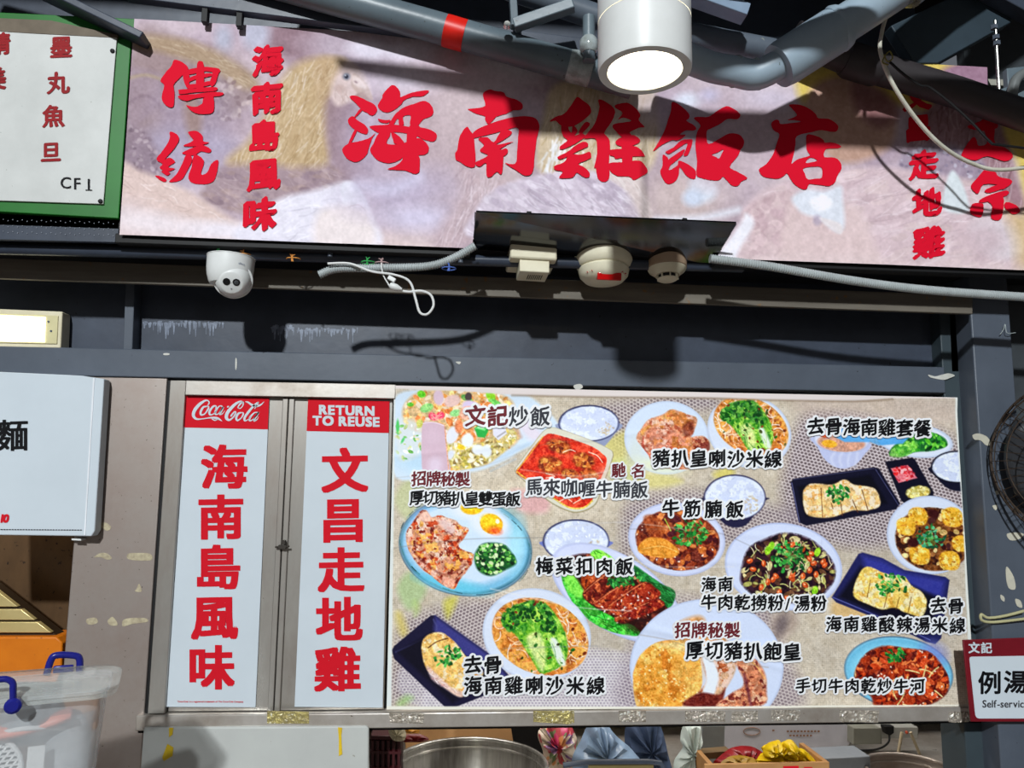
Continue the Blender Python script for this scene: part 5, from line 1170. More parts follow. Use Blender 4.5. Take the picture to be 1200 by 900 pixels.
cv.tex(q, (232, 196, 180), 6, .5, .68, 41, .9); cv.tex(q, (176, 90, 66), 5, .58, .7, 42, .8); cv.tex(q, (196, 128, 70), 8, .6, .75, 43, .8)
cv.poly([(800, 500), (812, 493), (812, 508), (804, 512)], (122, 60, 46), 1.5, a=.8); q3 = cv.m_ell(822, 523, 10, 11, 0, 1); cv.tex(q3, (120, 52, 44), 4, .4, .6, 44, .9); cv.line([(758, 503), (790, 502), (806, 504)], .8, (160, 90, 70), .7); cv.line([(754, 512), (754, 524), (764, 536)], 1.6, (190, 90, 80), .7)
def noodles(k, label, x, y, rx, ry, ang, px, py, prx, pry, pang, pcol=(212, 220, 236)):
    plate(k, label, px, py, prx, pry, pang, pcol, (184, 194, 216))
    q = cv.m_ell(x, y, rx, ry, ang, 1); cv.put(q[0], q[1], (206, 134, 66)); cv.tex(q, (226, 168, 90), 12, .4, .65, k + 500); cv.tex(q, (160, 84, 44), 6, .58, .72, k + 510, .8)
    cv.strands(q, 110, 18, 1.2, [(236, 200, 170), (226, 170, 120), (244, 220, 200), (206, 130, 80)], .9)
    u = lambda a, b: (x + rx * (a * math.cos(math.radians(ang)) - b * math.sin(math.radians(ang)) * ry / rx), y + rx * (a * math.sin(math.radians(ang)) + b * math.cos(math.radians(ang)) * ry / rx))
    q2 = cv.m_poly([(x - rx * .62, y - ry * .75), (x - rx * .25, y - ry * .95), (x + rx * .1, y - ry * .9), (x + rx * .42, y - ry * .35), (x + rx * .55, y + ry * .2), (x + rx * .5, y + ry * .7), (x + rx * .2, y + ry * .95), (x, y + ry * .98), (x - rx * .22, y + ry * .5), (x - rx * .5, y - ry * .05), (x - rx * .78, y - ry * .35)], 1.2)
    cv.put(q2[0], q2[1], (116, 178, 62)); cv.tex(q2, (70, 140, 50), 6, .48, .62, k + 520); cv.tex(q2, (170, 214, 96), 8, .55, .7, k + 530)
    cv.poly([(x - rx * .28, y + ry * .05), (x - rx * .02, y - ry * .1), (x + rx * .12, y + ry * .45), (x + rx * .06, y + ry * .95), (x - rx * .08, y + ry * .7)], (206, 222, 150), 2); cv.poly([(x + rx * .2, y + ry * .1), (x + rx * .34, y + ry * .1), (x + rx * .52, y + ry * .75), (x + rx * .36, y + ry * .72)], (222, 232, 222), 1.5)
    cv.strands(q2, 36, 16, .8, [(60, 130, 44), (190, 226, 130)], .2, .6, 62)
    q3 = cv.m_poly([(x - rx * .8, y - ry * .45), (x - rx * .62, y - ry * .8), (x - rx * .2, y - ry * .98), (x + rx * .1, y - ry * .92), (x + rx * .3, y - ry * .5), (x + rx * .35, y - ry * .1), (x + rx * .1, y - ry * .1), (x - rx * .1, y - ry * .35), (x - rx * .4, y - ry * .3), (x - rx * .6, y - ry * .1)], 2)
    cv.scatter(q3, 150, 1.0, 2.4, [(38, 96, 40), (60, 130, 56), (26, 74, 36), (96, 160, 70)], 1.5)
    cv.scatter(q, 26, .8, 2, [(50, 110, 44), (70, 80, 40), (120, 60, 30)], 1.4)
noodles(5, 'noodle soup with green lettuce in a pale bowl, upper middle', 880, 500, 46, 32, 28, 878, 506, 50, 42, 20)
# set meal: mat, soup cup, greens, tray, sauces, rice
plate(20, 'plate of green vegetables in the set meal', 1072, 516, 45, 20, 8, (216, 224, 240), (176, 188, 212))
q = cv.m_poly([(1042, 532), (1050, 520), (1066, 512), (1085, 506), (1105, 512), (1110, 522), (1095, 528), (1072, 530), (1056, 535)], 1); cv.put(q[0], q[1], (46, 120, 56)); cv.scatter(q, 110, 1, 2.6, [(30, 90, 44), (70, 160, 60), (120, 200, 80), (20, 66, 40)], 1.8)
q = cv.m_poly([(1042, 532), (1056, 518), (1076, 520), (1066, 532), (1052, 536)], 1.5); cv.put(q[0], q[1], (130, 206, 90), .7); cv.tex(q, (170, 226, 120), 4, .5, .7, 61)
dish(21, 'small bowl of carrot soup in the set meal')
cv.poly([(953, 512), (958, 524), (968, 540), (984, 549), (1000, 546), (1012, 534), (1018, 518)], (190, 196, 226), .8, id=21); cv.ell(986, 516, 33, 15, (176, 184, 214), 4, .7, id=21); cv.ell(986, 516, 31.5, 13.6, (214, 218, 236), 4); cv.ell(986, 519, 28, 10.5, (206, 160, 140), 4); cv.ell(972, 520, 9, 4.5, (238, 180, 70), 8); cv.ell(968, 509, 7, 4, (226, 110, 70), 0)
for k_ in range(4): cv.line([(978 + k_ * 9, 531), (974 + k_ * 10, 538), (978 + k_ * 8, 546)], 3, (214, 218, 238), .6, 1.5)
cv.poly([(972, 494), (1068, 496), (1066, 512), (1058, 520), (1030, 522), (1020, 518), (990, 518), (978, 512)], (96, 166, 222), 1, False, a=.95); cv.poly([(985, 498), (1040, 500), (1040, 512), (1000, 512)], (120, 186, 236), 6, a=.7)
ricebowl(22, 'black bowl of rice at the right edge of the set meal', 1122, 547, 31, 19, body=(30, 30, 50), rimc=(24, 24, 40), h=12)
dish(23, 'black sauce tray with red and ginger sauces')
cv.poly([(1037, 541), (1068, 536.5), (1072, 538), (1094, 576), (1094, 582), (1060, 590), (1056, 586)], (26, 26, 44), .8, False, id=23); cv.poly([(1044, 549), (1064, 545), (1075, 560), (1053, 566)], (226, 130, 140), .7, False); q = cv.m_poly([(1046, 550), (1063, 546), (1073, 559), (1054, 564)], 1); cv.tex(q, (200, 60, 70), 5, .5, .65, 62); cv.scatter(q, 14, 1, 2, [(206, 50, 56), (240, 170, 176)], 1.6)
q = cv.m_ell(1076, 577, 14, 7.5, -6, 1); cv.put(q[0], q[1], (206, 190, 110)); cv.scatter(q, 60, .9, 1.8, [(226, 214, 140), (190, 170, 90), (236, 226, 170)], 1.3)
dish(24, 'sliced boneless chicken on a black rectangular tray, set meal')
cv.poly([(926.5, 565), (930, 561), (1024, 547.5), (1030, 549), (1055, 590), (1050, 597), (945, 616), (936, 612)], (30, 30, 50), .8, False, id=24); cv.poly([(934, 570), (1020, 556), (1040, 590), (944, 606)], (20, 20, 34), 2, False); cv.line([(928, 566), (937, 612)], 1.2, (110, 110, 150), .8); cv.line([(930, 562), (1024, 549)], .9, (80, 80, 110), .8); cv.line([(1026, 550), (1053, 592)], 1, (90, 92, 130), .7)
q = cv.m_poly([(941, 578), (948, 568), (960, 567), (975, 568), (990, 562), (1000, 568), (1015, 570), (1027, 575), (1031, 592), (1016, 598), (1000, 598), (990, 601), (975, 606), (955, 606), (944, 600)], 1); cv.put(q[0], q[1], (232, 196, 140)); cv.tex(q, (240, 222, 196), 6, .5, .65, 63); cv.tex(q, (216, 160, 90), 5, .6, .75, 64, .8)
for xa, ya, xb, yb in ((962, 572, 964, 606), (985, 588, 987, 604), (999, 586, 1005, 600), (1010, 574, 1017, 598), (974, 590, 976, 596)): cv.line([(xa, ya), (xb, yb)], 1.1, (110, 70, 40), .8)
garnish(982, 579, 11, 40)
plate(7, 'bowl of fried tofu puffs with mushrooms at the right edge', 1090, 627, 51, 46, 8, (212, 220, 238), (176, 186, 212))
q = cv.m_ell(1094, 632, 45, 37, 10, 1); cv.put(q[0], q[1], (120, 76, 44)); cv.tex(q, (60, 34, 30), 7, .5, .65, 65); cv.scatter(q, 60, 1.5, 3.5, [(206, 176, 120), (70, 36, 36), (236, 206, 150), (150, 100, 60)], 1.4)
for x, y, r in ((1076, 605, 11), (1062, 617, 11), (1116, 606, 12), (1078, 650, 12), (1113, 657, 12), (1126, 637, 10)):
    q2 = cv.m_poly([(x - r, y - r * .5), (x - r * .3, y - r * .95), (x + r * .6, y - r * .8), (x + r, y - r * .1), (x + r * .8, y + r * .8), (x, y + r * .95), (x - r * .85, y + r * .6)], 1); cv.put(q2[0], q2[1], (230, 178, 70)); cv.tex(q2, (242, 212, 130), 5, .5, .66, int(x)); cv.tex(q2, (180, 116, 40), 4, .62, .74, int(y), .8)
garnish(1092, 630, 14, 46, ((40, 110, 60), (80, 160, 130), (110, 190, 140), (30, 80, 60)))
for x, y in ((1094, 602), (1070, 636)): cv.ell(x, y, 7, 5, (66, 30, 32), 20, 1)
ricebowl(8, 'dark bowl of white rice in the middle of the poster', 861, 583, 36.5, 27, body=(46, 44, 72), rimc=(60, 58, 92), h=8)
plate(9, 'bowl of beef tendon brisket with coriander', 793, 632, 57, 43, 8, (206, 212, 236), (170, 178, 208))
q = cv.m_ell(794, 633, 49, 35, 8, 1); cv.put(q[0], q[1], (130, 62, 40)); cv.tex(q, (80, 34, 30), 7, .5, .64, 66); cv.scatter(q, 150, 1.5, 4, [(176, 96, 56), (206, 130, 76), (110, 50, 40), (150, 70, 46), (86, 36, 44)], 1.6); cv.scatter(q, 26, .5, 1, [(250, 230, 214)], 1.6)
cv.poly([(748, 640), (760, 630), (780, 632), (796, 646), (786, 654), (764, 652), (750, 648)], (222, 154, 70), 1); cv.line([(752, 644), (775, 640), (794, 647)], 1, (244, 196, 120), .8); cv.poly([(754, 606), (768, 604), (780, 618), (774, 630), (760, 626)], (170, 90, 50), 1.5, a=.7)
garnish(808, 624, 17, 70); cv.line([(812, 610), (830, 625)], .8, (110, 180, 80)); cv.line([(779, 608), (786, 622)], 1, (170, 200, 90))
plate(10, 'salad noodles with peanuts and coriander on a pale plate', 918, 664, 69, 51, 8, (208, 216, 240), (170, 180, 214))
q = cv.m_poly([(868, 672), (876, 645), (896, 632), (920, 625), (945, 630), (965, 645), (978, 665), (974, 685), (955, 702), (930, 706), (905, 706), (885, 698), (870, 685)], 2); cv.put(q[0], q[1], (58, 34, 44)); cv.tex(q, (30, 20, 30), 5, .5, .62, 67); cv.scatter(q, 200, 1.2, 3, [(60, 36, 50), (206, 196, 150), (110, 80, 60), (40, 24, 40), (176, 176, 110), (90, 60, 50)], 2.0); cv.strands(q, 50, 10, 1, [(226, 216, 176), (196, 200, 130)], .5)
for _ in range(26):
    a = cv.r.uniform(0, 6.28); x = 922 + 46 * math.cos(a) * math.sqrt(cv.r.rand()); y = 667 + 34 * math.sin(a) * math.sqrt(cv.r.rand()); an = cv.r.uniform(0, 180)
    cv.ell(x, y, 4, 2.8, (206, 96, 50), an, .6); cv.ell(x - .8, y - .7, 1.6, .9, (246, 180, 140), an, .5)
for x, y in ((904, 640), (958, 647), (900, 645), (955, 692)): cv.ell(x, y, 3.5, 5.5, (150, 206, 60), 20, .7)
garnish(925, 653, 18, 70)
plate(11, 'blue rimmed plate with grilled pork chop and two fried eggs', 545.5, 641, 78.5, 57.5, 8, (196, 218, 240), (44, 70, 84))
cv.ell(545.5, 641, 76.5, 55.5, (74, 122, 142), 8, 1); cv.ell(545, 640.5, 74, 53, (130, 186, 216), 8, 1.5); cv.ell(543, 638, 68, 47, (206, 222, 242), 8, 4); cv.ell(590, 610, 16, 22, (120, 186, 206), -50, 8, .7); cv.ell(530, 685, 40, 8, (110, 196, 220), 12, 4, .8); cv.ell(605, 640, 10, 30, (170, 220, 236), 8, 5, .8); cv.ell(489, 620, 8, 22, (150, 176, 236), 14, 6, .7)
q = cv.m_ell(545.5, 641, 78, 57, 8, 1); q = (q[0], q[1] - cv.m_ell(545.5, 641, 78, 57, 8, 1)[1] * 0)
for _ in range(60):
    a = cv.r.uniform(0, 6.28); cv.line([(545.5 + 77 * math.cos(a + d), 641 + 55 * math.sin(a + d) + 10.5 * math.cos(a + d)) for d in (0, .05, .1)], 1, [(30, 52, 60), (110, 150, 160), (60, 110, 100)][cv.r.randint(3)], .6)
cv.ell(556, 597, 26, 12, (224, 230, 244), 0, 3); cv.ell(575, 613, 24, 17, (224, 230, 244), 20, 4); cv.ell(553, 595, 13, 8, (240, 190, 40), 0, 1); cv.ell(553, 593, 9, 4.5, (250, 216, 70), 0, 2); cv.ell(576, 614, 13.5, 11.5, (244, 176, 40), 20, .8); cv.ell(574, 611, 10, 7.5, (252, 212, 60), 20, 3); cv.ell(580, 622, 7, 4, (240, 110, 60), 10, 2.5); cv.ell(583, 611, 2.4, 2.8, (250, 246, 220), 0, .8)
q = cv.m_poly([(476, 626), (484, 612), (492, 600), (499, 598), (505, 606), (515, 604), (524, 607), (534, 610), (540, 616), (549, 620), (544, 630), (537, 640), (546, 646), (555, 650), (553, 660), (548, 668), (538, 680), (532, 690), (520, 686), (505, 674), (492, 664), (480, 646)], 1)
cv.put(q[0], q[1], (206, 150, 124)); cv.tex(q, (236, 206, 190), 7, .47, .62, 68); cv.tex(q, (190, 80, 46), 6, .52, .64, 69); cv.tex(q, (236, 176, 90), 7, .58, .7, 72, .8); cv.tex(q, (120, 40, 30), 4, .6, .7, 73, .9)
cv.line([(478, 630), (484, 648), (500, 666), (518, 682)], 3, (226, 176, 160), .8, 1.5); cv.line([(484, 644), (496, 658), (516, 672), (530, 672), (545, 662)], 2.4, (130, 60, 50), .6, 1.2); cv.poly([(494, 601), (500, 599), (505, 608), (498, 612), (490, 608)], (236, 196, 180), 1.5); cv.poly([(512, 608), (524, 610), (534, 620), (528, 626), (516, 616)], (226, 206, 206), 2, a=.8); cv.poly([(520, 676), (533, 680), (530, 689), (520, 684)], (230, 170, 150), 1)
q = cv.m_poly([(556, 652), (562, 640), (572, 636), (590, 638), (600, 648), (605, 660), (592, 668), (575, 675), (560, 668)], 1.5); cv.put(q[0], q[1], (36, 90, 50)); cv.scatter(q, 150, .9, 2.2, [(24, 66, 40), (60, 130, 60), (130, 196, 100), (206, 226, 180), (20, 50, 36)], 1.4)
ricebowl(12, 'bowl of white rice with a blue rim left of centre', 675, 634, 39, 25.5, body=(120, 130, 190), rimc=(46, 50, 92), h=12)
dish(13, 'braised pork belly with greens in an oval dish')
cv.ell(722, 695, 86, 44, (172, 180, 214), 32, .8, id=13); cv.ell(722, 694.5, 84.5, 42.5, (206, 212, 238), 32, 1.5)
q = cv.m_ell(724, 697, 72, 33, 33, 1); cv.put(q[0], q[1], (56, 26, 24)); cv.tex(q, (96, 40, 34), 7, .5, .66, 74); cv.scatter(q, 40, 1, 3, [(150, 84, 60), (206, 140, 110), (40, 18, 18)], 1.6)
for pts, c in (([(658, 676), (668, 672), (682, 690), (690, 706), (716, 722), (745, 735), (748, 745), (716, 740), (690, 726), (670, 704)], (60, 150, 56)), ([(692, 650), (700, 644), (716, 652), (724, 664), (706, 660)], (110, 200, 70)), ([(742, 662), (760, 674), (775, 684), (790, 692), (790, 704), (782, 712), (768, 694), (750, 680)], (34, 100, 50))):
    q2 = cv.m_poly(pts, 1); cv.put(q2[0], q2[1], c); cv.tex(q2, tuple(min(255, int(v * 1.35) + 14) for v in c), 5, .5, .66, int(pts[0][0])); cv.strands(q2, 26, 14, .8, [tuple(int(v * .6) for v in c), tuple(min(255, int(v * 1.5)) for v in c)], .2, .7, 40)
cv.poly([(660, 678), (672, 674), (684, 694), (680, 702), (668, 694)], (130, 216, 90), 2); 
for pts, c in (([(682, 676), (700, 668), (710, 672), (702, 686), (686, 692)], (170, 80, 40)), ([(684, 694), (712, 672), (722, 678), (700, 706), (690, 706)], (112, 36, 26)), ([(698, 706), (732, 684), (742, 690), (716, 714), (704, 714)], (150, 56, 36)), ([(714, 710), (752, 684), (768, 690), (772, 700), (736, 720), (722, 722)], (160, 60, 40)), ([(722, 724), (760, 706), (774, 704), (776, 712), (740, 728), (728, 731)], (140, 44, 34))):
    cv.poly(pts, tuple(int(v * .55) for v in c), 1.5); q2 = cv.m_poly([(x, y - 1) for x, y in pts], 1); cv.put(q2[0], q2[1], c); cv.tex(q2, (206, 110, 70), 5, .55, .7, int(pts[0][1])); cv.tex(q2, (80, 24, 20), 4, .58, .7, int(pts[1][1]), .8)
    cv.line([pts[0], ((pts[0][0] + pts[1][0]) / 2, (pts[0][1] + pts[1][1]) / 2 - 1), pts[1]], 1.2, (226, 150, 110), .7)
q = cv.m_poly([(698, 710), (760, 690), (776, 712), (730, 732)], 1); cv.scatter(q, 26, .4, .9, [(250, 226, 216)], 2)
garnish(724, 676, 13, 46); garnish(740, 678, 9, 22); cv.poly([(764, 720), (774, 722), (780, 730), (770, 734)], (150, 80, 64), 2); cv.ell(748, 735, 20, 7, (46, 24, 22), 20, 3, .7)
dish(14, 'sliced chicken with coriander on a navy tray, bottom left')
cv.poly([(459, 762), (462, 757), (505, 721), (510, 721), (576, 768), (600, 796), (596, 804), (535, 828), (522, 829), (462, 772)], (36, 34, 60), .8, False, id=14); cv.poly([(510, 722), (576, 769), (598, 797), (588, 796), (560, 780), (508, 742)], (70, 70, 130), 3, False); cv.line([(508, 726), (509, 742), (464, 764)], 1.4, (90, 92, 140), .7, 1)
cv.poly([(466, 764), (508, 740), (580, 796), (530, 824)], (26, 24, 40), 2.5, False)
q = cv.m_poly([(494, 757), (500, 745), (514, 741), (524, 745), (536, 756), (545, 768), (556, 778), (566, 788), (560, 800), (548, 812), (538, 816), (522, 806), (510, 795), (498, 780)], 1); cv.put(q[0], q[1], (232, 190, 120)); cv.tex(q, (240, 220, 186), 6, .5, .66, 75); cv.tex(q, (206, 150, 80), 6, .6, .74, 76, .8); cv.line([(502, 759), (512, 752), (525, 748)], 1.4, (96, 60, 36), .9)
q2 = cv.m_poly([(500, 780), (512, 790), (530, 806), (545, 812), (538, 817), (520, 806), (506, 796)], 1.5); cv.put(q2[0], q2[1], (222, 196, 196), .8); cv.strands(q2, 16, 8, .7, [(190, 140, 140), (240, 226, 226)], .3)
garnish(526, 770, 13, 34)
noodles(15, 'noodle soup with green lettuce in a pale bowl, lower left', 633, 746, 58, 43, 22, 629, 744, 64, 54, 14)
plate(16, 'burger with pork chop on a pale plate, bottom middle', 828, 782, 90, 80, 0, (206, 216, 238), (180, 190, 216))
cv.poly([(790, 735), (798, 728), (815, 722), (824, 724), (830, 735), (850, 745), (845, 760), (800, 755)], (206, 156, 106), 3)
q = cv.m_poly([(742, 800), (744, 782), (752, 766), (768, 754), (790, 750), (808, 755), (819, 768), (822, 788), (822, 804), (814, 818), (800, 828), (770, 830), (748, 830)], 1); cv.put(q[0], q[1], (222, 160, 76)); cv.tex(q, (240, 196, 116), 14, .42, .62, 77); cv.tex(q, (190, 116, 44), 10, .55, .72, 78, .8); cv.scatter(q, 160, .5, 1.1, [(250, 232, 190), (244, 214, 150), (190, 120, 50)], 1.3, .8)
cv.poly([(768, 754), (800, 752), (830, 756), (850, 772), (838, 782), (818, 770), (790, 760)], (232, 206, 150), 2.5, a=.9); cv.ell(808, 786, 16, 22, (236, 186, 110), 10, 7, .6)
q2 = cv.m_poly([(820, 762), (838, 762), (858, 770), (862, 785), (850, 808), (838, 828), (800, 829), (818, 812), (828, 796)], 1.5); cv.put(q2[0], q2[1], (206, 170, 140)); cv.tex(q2, (226, 200, 186), 6, .45, .6, 79); cv.tex(q2, (170, 96, 60), 6, .56, .7, 80); cv.poly([(822, 765), (832, 770), (842, 790), (836, 815), (824, 812), (828, 795)], (226, 232, 244), 1.5); cv.poly([(800, 826), (820, 812), (842, 814), (850, 806), (840, 829)], (110, 46, 40), 1.5)
q2 = cv.m_poly([(858, 768), (866, 762), (884, 772), (896, 788), (898, 808), (894, 826), (850, 829), (840, 826), (858, 812), (872, 800)], 1.5); cv.put(q2[0], q2[1], (196, 130, 100)); cv.tex(q2, (226, 180, 150), 6, .48, .64, 81); cv.tex(q2, (130, 62, 56), 5, .56, .7, 82); cv.line([(872, 790), (876, 808), (880, 828)], 3, (90, 40, 60), .7, 1.5); cv.line([(862, 765), (884, 778), (896, 795)], 2, (226, 170, 110), .8)
dish(17, 'sliced chicken with coriander on a navy tray, right side')
cv.poly([(974.5, 700), (1006, 649), (1011, 647.5), (1034, 654), (1060, 668), (1090, 673), (1108, 676), (1113, 680), (1103, 748), (1096, 755), (1085, 752), (1040, 730), (980, 706)], (44, 46, 92), .8, False, id=17); cv.poly([(1010, 651), (1034, 657), (1060, 671), (1108, 680), (1104, 700), (1060, 690), (1016, 672)], (64, 68, 146), 4, False); cv.poly([(982, 700), (1008, 664), (1060, 682), (1098, 700), (1092, 742), (1040, 724)], (24, 24, 40), 3, False); cv.line([(976, 700), (1040, 727), (1090, 750)], 1.2, (110, 116, 180), .7)
q = cv.m_poly([(1000, 698), (1006, 674), (1016, 664), (1032, 670), (1044, 674), (1060, 676), (1068, 686), (1080, 694), (1086, 706), (1080, 722), (1062, 718), (1048, 712), (1034, 714), (1018, 708)], 1); cv.put(q[0], q[1], (232, 200, 116)); cv.tex(q, (240, 224, 180), 6, .46, .62, 83); cv.tex(q, (206, 156, 70), 6, .6, .74, 84, .8)
for xa, ya, xb, yb in ((1040, 695, 1036, 712), (1054, 700, 1050, 714), (1068, 700, 1064, 718), (1020, 680, 1016, 700)): cv.line([(xa, ya), (xb, yb)], 1, (130, 90, 40), .8)
garnish(1044, 686, 15, 44)
plate(18, 'fried beef noodles on a blue plate, bottom right', 1053, 788, 64, 42, 8, (150, 206, 230), (60, 84, 110))
cv.ell(1053, 788, 61.5, 39.5, (120, 186, 216), 8, 1.5); cv.ell(1053, 790, 55, 34, (150, 212, 236), 8, 4); cv.ell(1095, 765, 16, 12, (130, 140, 206), 30, 6, .7)
q = cv.m_poly([(1002, 796), (1006, 778), (1018, 764), (1036, 757), (1062, 760), (1088, 764), (1104, 780), (1112, 800), (1106, 816), (1080, 828), (1030, 829), (1020, 815)], 1.5); cv.put(q[0], q[1], (150, 60, 36)); cv.tex(q, (90, 30, 24), 6, .5, .63, 85); cv.scatter(q, 230, 1.3, 3.2, [(196, 80, 44), (226, 130, 80), (130, 44, 30), (170, 70, 40), (90, 30, 28)], 2.0); cv.scatter(q, 30, .5, 1, [(250, 220, 200)], 1.5); cv.strands(q, 12, 16, 1.6, [(226, 206, 150)], .2, .9); garnish(1050, 768, 9, 34)
# printing grain: crisp small-scale texture, stronger in the food than on the plates
lum = cv.a.mean(2, keepdims=True); sat = np.clip((cv.a.max(2, keepdims=True) - cv.a.min(2, keepdims=True) - 26) / 50, 0, 1)
g1 = (vnoise((H_, W_), 3.0, 71, 2)[..., None] - .5); g2 = (vnoise((H_, W_), 6.5, 72, 2)[..., None] - .5)
inb = (cv.ids > 0)[..., None]; sat = sat * np.where(cv.a[..., 2:3] > cv.a[..., 0:1] + 8, .12, 1.0)
cv.a = cv.a + np.where(inb, (g1 * 50 + g2 * 38) * sat + g1 * 6, g1 * 24 + g2 * 14)
cv.a = cv.a + np.where(inb, sat, 0) * np.array([10, 4, 0]) * (g2 * 4)
bl = cv.a.copy()
for _ in range(2):
    bl[1:-1, 1:-1] = (bl[1:-1, 1:-1] + bl[:-2, 1:-1] + bl[2:, 1:-1] + bl[1:-1, :-2] + bl[1:-1, 2:]) / 5
cv.a = cv.a + (cv.a - bl) * .9
lum = cv.a.mean(2, keepdims=True); cv.a = lum + (cv.a - lum) * np.where(inb, 1.10, 1.0); cv.a = np.clip(np.where(inb, (cv.a - 150) * 1.12 + 150, cv.a), 6, 252)
# folds and white margins of the sheet
for p, w_, c, a in (([(462, 642), (545, 632), (640, 630)], .9, (120, 116, 116), .5), ([(575, 690), (620, 700), (680, 712), (740, 716)], 1.4, (236, 238, 240), .6), ([(590, 760), (650, 758), (700, 757)], 1, (150, 150, 160), .5), ([(640, 622), (720, 612), (800, 620)], 1, (226, 226, 230), .5), ([(700, 635), (760, 662), (860, 664)], 1, (236, 236, 240), .5), ([(735, 620), (830, 622), (880, 640)], .9, (110, 104, 110), .4),
                    ([(750, 744), (790, 752), (840, 772), (900, 782)], 1.2, (150, 130, 110), .45), ([(462, 560), (560, 548), (640, 520), (700, 518)], 1, (150, 150, 150), .3), ([(610, 550), (680, 558), (735, 545)], 1.1, (238, 232, 228), .5)): cv.line(p, w_, c, a, .8)
cv.poly([(440, 440), (1150, 440), (1150, 467), (1040, 467), (1000, 470), (900, 468.5), (820, 466), (700, 465), (600, 463), (530, 458), (440, 455)], (226, 216, 214), .8, False)
cv.line([(600, 463.5), (700, 465.5), (820, 466.5), (900, 469), (1000, 470.5), (1045, 468)], 2, (136, 116, 96), .7, 1.2)
cv.poly([(440, 440), (463.5, 440), (461, 640), (458.5, 840), (440, 840)], (222, 228, 226), .7, False)
cv.poly([(1116, 440), (1160, 440), (1160, 840), (1137, 840), (1133, 720), (1128, 600), (1122, 520)], (226, 230, 226), .7, False); cv.poly([(1133, 655), (1146, 640), (1160, 840), (1143, 840)], (196, 186, 170), 1.2, False)
for y_ in range(672, 760, 9): cv.ell(1137.5 + (y_ - 672) * .05 + cv.r.uniform(-1, 1), y_, 1.5, 3.5, (110, 96, 80), 0, .8)
cv.poly([(440, 827.5), (800, 828), (1160, 825.5), (1160, 840), (440, 840)], (232, 230, 218), .6, False)
cv.ids[(Y_ > 826.5) | (X_ < 460)] = 0; cv.ids[(Y_ < 466)] = 0; cv.ids[X_ > 1117 + (Y_ - 460) * .05] = 0
M_POSTER = print_mat('poster_print', .5, .14)
po = thing('menu_poster', 'large wrinkled menu poster with printed dish pictures and brush captions, right of the sliding doors', 'poster', W(790, 830, YP))
def pdisp(U, V, P):
    d = .0009 * np.sin(U * 19 + 2.2 * np.sin(V * 6)) * np.sin(V * 11 + U * 5)
    d += -.006 * np.exp(-((V) / .035) ** 2) * (.6 + .4 * np.sin(U * 7 + 1)) 
    for (u0, v0, au, av, h, w) in ((.3, .52, .35, .02, .0014, .012), (.35, .72, .3, .10, .0018, .012), (.55, .80, .22, .13, .0018, .012), (.45, .42, .3, .05, .0014, .012), (.2, .18, .25, -.05, .0012, .010)):
        t = np.clip(((U - u0 + au) / (2 * au)), 0, 1); dist = V - (v0 - av + 2 * av * t); d += -h * np.exp(-(dist / w) ** 2) * (np.abs(U - u0) < au)
    return d
print_sheet(cv, [(462, 452), (1120.5, 466), (1143, 829.5), (453, 831.5)], 1120, 620, YP, pdisp, PICT, po, M_POSTER)
bb = MB(); bb.slab([(463, 454), (1119, 467.5), (1140, 828), (455, 830)], YP + .0045, .004); bb.build('backing', M_CREAM, po, smooth=False)
YC = YP - .0050
KAI = nib_pen(.034, .8, .009, 4); KAIT = nib_pen(.026, .8, .006, 4); HAL = nib_round(.075, 8) + nib_round(.145, 14)[1:]
def caption(parts, lab, halo=True):
    hb = MB(); ib = {}
    for text, p0, p1, size, m in parts:
        if halo: chars(hb, text, p0, p1, size, YC + .0008, HAL, .10, jit=.006)
        b = ib.setdefault(m.name, (MB(), m)); chars(b[0], text, p0, p1, size, YC, KAI if m is not M_INKGREY else KAIT, .10, jit=.006)
    e = None
    for nm, (b, m) in ib.items():
        if e is None: e = b.build('caption', m, po, smooth=False, label=lab)
        else: b.build('caption', m, po, smooth=False, label=lab)
    if halo and e is not None:
        o = hb.build('halo', M_HALO, e, smooth=False)
caption([('文記', (557, 487), (583, 487.5), 25, M_INKMAR), ('炒飯', (607.5, 487.5), (633, 488), 24, M_INKGREY)], 'caption 文記炒飯')
caption([('馳名', (725, 551), (748, 551.5), 17, M_INKMAR)], 'faint maroon caption 馳名', True)
caption([('馬來咖喱牛腩飯', (626, 570.5), (749, 574), 21, M_INKGREY)], 'caption 馬來咖喱牛腩飯')
caption([('招牌秘製', (491, 560.5), (542, 561.5), 18, M_INKMAR)], 'maroon caption 招牌秘製 at the left')
caption([('厚切豬扒皇雙蛋飯', (488.5, 583), (601, 585), 18, M_INKBLK)], 'caption 厚切豬扒皇雙蛋飯')
caption([('豬扒皇喇沙米線', (775, 536.5), (906, 538), 21, M_INKBLK)], 'caption 豬扒皇喇沙米線')
caption([('去骨海南雞套餐', (956, 499), (1081, 502), 21, M_INKBLK)], 'caption 去骨海南雞套餐')
caption([('牛筋腩飯', (786, 595), (861, 597), 21, M_INKBLK)], 'caption 牛筋腩飯')
caption([('梅菜扣肉飯', (638, 663), (731.5, 664), 21, M_INKBLK)], 'caption 梅菜扣肉飯')
caption([('海南', (830.5, 684.5), (850, 684.5), 18, M_INKBLK), ('牛肉乾撈粉', (830.5, 705.5), (909, 706.5), 19, M_INKBLK), ('/', (923, 707), (923, 707), 19, M_INKBLK), ('湯粉', (940, 707), (959.5, 707), 19, M_INKBLK)], 'caption 海南牛肉乾撈粉/湯粉')
caption([('招牌秘製', (800, 738), (858, 738.5), 19, M_INKMAR)], 'maroon caption 招牌秘製 above the burger')
caption([('厚切豬扒飽皇', (814, 761.5), (928, 764), 22, M_INKBLK)], 'caption 厚切豬扒飽皇')
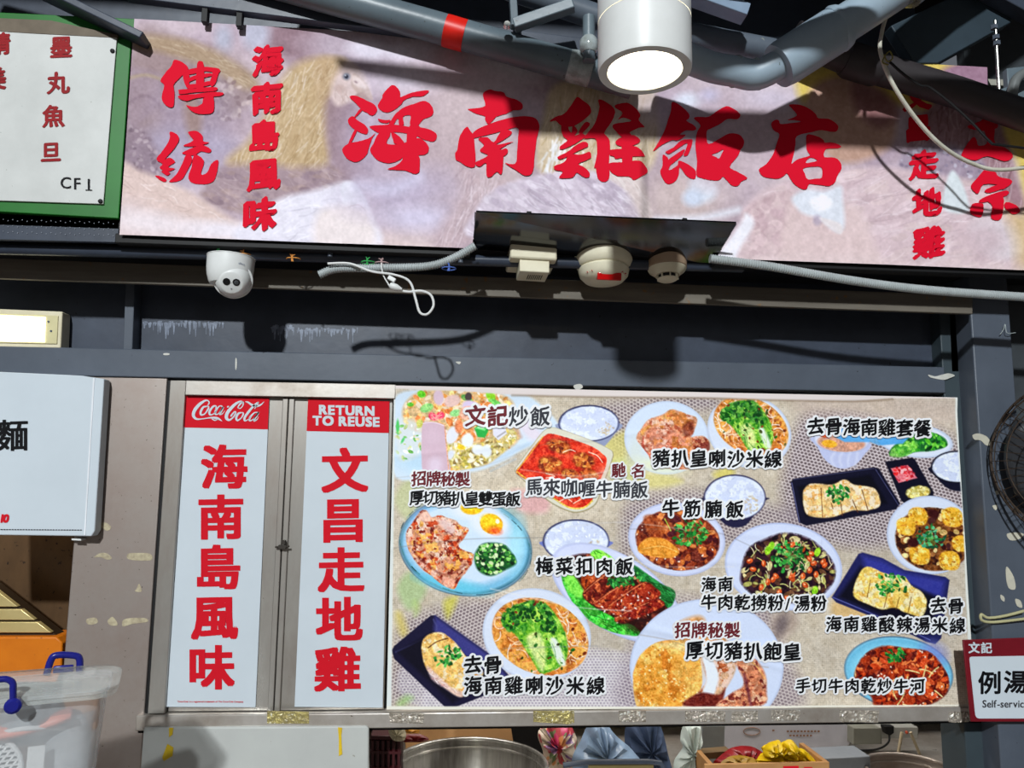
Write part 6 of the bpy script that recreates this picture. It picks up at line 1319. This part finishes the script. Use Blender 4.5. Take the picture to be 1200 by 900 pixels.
caption([('去骨', (554, 778.5), (577.5, 779), 22, M_INKBLK), ('海南雞喇沙米線', (554, 803), (698, 803.5), 22, M_INKBLK)], 'caption 去骨海南雞喇沙米線')
caption([('去骨', (1099.5, 709), (1120, 710), 19, M_INKBLK), ('海南雞酸辣湯米線', (977, 731), (1122, 733), 19, M_INKBLK)], 'caption 去骨海南雞酸辣湯米線')
caption([('手切牛肉乾炒牛河', (941, 803.5), (1075, 804), 18, M_INKBLK)], 'caption 手切牛肉乾炒牛河')

# ================================================================== right side: small sign, wire, fan
t = thing('self_service_sign', 'small white sign with dark red border reading 例湯 and Self-service at the lower right corner', 'sign', W(1170, 846, -.10))
b = MB(); b.slab([(1128.5, 750), (1300, 744), (1300, 846), (1138, 846)], -.10, .006); b.build('border_panel', mat('sign_dark_red', (118, 18, 32), .4, rgb2=(100, 14, 26), nscale=14), t, bev=.002)
b = MB(); rr = []
P_ = [(1136, 770), (1300, 766), (1300, 842), (1143.5, 842)]
q = [(1138.5, 769.6), (1300, 767), (1300, 842), (1147.5, 842), (1144.5, 841), (1143, 838), (1136.2, 773), (1136.6, 770.6)]
b.slab(q, -.1012, .0015); b.build('white_field', M_WHITE, t, smooth=False)
b = MB(); chars(b, '文記', (1141.5, 759), (1156, 759.2), 13.5, -.1014, nib_sq(.03, .025), .0); b.build('lettering', M_WHITE, t, smooth=False, label='white shop name')
b = MB(); chars(b, '例湯湯水', (1160, 800), (1280, 799), 28, -.1018, nib_round(.028, 8), .0) if False else chars(b, '例湯', (1160, 800), (1190, 799), 28, -.1018, nib_round(.028, 8), .0); b.build('lettering', M_INKBLK, t, smooth=False, label='black characters')
b = MB(); latin(b, 'Self-service', 1151.5, 829, 12.2, -.1018, nib_sq(.018, .012), sx=.93); b.build('lettering', mat('ink_dark_grey', (52, 52, 56), .5), t, smooth=False, label='dark grey words')
tag(MB().tube(spline([W(1200, 716, -.09), W(1176, 722, -.085), W(1158, 724, -.085), W(1150, 720, -.085), W(1151, 727, -.085), W(1166, 729, -.085), W(1210, 724, -.09)], 6), .0042, 10).build('bent_wire', mat('yellowed_wire', (190, 186, 146), .4, rgb2=(160, 156, 116))), 'yellowish bent wire hooked round the grey column above the self-service sign', 'wire')
tag(MB().tube(spline([W(1172, 392, -.085), W(1176, 386, -.09), W(1178, 380, -.085), W(1180, 390, -.09), W(1190, 390, -.085)], 5), .0012, 8).build('clear_zip_tie', M_GLUE), 'clear zip tie near the top of the grey column', 'tie')
fc = W(1277, 540, -.255)
t = thing('wall_fan', 'rusty black wall fan cage cut off by the right edge of the picture', 'fan', tuple(fc))
M_WIRE = mat('rusty_fan_wire', (74, 58, 44), .55, .3, rgb2=(40, 34, 32), nscale=40)
ax = Vector((-.72, -.69, 0)).normalized(); sd = Vector((0, 0, 1)); tx = ax.cross(sd).normalized()
FR = .240
def ringpts(r, h, n=64): return [Vector(fc) + ax * h + (tx * math.cos(2 * math.pi * k / n) + sd * math.sin(2 * math.pi * k / n)) * r for k in range(n)]
prof = [(FR, 0.0), (FR * .985, .03), (FR * .92, .055), (FR * .78, .072), (FR * .58, .082), (FR * .38, .088), (FR * .22, .09)]
for sgn, nm in ((1, 'front_grille'), (-1, 'rear_grille')):
    b = MB()
    for r, h in prof[1:]: b.tube(ringpts(r, h * sgn), .0016, 6, closed=True)
    for k in range(48):
        a = 2 * math.pi * k / 48
        b.tube([Vector(fc) + ax * h * sgn + (tx * math.cos(a) + sd * math.sin(a)) * r for r, h in prof], .0011, 5)
    b.build(nm, M_WIRE, t)
MB().tube(ringpts(FR, 0), .0042, 8, closed=True).build('rim', M_WIRE, t)
MB().lathe([(.001, .092), (.04, .090), (.046, .084), (.046, .078)], fc, ax, 24, cap0=False).build('badge', M_BLACK, t)
MB().lathe([(.001, .05), (.035, .045), (.04, .0), (.062, -.06), (.066, -.15), (.05, -.19), (.001, -.2)], fc, ax, 28, cap0=False, cap1=False).build('motor', mat('fan_motor', (40, 42, 46), .4), t)
for k in range(3):
    b = MB(); V, F = [], []
    for i in range(8):
        for j in range(7):
            r = .04 + .165 * i / 7; a = 2 * math.pi * k / 3 + (j / 6 - .5) * (1.5 - .2 * i / 7); h = .012 + .03 * (j / 6 - .5)
            V.append(Vector(fc) + ax * h + (tx * math.cos(a) + sd * math.sin(a)) * r)
    for i in range(7):
        for j in range(6): F.append((i * 7 + j, i * 7 + j + 1, i * 7 + 8 + j, i * 7 + 7 + j))
    b.add(V, F); o = b.build('blade', mat('fan_blade', (52, 54, 58), .35), t)
    so2 = o.modifiers.new('solid', 'SOLIDIFY'); so2.thickness = .002
b = MB(); e0 = Vector(fc) - ax * .17; b.tube([e0, e0 + Vector((.02, .03, -.02)), Vector((fc[0] + .14, .055, fc[2] - .05))], .018, 12); b.build('wall_bracket', M_BLACK, t)

# ================================================================== left hatch: hood, orange cabinet, storage box
YH = .20
t = thing('slatted_hood', 'cream slatted metal hood with a slanted edge in the left hatch', 'hood', W(30, 744, YH))
M_SLAT = mat('cream_slats', (214, 196, 140), .3, .4, rgb2=(190, 168, 110), nscale=5)  # slat metal, cream mixed with a deeper cream by noise
xl = -70
for (ya, yb) in ((640, 711), (714, 726.5), (729, 741.5)):
    def xr(y): return 0 + (y - 695) * (60 / 46.5)
    b = MB(); pts = [(xl, max(ya, 660))] + ([(-45, 660)] if ya < 660 else []) + [(xr(max(ya, 660)), max(ya, 660)), (xr(yb), yb), (xl, yb)]
    b.slab(pts[:1] + pts[-3:] if ya >= 660 else [(xl, 660), (-45, 660), (xr(yb), yb), (xl, yb)], YH, .02); b.build('slat', M_SLAT, t, bev=.002)
b = MB(); b.slab([(xl, 655), (-46, 657), (68, 746), (xl, 746)], YH + .012, .05); b.build('side_frame', mat('hood_dark', (52, 38, 24), .5), t, smooth=False)
b = MB(); b.slab([(xl, 747), (66, 746.5), (73, 753), (72, 784), (66, 800), (xl, 800)], YH - .02, .12); tag(b.build('orange_cabinet', mat('orange_enamel', (212, 120, 18), .4, rgb2=(190, 100, 12), nscale=6, spots=.70, spot_rgb=(96, 56, 20)), bev=.004), 'orange metal cabinet panel behind the clear storage box', 'cabinet')
sh = MB(); sh.box(-2.1, -.93, -.75, -.02, .78, .80); tag(sh.build('side_counter', M_STEEL, bev=.003), 'stainless side counter below the clear storage box', 'counter')
# translucent storage box, turned a little
def clear_mat(name, tint, op, rough):
    m = bpy.data.materials.new(name); m.use_nodes = True; n = m.node_tree
    b = n.nodes['Principled BSDF']; b.inputs['Base Color'].default_value = list(s2l(tint)) + [1]; b.inputs['Roughness'].default_value = rough
    tr = n.nodes.new('ShaderNodeBsdfTransparent'); mx = n.nodes.new('ShaderNodeMixShader'); o = n.nodes['Material Output']
    ns = n.nodes.new('ShaderNodeTexNoise'); ns.inputs['Scale'].default_value = 9; mr_ = n.nodes.new('ShaderNodeMapRange'); mr_.inputs[3].default_value = op - .08; mr_.inputs[4].default_value = op + .08
    n.links.new(ns.outputs['Fac'], mr_.inputs[0]); n.links.new(mr_.outputs[0], mx.inputs[0])
    n.links.new(tr.outputs[0], mx.inputs[1]); n.links.new(b.outputs[0], mx.inputs[2]); n.links.new(mx.outputs[0], o.inputs[0])
    return m
M_CLEAR = clear_mat('frosted_clear_plastic', (216, 220, 224), .4, .24); M_CLEARL = clear_mat('frosted_clear_lid', (210, 216, 212), .34, .18)
M_BLUE = mat('navy_blue_plastic', (30, 34, 130), .25, rgb2=(24, 28, 110))
BC = W(124, 805, -.60); zb = .802; ang = math.radians(20)
RZ = Matrix.Rotation(ang, 3, 'Z')
def bx_(u, v, z): return Vector((BC[0], BC[1], 0)) + RZ @ Vector((u, v, 0)) + Vector((0, 0, z))
# footprint: front right corner at (0,0); u to the left is negative, v goes back
def foot(u0, u1, v0, v1, rad, n=6):
    P = []
    for (cx, cy, a0) in ((u1 - rad, v0 + rad, -90), (u1 - rad, v1 - rad, 0), (u0 + rad, v1 - rad, 90), (u0 + rad, v0 + rad, 180)):
        for k in range(n + 1):
            a = math.radians(a0 + 90 * k / n); P.append((cx + rad * math.cos(a), cy + rad * math.sin(a)))
    return P
t = thing('storage_box', 'clear plastic storage box with navy blue handles, full of kitchen bits, at the lower left', 'box', bx_(-.2, .14, zb))
ZL = BC[2] - .004
def shell(levels, th, close_top=False):
    b = MB(); V, F = [], []; n = None
    for P, z in levels:
        n = len(P); V += [bx_(u, v, z) for u, v in P]
    for i in range(len(levels) - 1):
        for j in range(n): F.append((i * n + j, i * n + (j + 1) % n, (i + 1) * n + (j + 1) % n, (i + 1) * n + j))
    F.append(tuple(range(n - 1, -1, -1)))
    if close_top: F.append(tuple(range((len(levels) - 1) * n, len(levels) * n)))
    return b.add(V, F)
shell([(foot(-.46, -.03, .03, .15, .035), zb + .004), (foot(-.49, 0, 0, .18, .04), ZL - .012), (foot(-.495, .006, -.006, .186, .042), ZL - .008), (foot(-.495, .006, -.006, .186, .042), ZL)], .002).build('tub', M_CLEAR, t)
shell([(foot(-.51, .02, -.02, .20, .05), ZL - .014), (foot(-.512, .024, -.022, .202, .05), ZL + .004), (foot(-.50, .012, -.012, .192, .045), ZL + .010), (foot(-.47, -.02, .02, .16, .04), ZL + .013), (foot(-.465, -.025, .025, .155, .04), ZL + .018)], .002, True).build('lid', M_CLEARL, t)
def handle(pts, r): return MB().tube(spline(pts, 5), r, 10)
hz = ZL
handle([bx_(-0.156, -.030, hz - .012), bx_(-0.158, -.034, hz + .018), bx_(-0.160, -.034, hz + .034), bx_(-0.170, -.034, hz + .042), bx_(-0.189, -.034, hz + .043), bx_(-0.294, -.034, hz + .043)], .0062).build('handle', M_BLUE, t, label='navy blue front handle')
b = MB(); b.lathe([(.015, 0), (.015, .012), (.010, .016)], bx_(-0.156, -.026, hz - .008), RZ @ Vector((0, -1, 0)), 16); b.build('handle_pivot', M_BLUE, t)
handle([bx_(-.128, .197, hz - .005), bx_(-.122, .197, hz + .026), bx_(-.112, .197, hz + .036), bx_(-.078, .197, hz + .033), bx_(-.066, .197, hz + .024), bx_(-.064, .197, hz - .005)], .0075).build('handle', M_BLUE, t, label='navy blue rear handle')
b = MB(); b.obox(bx_(-.096, .194, hz + .006), (.04, .008, .016), RZ); b.build('latch', M_BLUE, t, bev=.003)
# things inside the box
M_PINK = mat('salmon_plastic', (240, 140, 116), .4, rgb2=(196, 112, 90), nscale=6)
bt_ = thing('pink_tray', 'salmon pink curved dish at the top inside the clear storage box', 'dish', bx_(-.30, .12, ZL - .11))
b = MB(); V, F = [], []
for i in range(16):
    for j in range(9):
        u = -.44 + .38 * i / 15; v = .030 + .125 * j / 8; V.append(bx_(u, v, ZL - .035 - .055 * max(0, 1 - abs((i - 8.5) / 9) ** 2.2) + .01 * math.sin(j)))
for i in range(15):
    for j in range(8): F.append((i * 9 + j, i * 9 + j + 1, i * 9 + 10 + j, i * 9 + 9 + j))
b.add(V, F); o = b.build('bowl_body', M_PINK, bt_); o.modifiers.new('s', 'SOLIDIFY').thickness = .012
def strainer(label, u, v, z, r, tilt):
    th = thing('round_strainer', label, 'strainer', bx_(u, v, z)); M_LAT = mat('white_lattice', (224, 226, 226), .4)
    R3 = RZ @ Matrix.Rotation(math.radians(tilt), 3, 'X'); c = Vector(bx_(u, v, z))
    P = [c + R3 @ Vector((r * math.cos(2 * math.pi * k / 40), 0, r * math.sin(2 * math.pi * k / 40))) for k in range(40)]
    MB().tube(P, .005, 8, closed=True).build('rim', M_LAT, th)
    b = MB()
    for k in range(-6, 7):
        h = k * r / 7; w = math.sqrt(max(r * r - h * h, 0))
        b.bar(c + R3 @ Vector((-w, 0, h)), c + R3 @ Vector((w, 0, h)), .004, .004)
        if k % 1 == 0:
            for m_ in range(-7, 8):
                xx = (m_ + (.5 if k % 2 else 0)) * r / 4.5
                h2 = (k + 1) * r / 7
                if xx * xx + max(h * h, h2 * h2) < r * r: b.bar(c + R3 @ Vector((xx, 0, h)), c + R3 @ Vector((xx + .006, 0, h2)), .004, .004, up=(0, 1, 0))
    b.build('lattice', M_LAT, th, smooth=False)
    MB().lathe([(r, .004), (r * .9, .05), (r * .86, .06)], c, R3 @ Vector((0, 1, 0)), 32, cap0=False).build('bowl', mat('strainer_grey', (140, 146, 150), .4), th)
strainer('white lattice strainer standing at the front inside the storage box', -.205, .045, ZL - .150, .062, -6)
strainer('second white lattice strainer lying under the pink dish in the storage box', -.135, .085, ZL - .100, .066, 62)
th = thing('clear_food_tub', 'stacked clear tub with a white tape strip inside the storage box', 'tub', bx_(-.06, .1, zb + .02))
b = MB(); b.lathe([(.038, 0), (.046, .13), (.049, .132), (.049, .14)], bx_(-.068, .10, ZL - .20), (0, 0, 1), 28, cap1=False); b.build('tub_body', clear_mat('tub_plastic', (200, 206, 210), .5, .3), th)
b = MB(); b.obox(bx_(-.118, .036, ZL - .145), (.030, .004, .075), RZ); b.build('white_strip', M_WPLAS, th)
th = thing('brown_paper_pack', 'light brown packet standing at the right side inside the storage box', 'packet', bx_(-.05, .18, ZL - .1))
b = MB(); b.obox(bx_(-.050, .115, ZL - .07), (.07, .05, .07), RZ); b.build('pack', mat('kraft_packet', (190, 146, 110), .6, rgb2=(170, 124, 90)), th, bev=.006)
th = MB(); th.obox(bx_(-.32, .10, ZL - .20), (.26, .09, .09), RZ); tag(th.build('grey_container', mat('grey_container', (150, 154, 160), .5, rgb2=(130, 134, 142)), bev=.01), 'grey container at the bottom of the storage box', 'container')

# ================================================================== kitchen seen below the counter rail
ct = MB(); ct.box(-.98, 2.78, .16, 1.38, .50, .53); tag(ct.build('kitchen_counter', M_STEEL, bev=.003), 'stainless kitchen counter behind the hatch carrying the pots', 'counter')
sp_ = MB(); sp_.box(-.98, 2.78, 1.05, 1.36, 1.06, 1.08); tag(sp_.build('hanging_shelf', M_DARK, bev=.002), 'dark shelf edge from which the bags hang behind the counter rail', 'shelf')
def pot(name, label, cx, cy, zr, r, h, mtl):
    t = thing(name, label, 'pot', (cx, cy, zr - h))
    MB().lathe([(r * .95, -h + .004), (r * .95, -h), (r * .98, -h), (r, -h + .02), (r, -.012), (r * .985, -.012), (r * .955, -h + .02), (r * .2, -h + .012), (r * .01, -h + .012)], (cx, cy, zr), (0, 0, 1), 72, cap0=False, cap1=False).build('body', mtl, t)
    P = [(cx + r * 1.0 * math.cos(2 * math.pi * k / 72), cy + r * 1.0 * math.sin(2 * math.pi * k / 72), zr - .008) for k in range(72)]
    MB().tube(P, .008, 10, closed=True).build('rim', mtl, t)
    P = [(cx + r * .972 * math.cos(2 * math.pi * k / 72), cy + r * .972 * math.sin(2 * math.pi * k / 72), zr - .034) for k in range(72)]
    MB().tube(P, .004, 8, closed=True).build('step_ring', mtl, t)
    for s_ in (-1, 1):
        MB().tube(spline([(cx + s_ * r, cy - .05, zr - .10), (cx + s_ * (r + .03), cy - .045, zr - .10), (cx + s_ * (r + .03), cy + .045, zr - .10), (cx + s_ * r, cy + .05, zr - .10)], 6), .006, 8).build('handle', mtl, t)
    return t
c = W(550, 893, .48)
pot('stock_pot', 'large open stainless stock pot under the left part of the menu poster', c[0], c[1], c[2], .265, c[2] - .535, mat('polished_pot', (212, 210, 204), .26, .7, rgb2=(126, 122, 118), nscale=4, stretch=(2.2, 2.2, .25), namt=.9))
c = W(1068, 899, .60)
pot('steel_pot', 'smaller open steel pot at the lower right below the self-service sign', c[0], c[1], c[2], .165, c[2] - .535, mat('dull_pot', (176, 166, 158), .3, .5, rgb2=(110, 98, 92), nscale=4))
lp = W(1058, 877, .62)
for xa, ya, xb, yb, lab in ((1057, 858, 1053, 880, 'pale ladle handle on the left, standing behind the smaller steel pot'), (1067, 858, 1077, 882, 'tan ladle handle on the right, standing behind the smaller steel pot')):
    tag(MB().tube([W(xa, ya, .80), W(xb, yb, .80), W(xb + (xb - xa) * 2, 940, .80)], .006, 8).build('ladle_handle', mat('pale_handle', (196, 180, 150), .5)), lab, 'ladle')
# red crate
t = thing('red_crate', 'dark red plastic crate at the left under the counter rail', 'crate', W(450, 940, .22))
M_CRATE = mat('dark_red_crate', (62, 10, 16), .5, rgb2=(50, 8, 12))
b = MB(); b.slab([(434, 862), (470, 863), (470, 868), (434, 867)], .2, .25); b.build('rim', M_CRATE, t, bev=.003)
for k in range(6):
    b = MB(); b.slab([(435 + k * 6.2, 868), (438 + k * 6.2, 868), (438 + k * 6, 940), (435 + k * 6, 940)], .2, .02); b.build('side_bar', M_CRATE, t)
b = MB(); b.slab([(434, 880), (470, 881), (470, 884), (434, 883)], .198, .02); b.slab([(434, 899), (470, 900), (470, 904), (434, 903)], .198, .02); b.build('cross_bar', M_CRATE, t)
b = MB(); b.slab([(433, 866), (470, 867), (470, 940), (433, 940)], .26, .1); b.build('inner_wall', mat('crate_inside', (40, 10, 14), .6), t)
def kslab(b, pxs, Y, th):
    P = [W(a_, b_, Y) for a_, b_ in pxs]
    return b.prism([(p[0], max(p[2], .531)) for p in P], Y, Y + th)
def crumple(pxs, Y, depth, m, name, amp=.006, seed=0, n=14):
    # puffed, creased body whose outline follows PXS
    r = random.Random(seed); P = spline(pxs, 6, True); cx = sum(p[0] for p in P) / len(P); cy = sum(p[1] for p in P) / len(P); k = len(P); V, F = [], []
    for ring in range(6):
        s = 1 - ring / 6
        for j, p in enumerate(P):
            x = cx + (p[0] - cx) * s; y = cy + (p[1] - cy) * s
            w = W(x, y, Y); dz = depth * math.sqrt(max(0, 1 - s * s)); cr_ = amp * (math.sin(j * 1.31 + seed) + .7 * math.sin(j * .53 + ring * 1.1 + seed)) * (1 if 0 < ring else .15)
            V.append((w[0], Y - dz + cr_, w[2]))
    w = W(cx, cy, Y); V.append((w[0], Y - depth, w[2])); c_ = len(V) - 1
    nb = len(V); 
    for i in range(5):
        for j in range(k): F.append((i * k + j, i * k + (j + 1) % k, (i + 1) * k + (j + 1) % k, (i + 1) * k + j))
    for j in range(k): F.append((5 * k + j, 5 * k + (j + 1) % k, c_))
    back = []
    for j, p in enumerate(P):
        x = cx + (p[0] - cx) * .6; y = cy + (p[1] - cy) * .6; w = W(x, y, Y); back.append((w[0], Y + depth * .5, w[2]))
    V += back
    for j in range(k): F.append((j, nb + j, nb + (j + 1) % k, (j + 1) % k))
    F.append(tuple(range(nb, nb + k)))
    return MB().add(V, F).build(name, m, smooth=True)
tag(crumple([(456, 848), (472, 852), (476, 862), (473, 868), (462, 868), (456, 860)], .18, .02, mat('cream_paper', (206, 198, 170), .6, rgb2=(170, 160, 130)), 'paper_scrap', .003, 2), 'crumpled cream paper scrap on the red crate', 'paper')
tag(crumple([(470, 862), (490, 860), (502, 865), (498, 869), (472, 869)], .19, .015, mat('red_dish', (120, 16, 20), .4), 'red_dish', .002, 5), 'dark red plastic dish beside the paper scrap on the crate', 'dish')
tag(crumple([(474, 853), (490, 854), (490, 859), (475, 858)], .30, .012, mat('orange_wrap', (222, 150, 40), .5), 'orange_packet', .002, 3), 'small orange packet above the dark red dish', 'packet')
b = MB(); kslab(b, [(472, 848), (614, 851), (616, 1000), (474, 1000)], 1.0, .2); tag(b.build('cardboard_carton', mat('orange_cardboard', (206, 160, 110), .7, rgb2=(190, 144, 96)), bev=.003), 'tan cardboard carton behind the large stock pot', 'box')
b = MB(); kslab(b, [(598, 846), (640, 849), (644, 1000), (606, 1000)], .85, .03); tag(b.build('dark_tray', M_BLACK, bev=.004), 'dark tray leaning between the stock pot and the floral bag', 'tray')
# hanging bags
def floral():
    m = bpy.data.materials.new('floral_plastic'); m.use_nodes = True; n = m.node_tree; b = n.nodes['Principled BSDF']; b.inputs['Roughness'].default_value = .35
    g = n.nodes.new('ShaderNodeNewGeometry'); v = n.nodes.new('ShaderNodeTexVoronoi'); v.inputs['Scale'].default_value = 38
    r_ = n.nodes.new('ShaderNodeValToRGB'); r_.color_ramp.interpolation = 'CONSTANT'
    cols = [(0, (206, 190, 170)), (.2, (190, 70, 80)), (.38, (120, 140, 96)), (.52, (216, 196, 176)), (.66, (214, 150, 96)), (.8, (150, 110, 160)), (.9, (206, 60, 110))]
    e = r_.color_ramp.elements; e[0].position = 0; e[0].color = list(s2l(cols[0][1])) + [1]; e[1].position = cols[1][0]; e[1].color = list(s2l(cols[1][1])) + [1]
    for p, c in cols[2:]:
        x = e.new(p); x.color = list(s2l(c)) + [1]
    sx_ = n.nodes.new('ShaderNodeSeparateColor'); n.links.new(g.outputs['Position'], v.inputs['Vector']); n.links.new(v.outputs['Color'], sx_.inputs[0]); n.links.new(sx_.outputs[0], r_.inputs[0]); n.links.new(r_.outputs[0], b.inputs['Base Color'])
    return m
tag(crumple([(634, 852), (640, 845), (664, 845), (672, 856), (677, 872), (673, 896), (662, 915), (640, 905), (636, 880), (630, 862)], .72, .05, floral(), 'floral_bag', .008, 1), 'flower patterned plastic bag hanging right of the stock pot', 'bag')
tag(crumple([(692, 846), (708, 846), (722, 862), (742, 880), (756, 905), (720, 920), (680, 915), (670, 892), (680, 868)], .66, .07, mat('blue_clear_bag', (150, 176, 206), .25, rgb2=(118, 140, 170), nscale=14), 'blue_bag', .011, 4), 'pale blue translucent plastic bag with creases hanging under the rail', 'bag')
tag(crumple([(738, 840), (765, 838), (776, 856), (782, 880), (788, 915), (760, 920), (742, 905), (732, 870)], .78, .05, mat('navy_cloth', (72, 90, 122), .7, rgb2=(54, 68, 96), nscale=12), 'navy_cloth', .011, 7), 'dark blue cloth hanging behind the pale blue bag', 'cloth')
tag(crumple([(803, 846), (820, 846), (822, 866), (818, 882), (826, 900), (812, 915), (792, 912), (790, 892), (800, 876), (797, 866)], .62, .05, mat('white_bag', (210, 222, 218), .35, rgb2=(186, 200, 198), nscale=12), 'white_bag', .009, 9), 'white plastic bag knotted in the middle, hanging right of the dark blue cloth', 'bag')
# white carton with faint print, small box, board
t = thing('white_carton', 'large white printed carton at the back below the rail', 'box', W(920, 885, 1.0))
b = MB(); kslab(b, [(848, 838), (1012, 840), (996, 872), (994, 1000), (852, 1000)], 1.0, .25); b.build('carton', mat('white_carton_board', (196, 196, 206), .6, rgb2=(176, 176, 186)), t, bev=.003)
b = MB(); 
for x0, w_, y_ in ((905, 6, 855), (922, 40, 856), (925, 30, 861)): 
    for k in range(int(w_ / 4)): b.add(Warr([x0 + k * 4, x0 + k * 4 + 2.6, x0 + k * 4 + 2.6, x0 + k * 4], [y_, y_, y_ + 2, y_ + 2], .9985), [(0, 1, 2, 3)])
b.tube([W(881 + 10 * math.cos(a), 857 + 4.5 * math.sin(a), .9985) for a in np.linspace(0, 6.28, 16)[:-1]], .0012, 5, closed=True)
b.build('print', mat('faint_brown_print', (150, 110, 84), .6), t, smooth=False)
b = MB(); kslab(b, [(822, 850), (850, 850), (850, 1000), (822, 1000)], .80, .12); tag(b.build('small_white_box', mat('small_box_grey', (150, 156, 160), .5), bev=.004), 'small pale grey box with a light lip beside the white plastic bag', 'box')
b = MB(); b.slab([(808, 884), (856, 880), (858, 888), (808, 891)], .60, .05); tag(b.build('wood_strip', mat('wood_strip', (122, 100, 72), .6, rgb2=(96, 78, 54))), 'brown wooden strip in front of the white plastic bag', 'board')
t = thing('cardboard_box', 'open cardboard box holding the yellow and red plastic bags', 'box', W(905, 930, .42))
b = MB(); b.slab([(826, 896), (972, 893), (974, 950), (826, 950)], .42, .012); b.slab([(830, 895), (836, 895), (836, 950), (830, 950)], .43, .2); b.slab([(966, 893), (972, 893), (972, 950), (966, 950)], .43, .2); b.build('wall', mat('brown_cardboard', (176, 132, 84), .7, rgb2=(150, 108, 64), nscale=10), t, bev=.002)
b = MB(); b.slab([(918, 898), (936, 897.5), (936, 906), (918, 906)], .419, .002); b.slab([(942, 899), (952, 899), (952, 906), (942, 906)], .419, .002); b.build('print', M_RED, t, smooth=False, label='red printed marks')
M_YB = mat('yellow_bag', (232, 200, 24), .35, rgb2=(214, 176, 10), nscale=10)
t = thing('yellow_bag', 'bright yellow crumpled plastic bag on the cardboard box', 'bag', W(915, 895, .5))
def repar(o, t):
    o.parent = t; o.location = o.location - t.location
for pxs, s_, nm in (([(880, 894), (884, 888), (896, 884), (892, 876), (902, 871), (912, 872), (920, 868), (928, 870), (935, 880), (936, 890), (932, 896), (890, 898)], 11, 'bag_body'), ([(894, 880), (902, 870), (914, 868), (914, 882), (898, 888)], 13, 'fold'), ([(918, 870), (928, 867), (936, 880), (930, 888), (918, 882)], 17, 'fold'), ([(934, 880), (942, 878), (958, 896), (938, 898)], 15, 'bag_tail')):
    repar(crumple(pxs, .50 - (.02 if nm == 'fold' else 0), .045, M_YB, nm, .008, s_), t)
tag(crumple([(838, 896), (846, 884), (858, 876), (876, 874), (888, 878), (896, 886), (888, 897)], .54, .05, mat('red_bag', (150, 22, 30), .3, rgb2=(120, 14, 22)), 'red_bag', .007, 19), 'dark red plastic bag beside the bright yellow bag', 'bag')
tag(crumple([(846, 897), (852, 888), (866, 885), (884, 889), (884, 898)], .47, .03, mat('mustard_bag', (170, 132, 40), .4), 'mustard_bag', .006, 23), 'mustard coloured crumpled bag in front of the dark red bag', 'bag')
t = thing('steel_tray', 'steel tray with a dark rim below the pale blue bag', 'tray', W(720, 905, .40))
b = MB(); b.tube([W(660, 897, .40), W(688, 893, .40), W(760, 892.5, .40), W(774, 894, .40), W(780, 905, .40), W(782, 950, .40)], .009, 10); b.build('rim', M_DARK, t)
b = MB(); b.slab([(690, 896), (766, 895.5), (770, 950), (690, 950)], .41, .02); b.build('tray_face', mat('brassy_steel', (190, 176, 120), .3, .8, rgb2=(150, 136, 90)), t, bev=.003)
b = MB(); b.slab([(958, 889), (1020, 886), (1022, 930), (960, 930)], .62, .12); tag(b.build('white_tray', mat('grey_white_tray', (140, 146, 154), .45), bev=.004), 'greyish white tray left of the smaller steel pot', 'tray')
t = thing('wall_socket', 'pale socket block with a black plug at the back right of the white carton', 'socket', W(1020, 872, .95))
b = MB(); b.slab([(1000, 853), (1032, 853), (1034, 872), (1000, 873)], .95, .06); b.build('box', mat('grey_switch_box', (130, 130, 120), .5), t, bev=.003)
b = MB(); b.slab([(1030, 852), (1076, 852), (1076, 865), (1030, 866)], .955, .05); b.build('plate', mat('pale_socket', (170, 170, 164), .4), t, bev=.003)
b = MB(); b.slab([(1036, 851), (1048, 851), (1048, 859), (1044, 862), (1038, 860)], .93, .03); b.build('plug', M_BLACK, t, bev=.003)
b = MB(); b.lathe([(.006, 0), (.006, .006), (.001, .008)], W(1062, 858, .954), (0, -1, 0), 14); b.build('switch', mat('orange_switch', (206, 96, 70), .4), t)
tag(MB().tube(spline([W(1042, 860, .94), W(1041, 870, .9), W(1028, 878, .8), W(1000, 880, .75), W(975, 884, .7), W(950, 892, .7)], 6), .004, 8).build('black_power_cord', M_BLACK), 'black power cord running from the plug towards the yellow bag', 'cord')
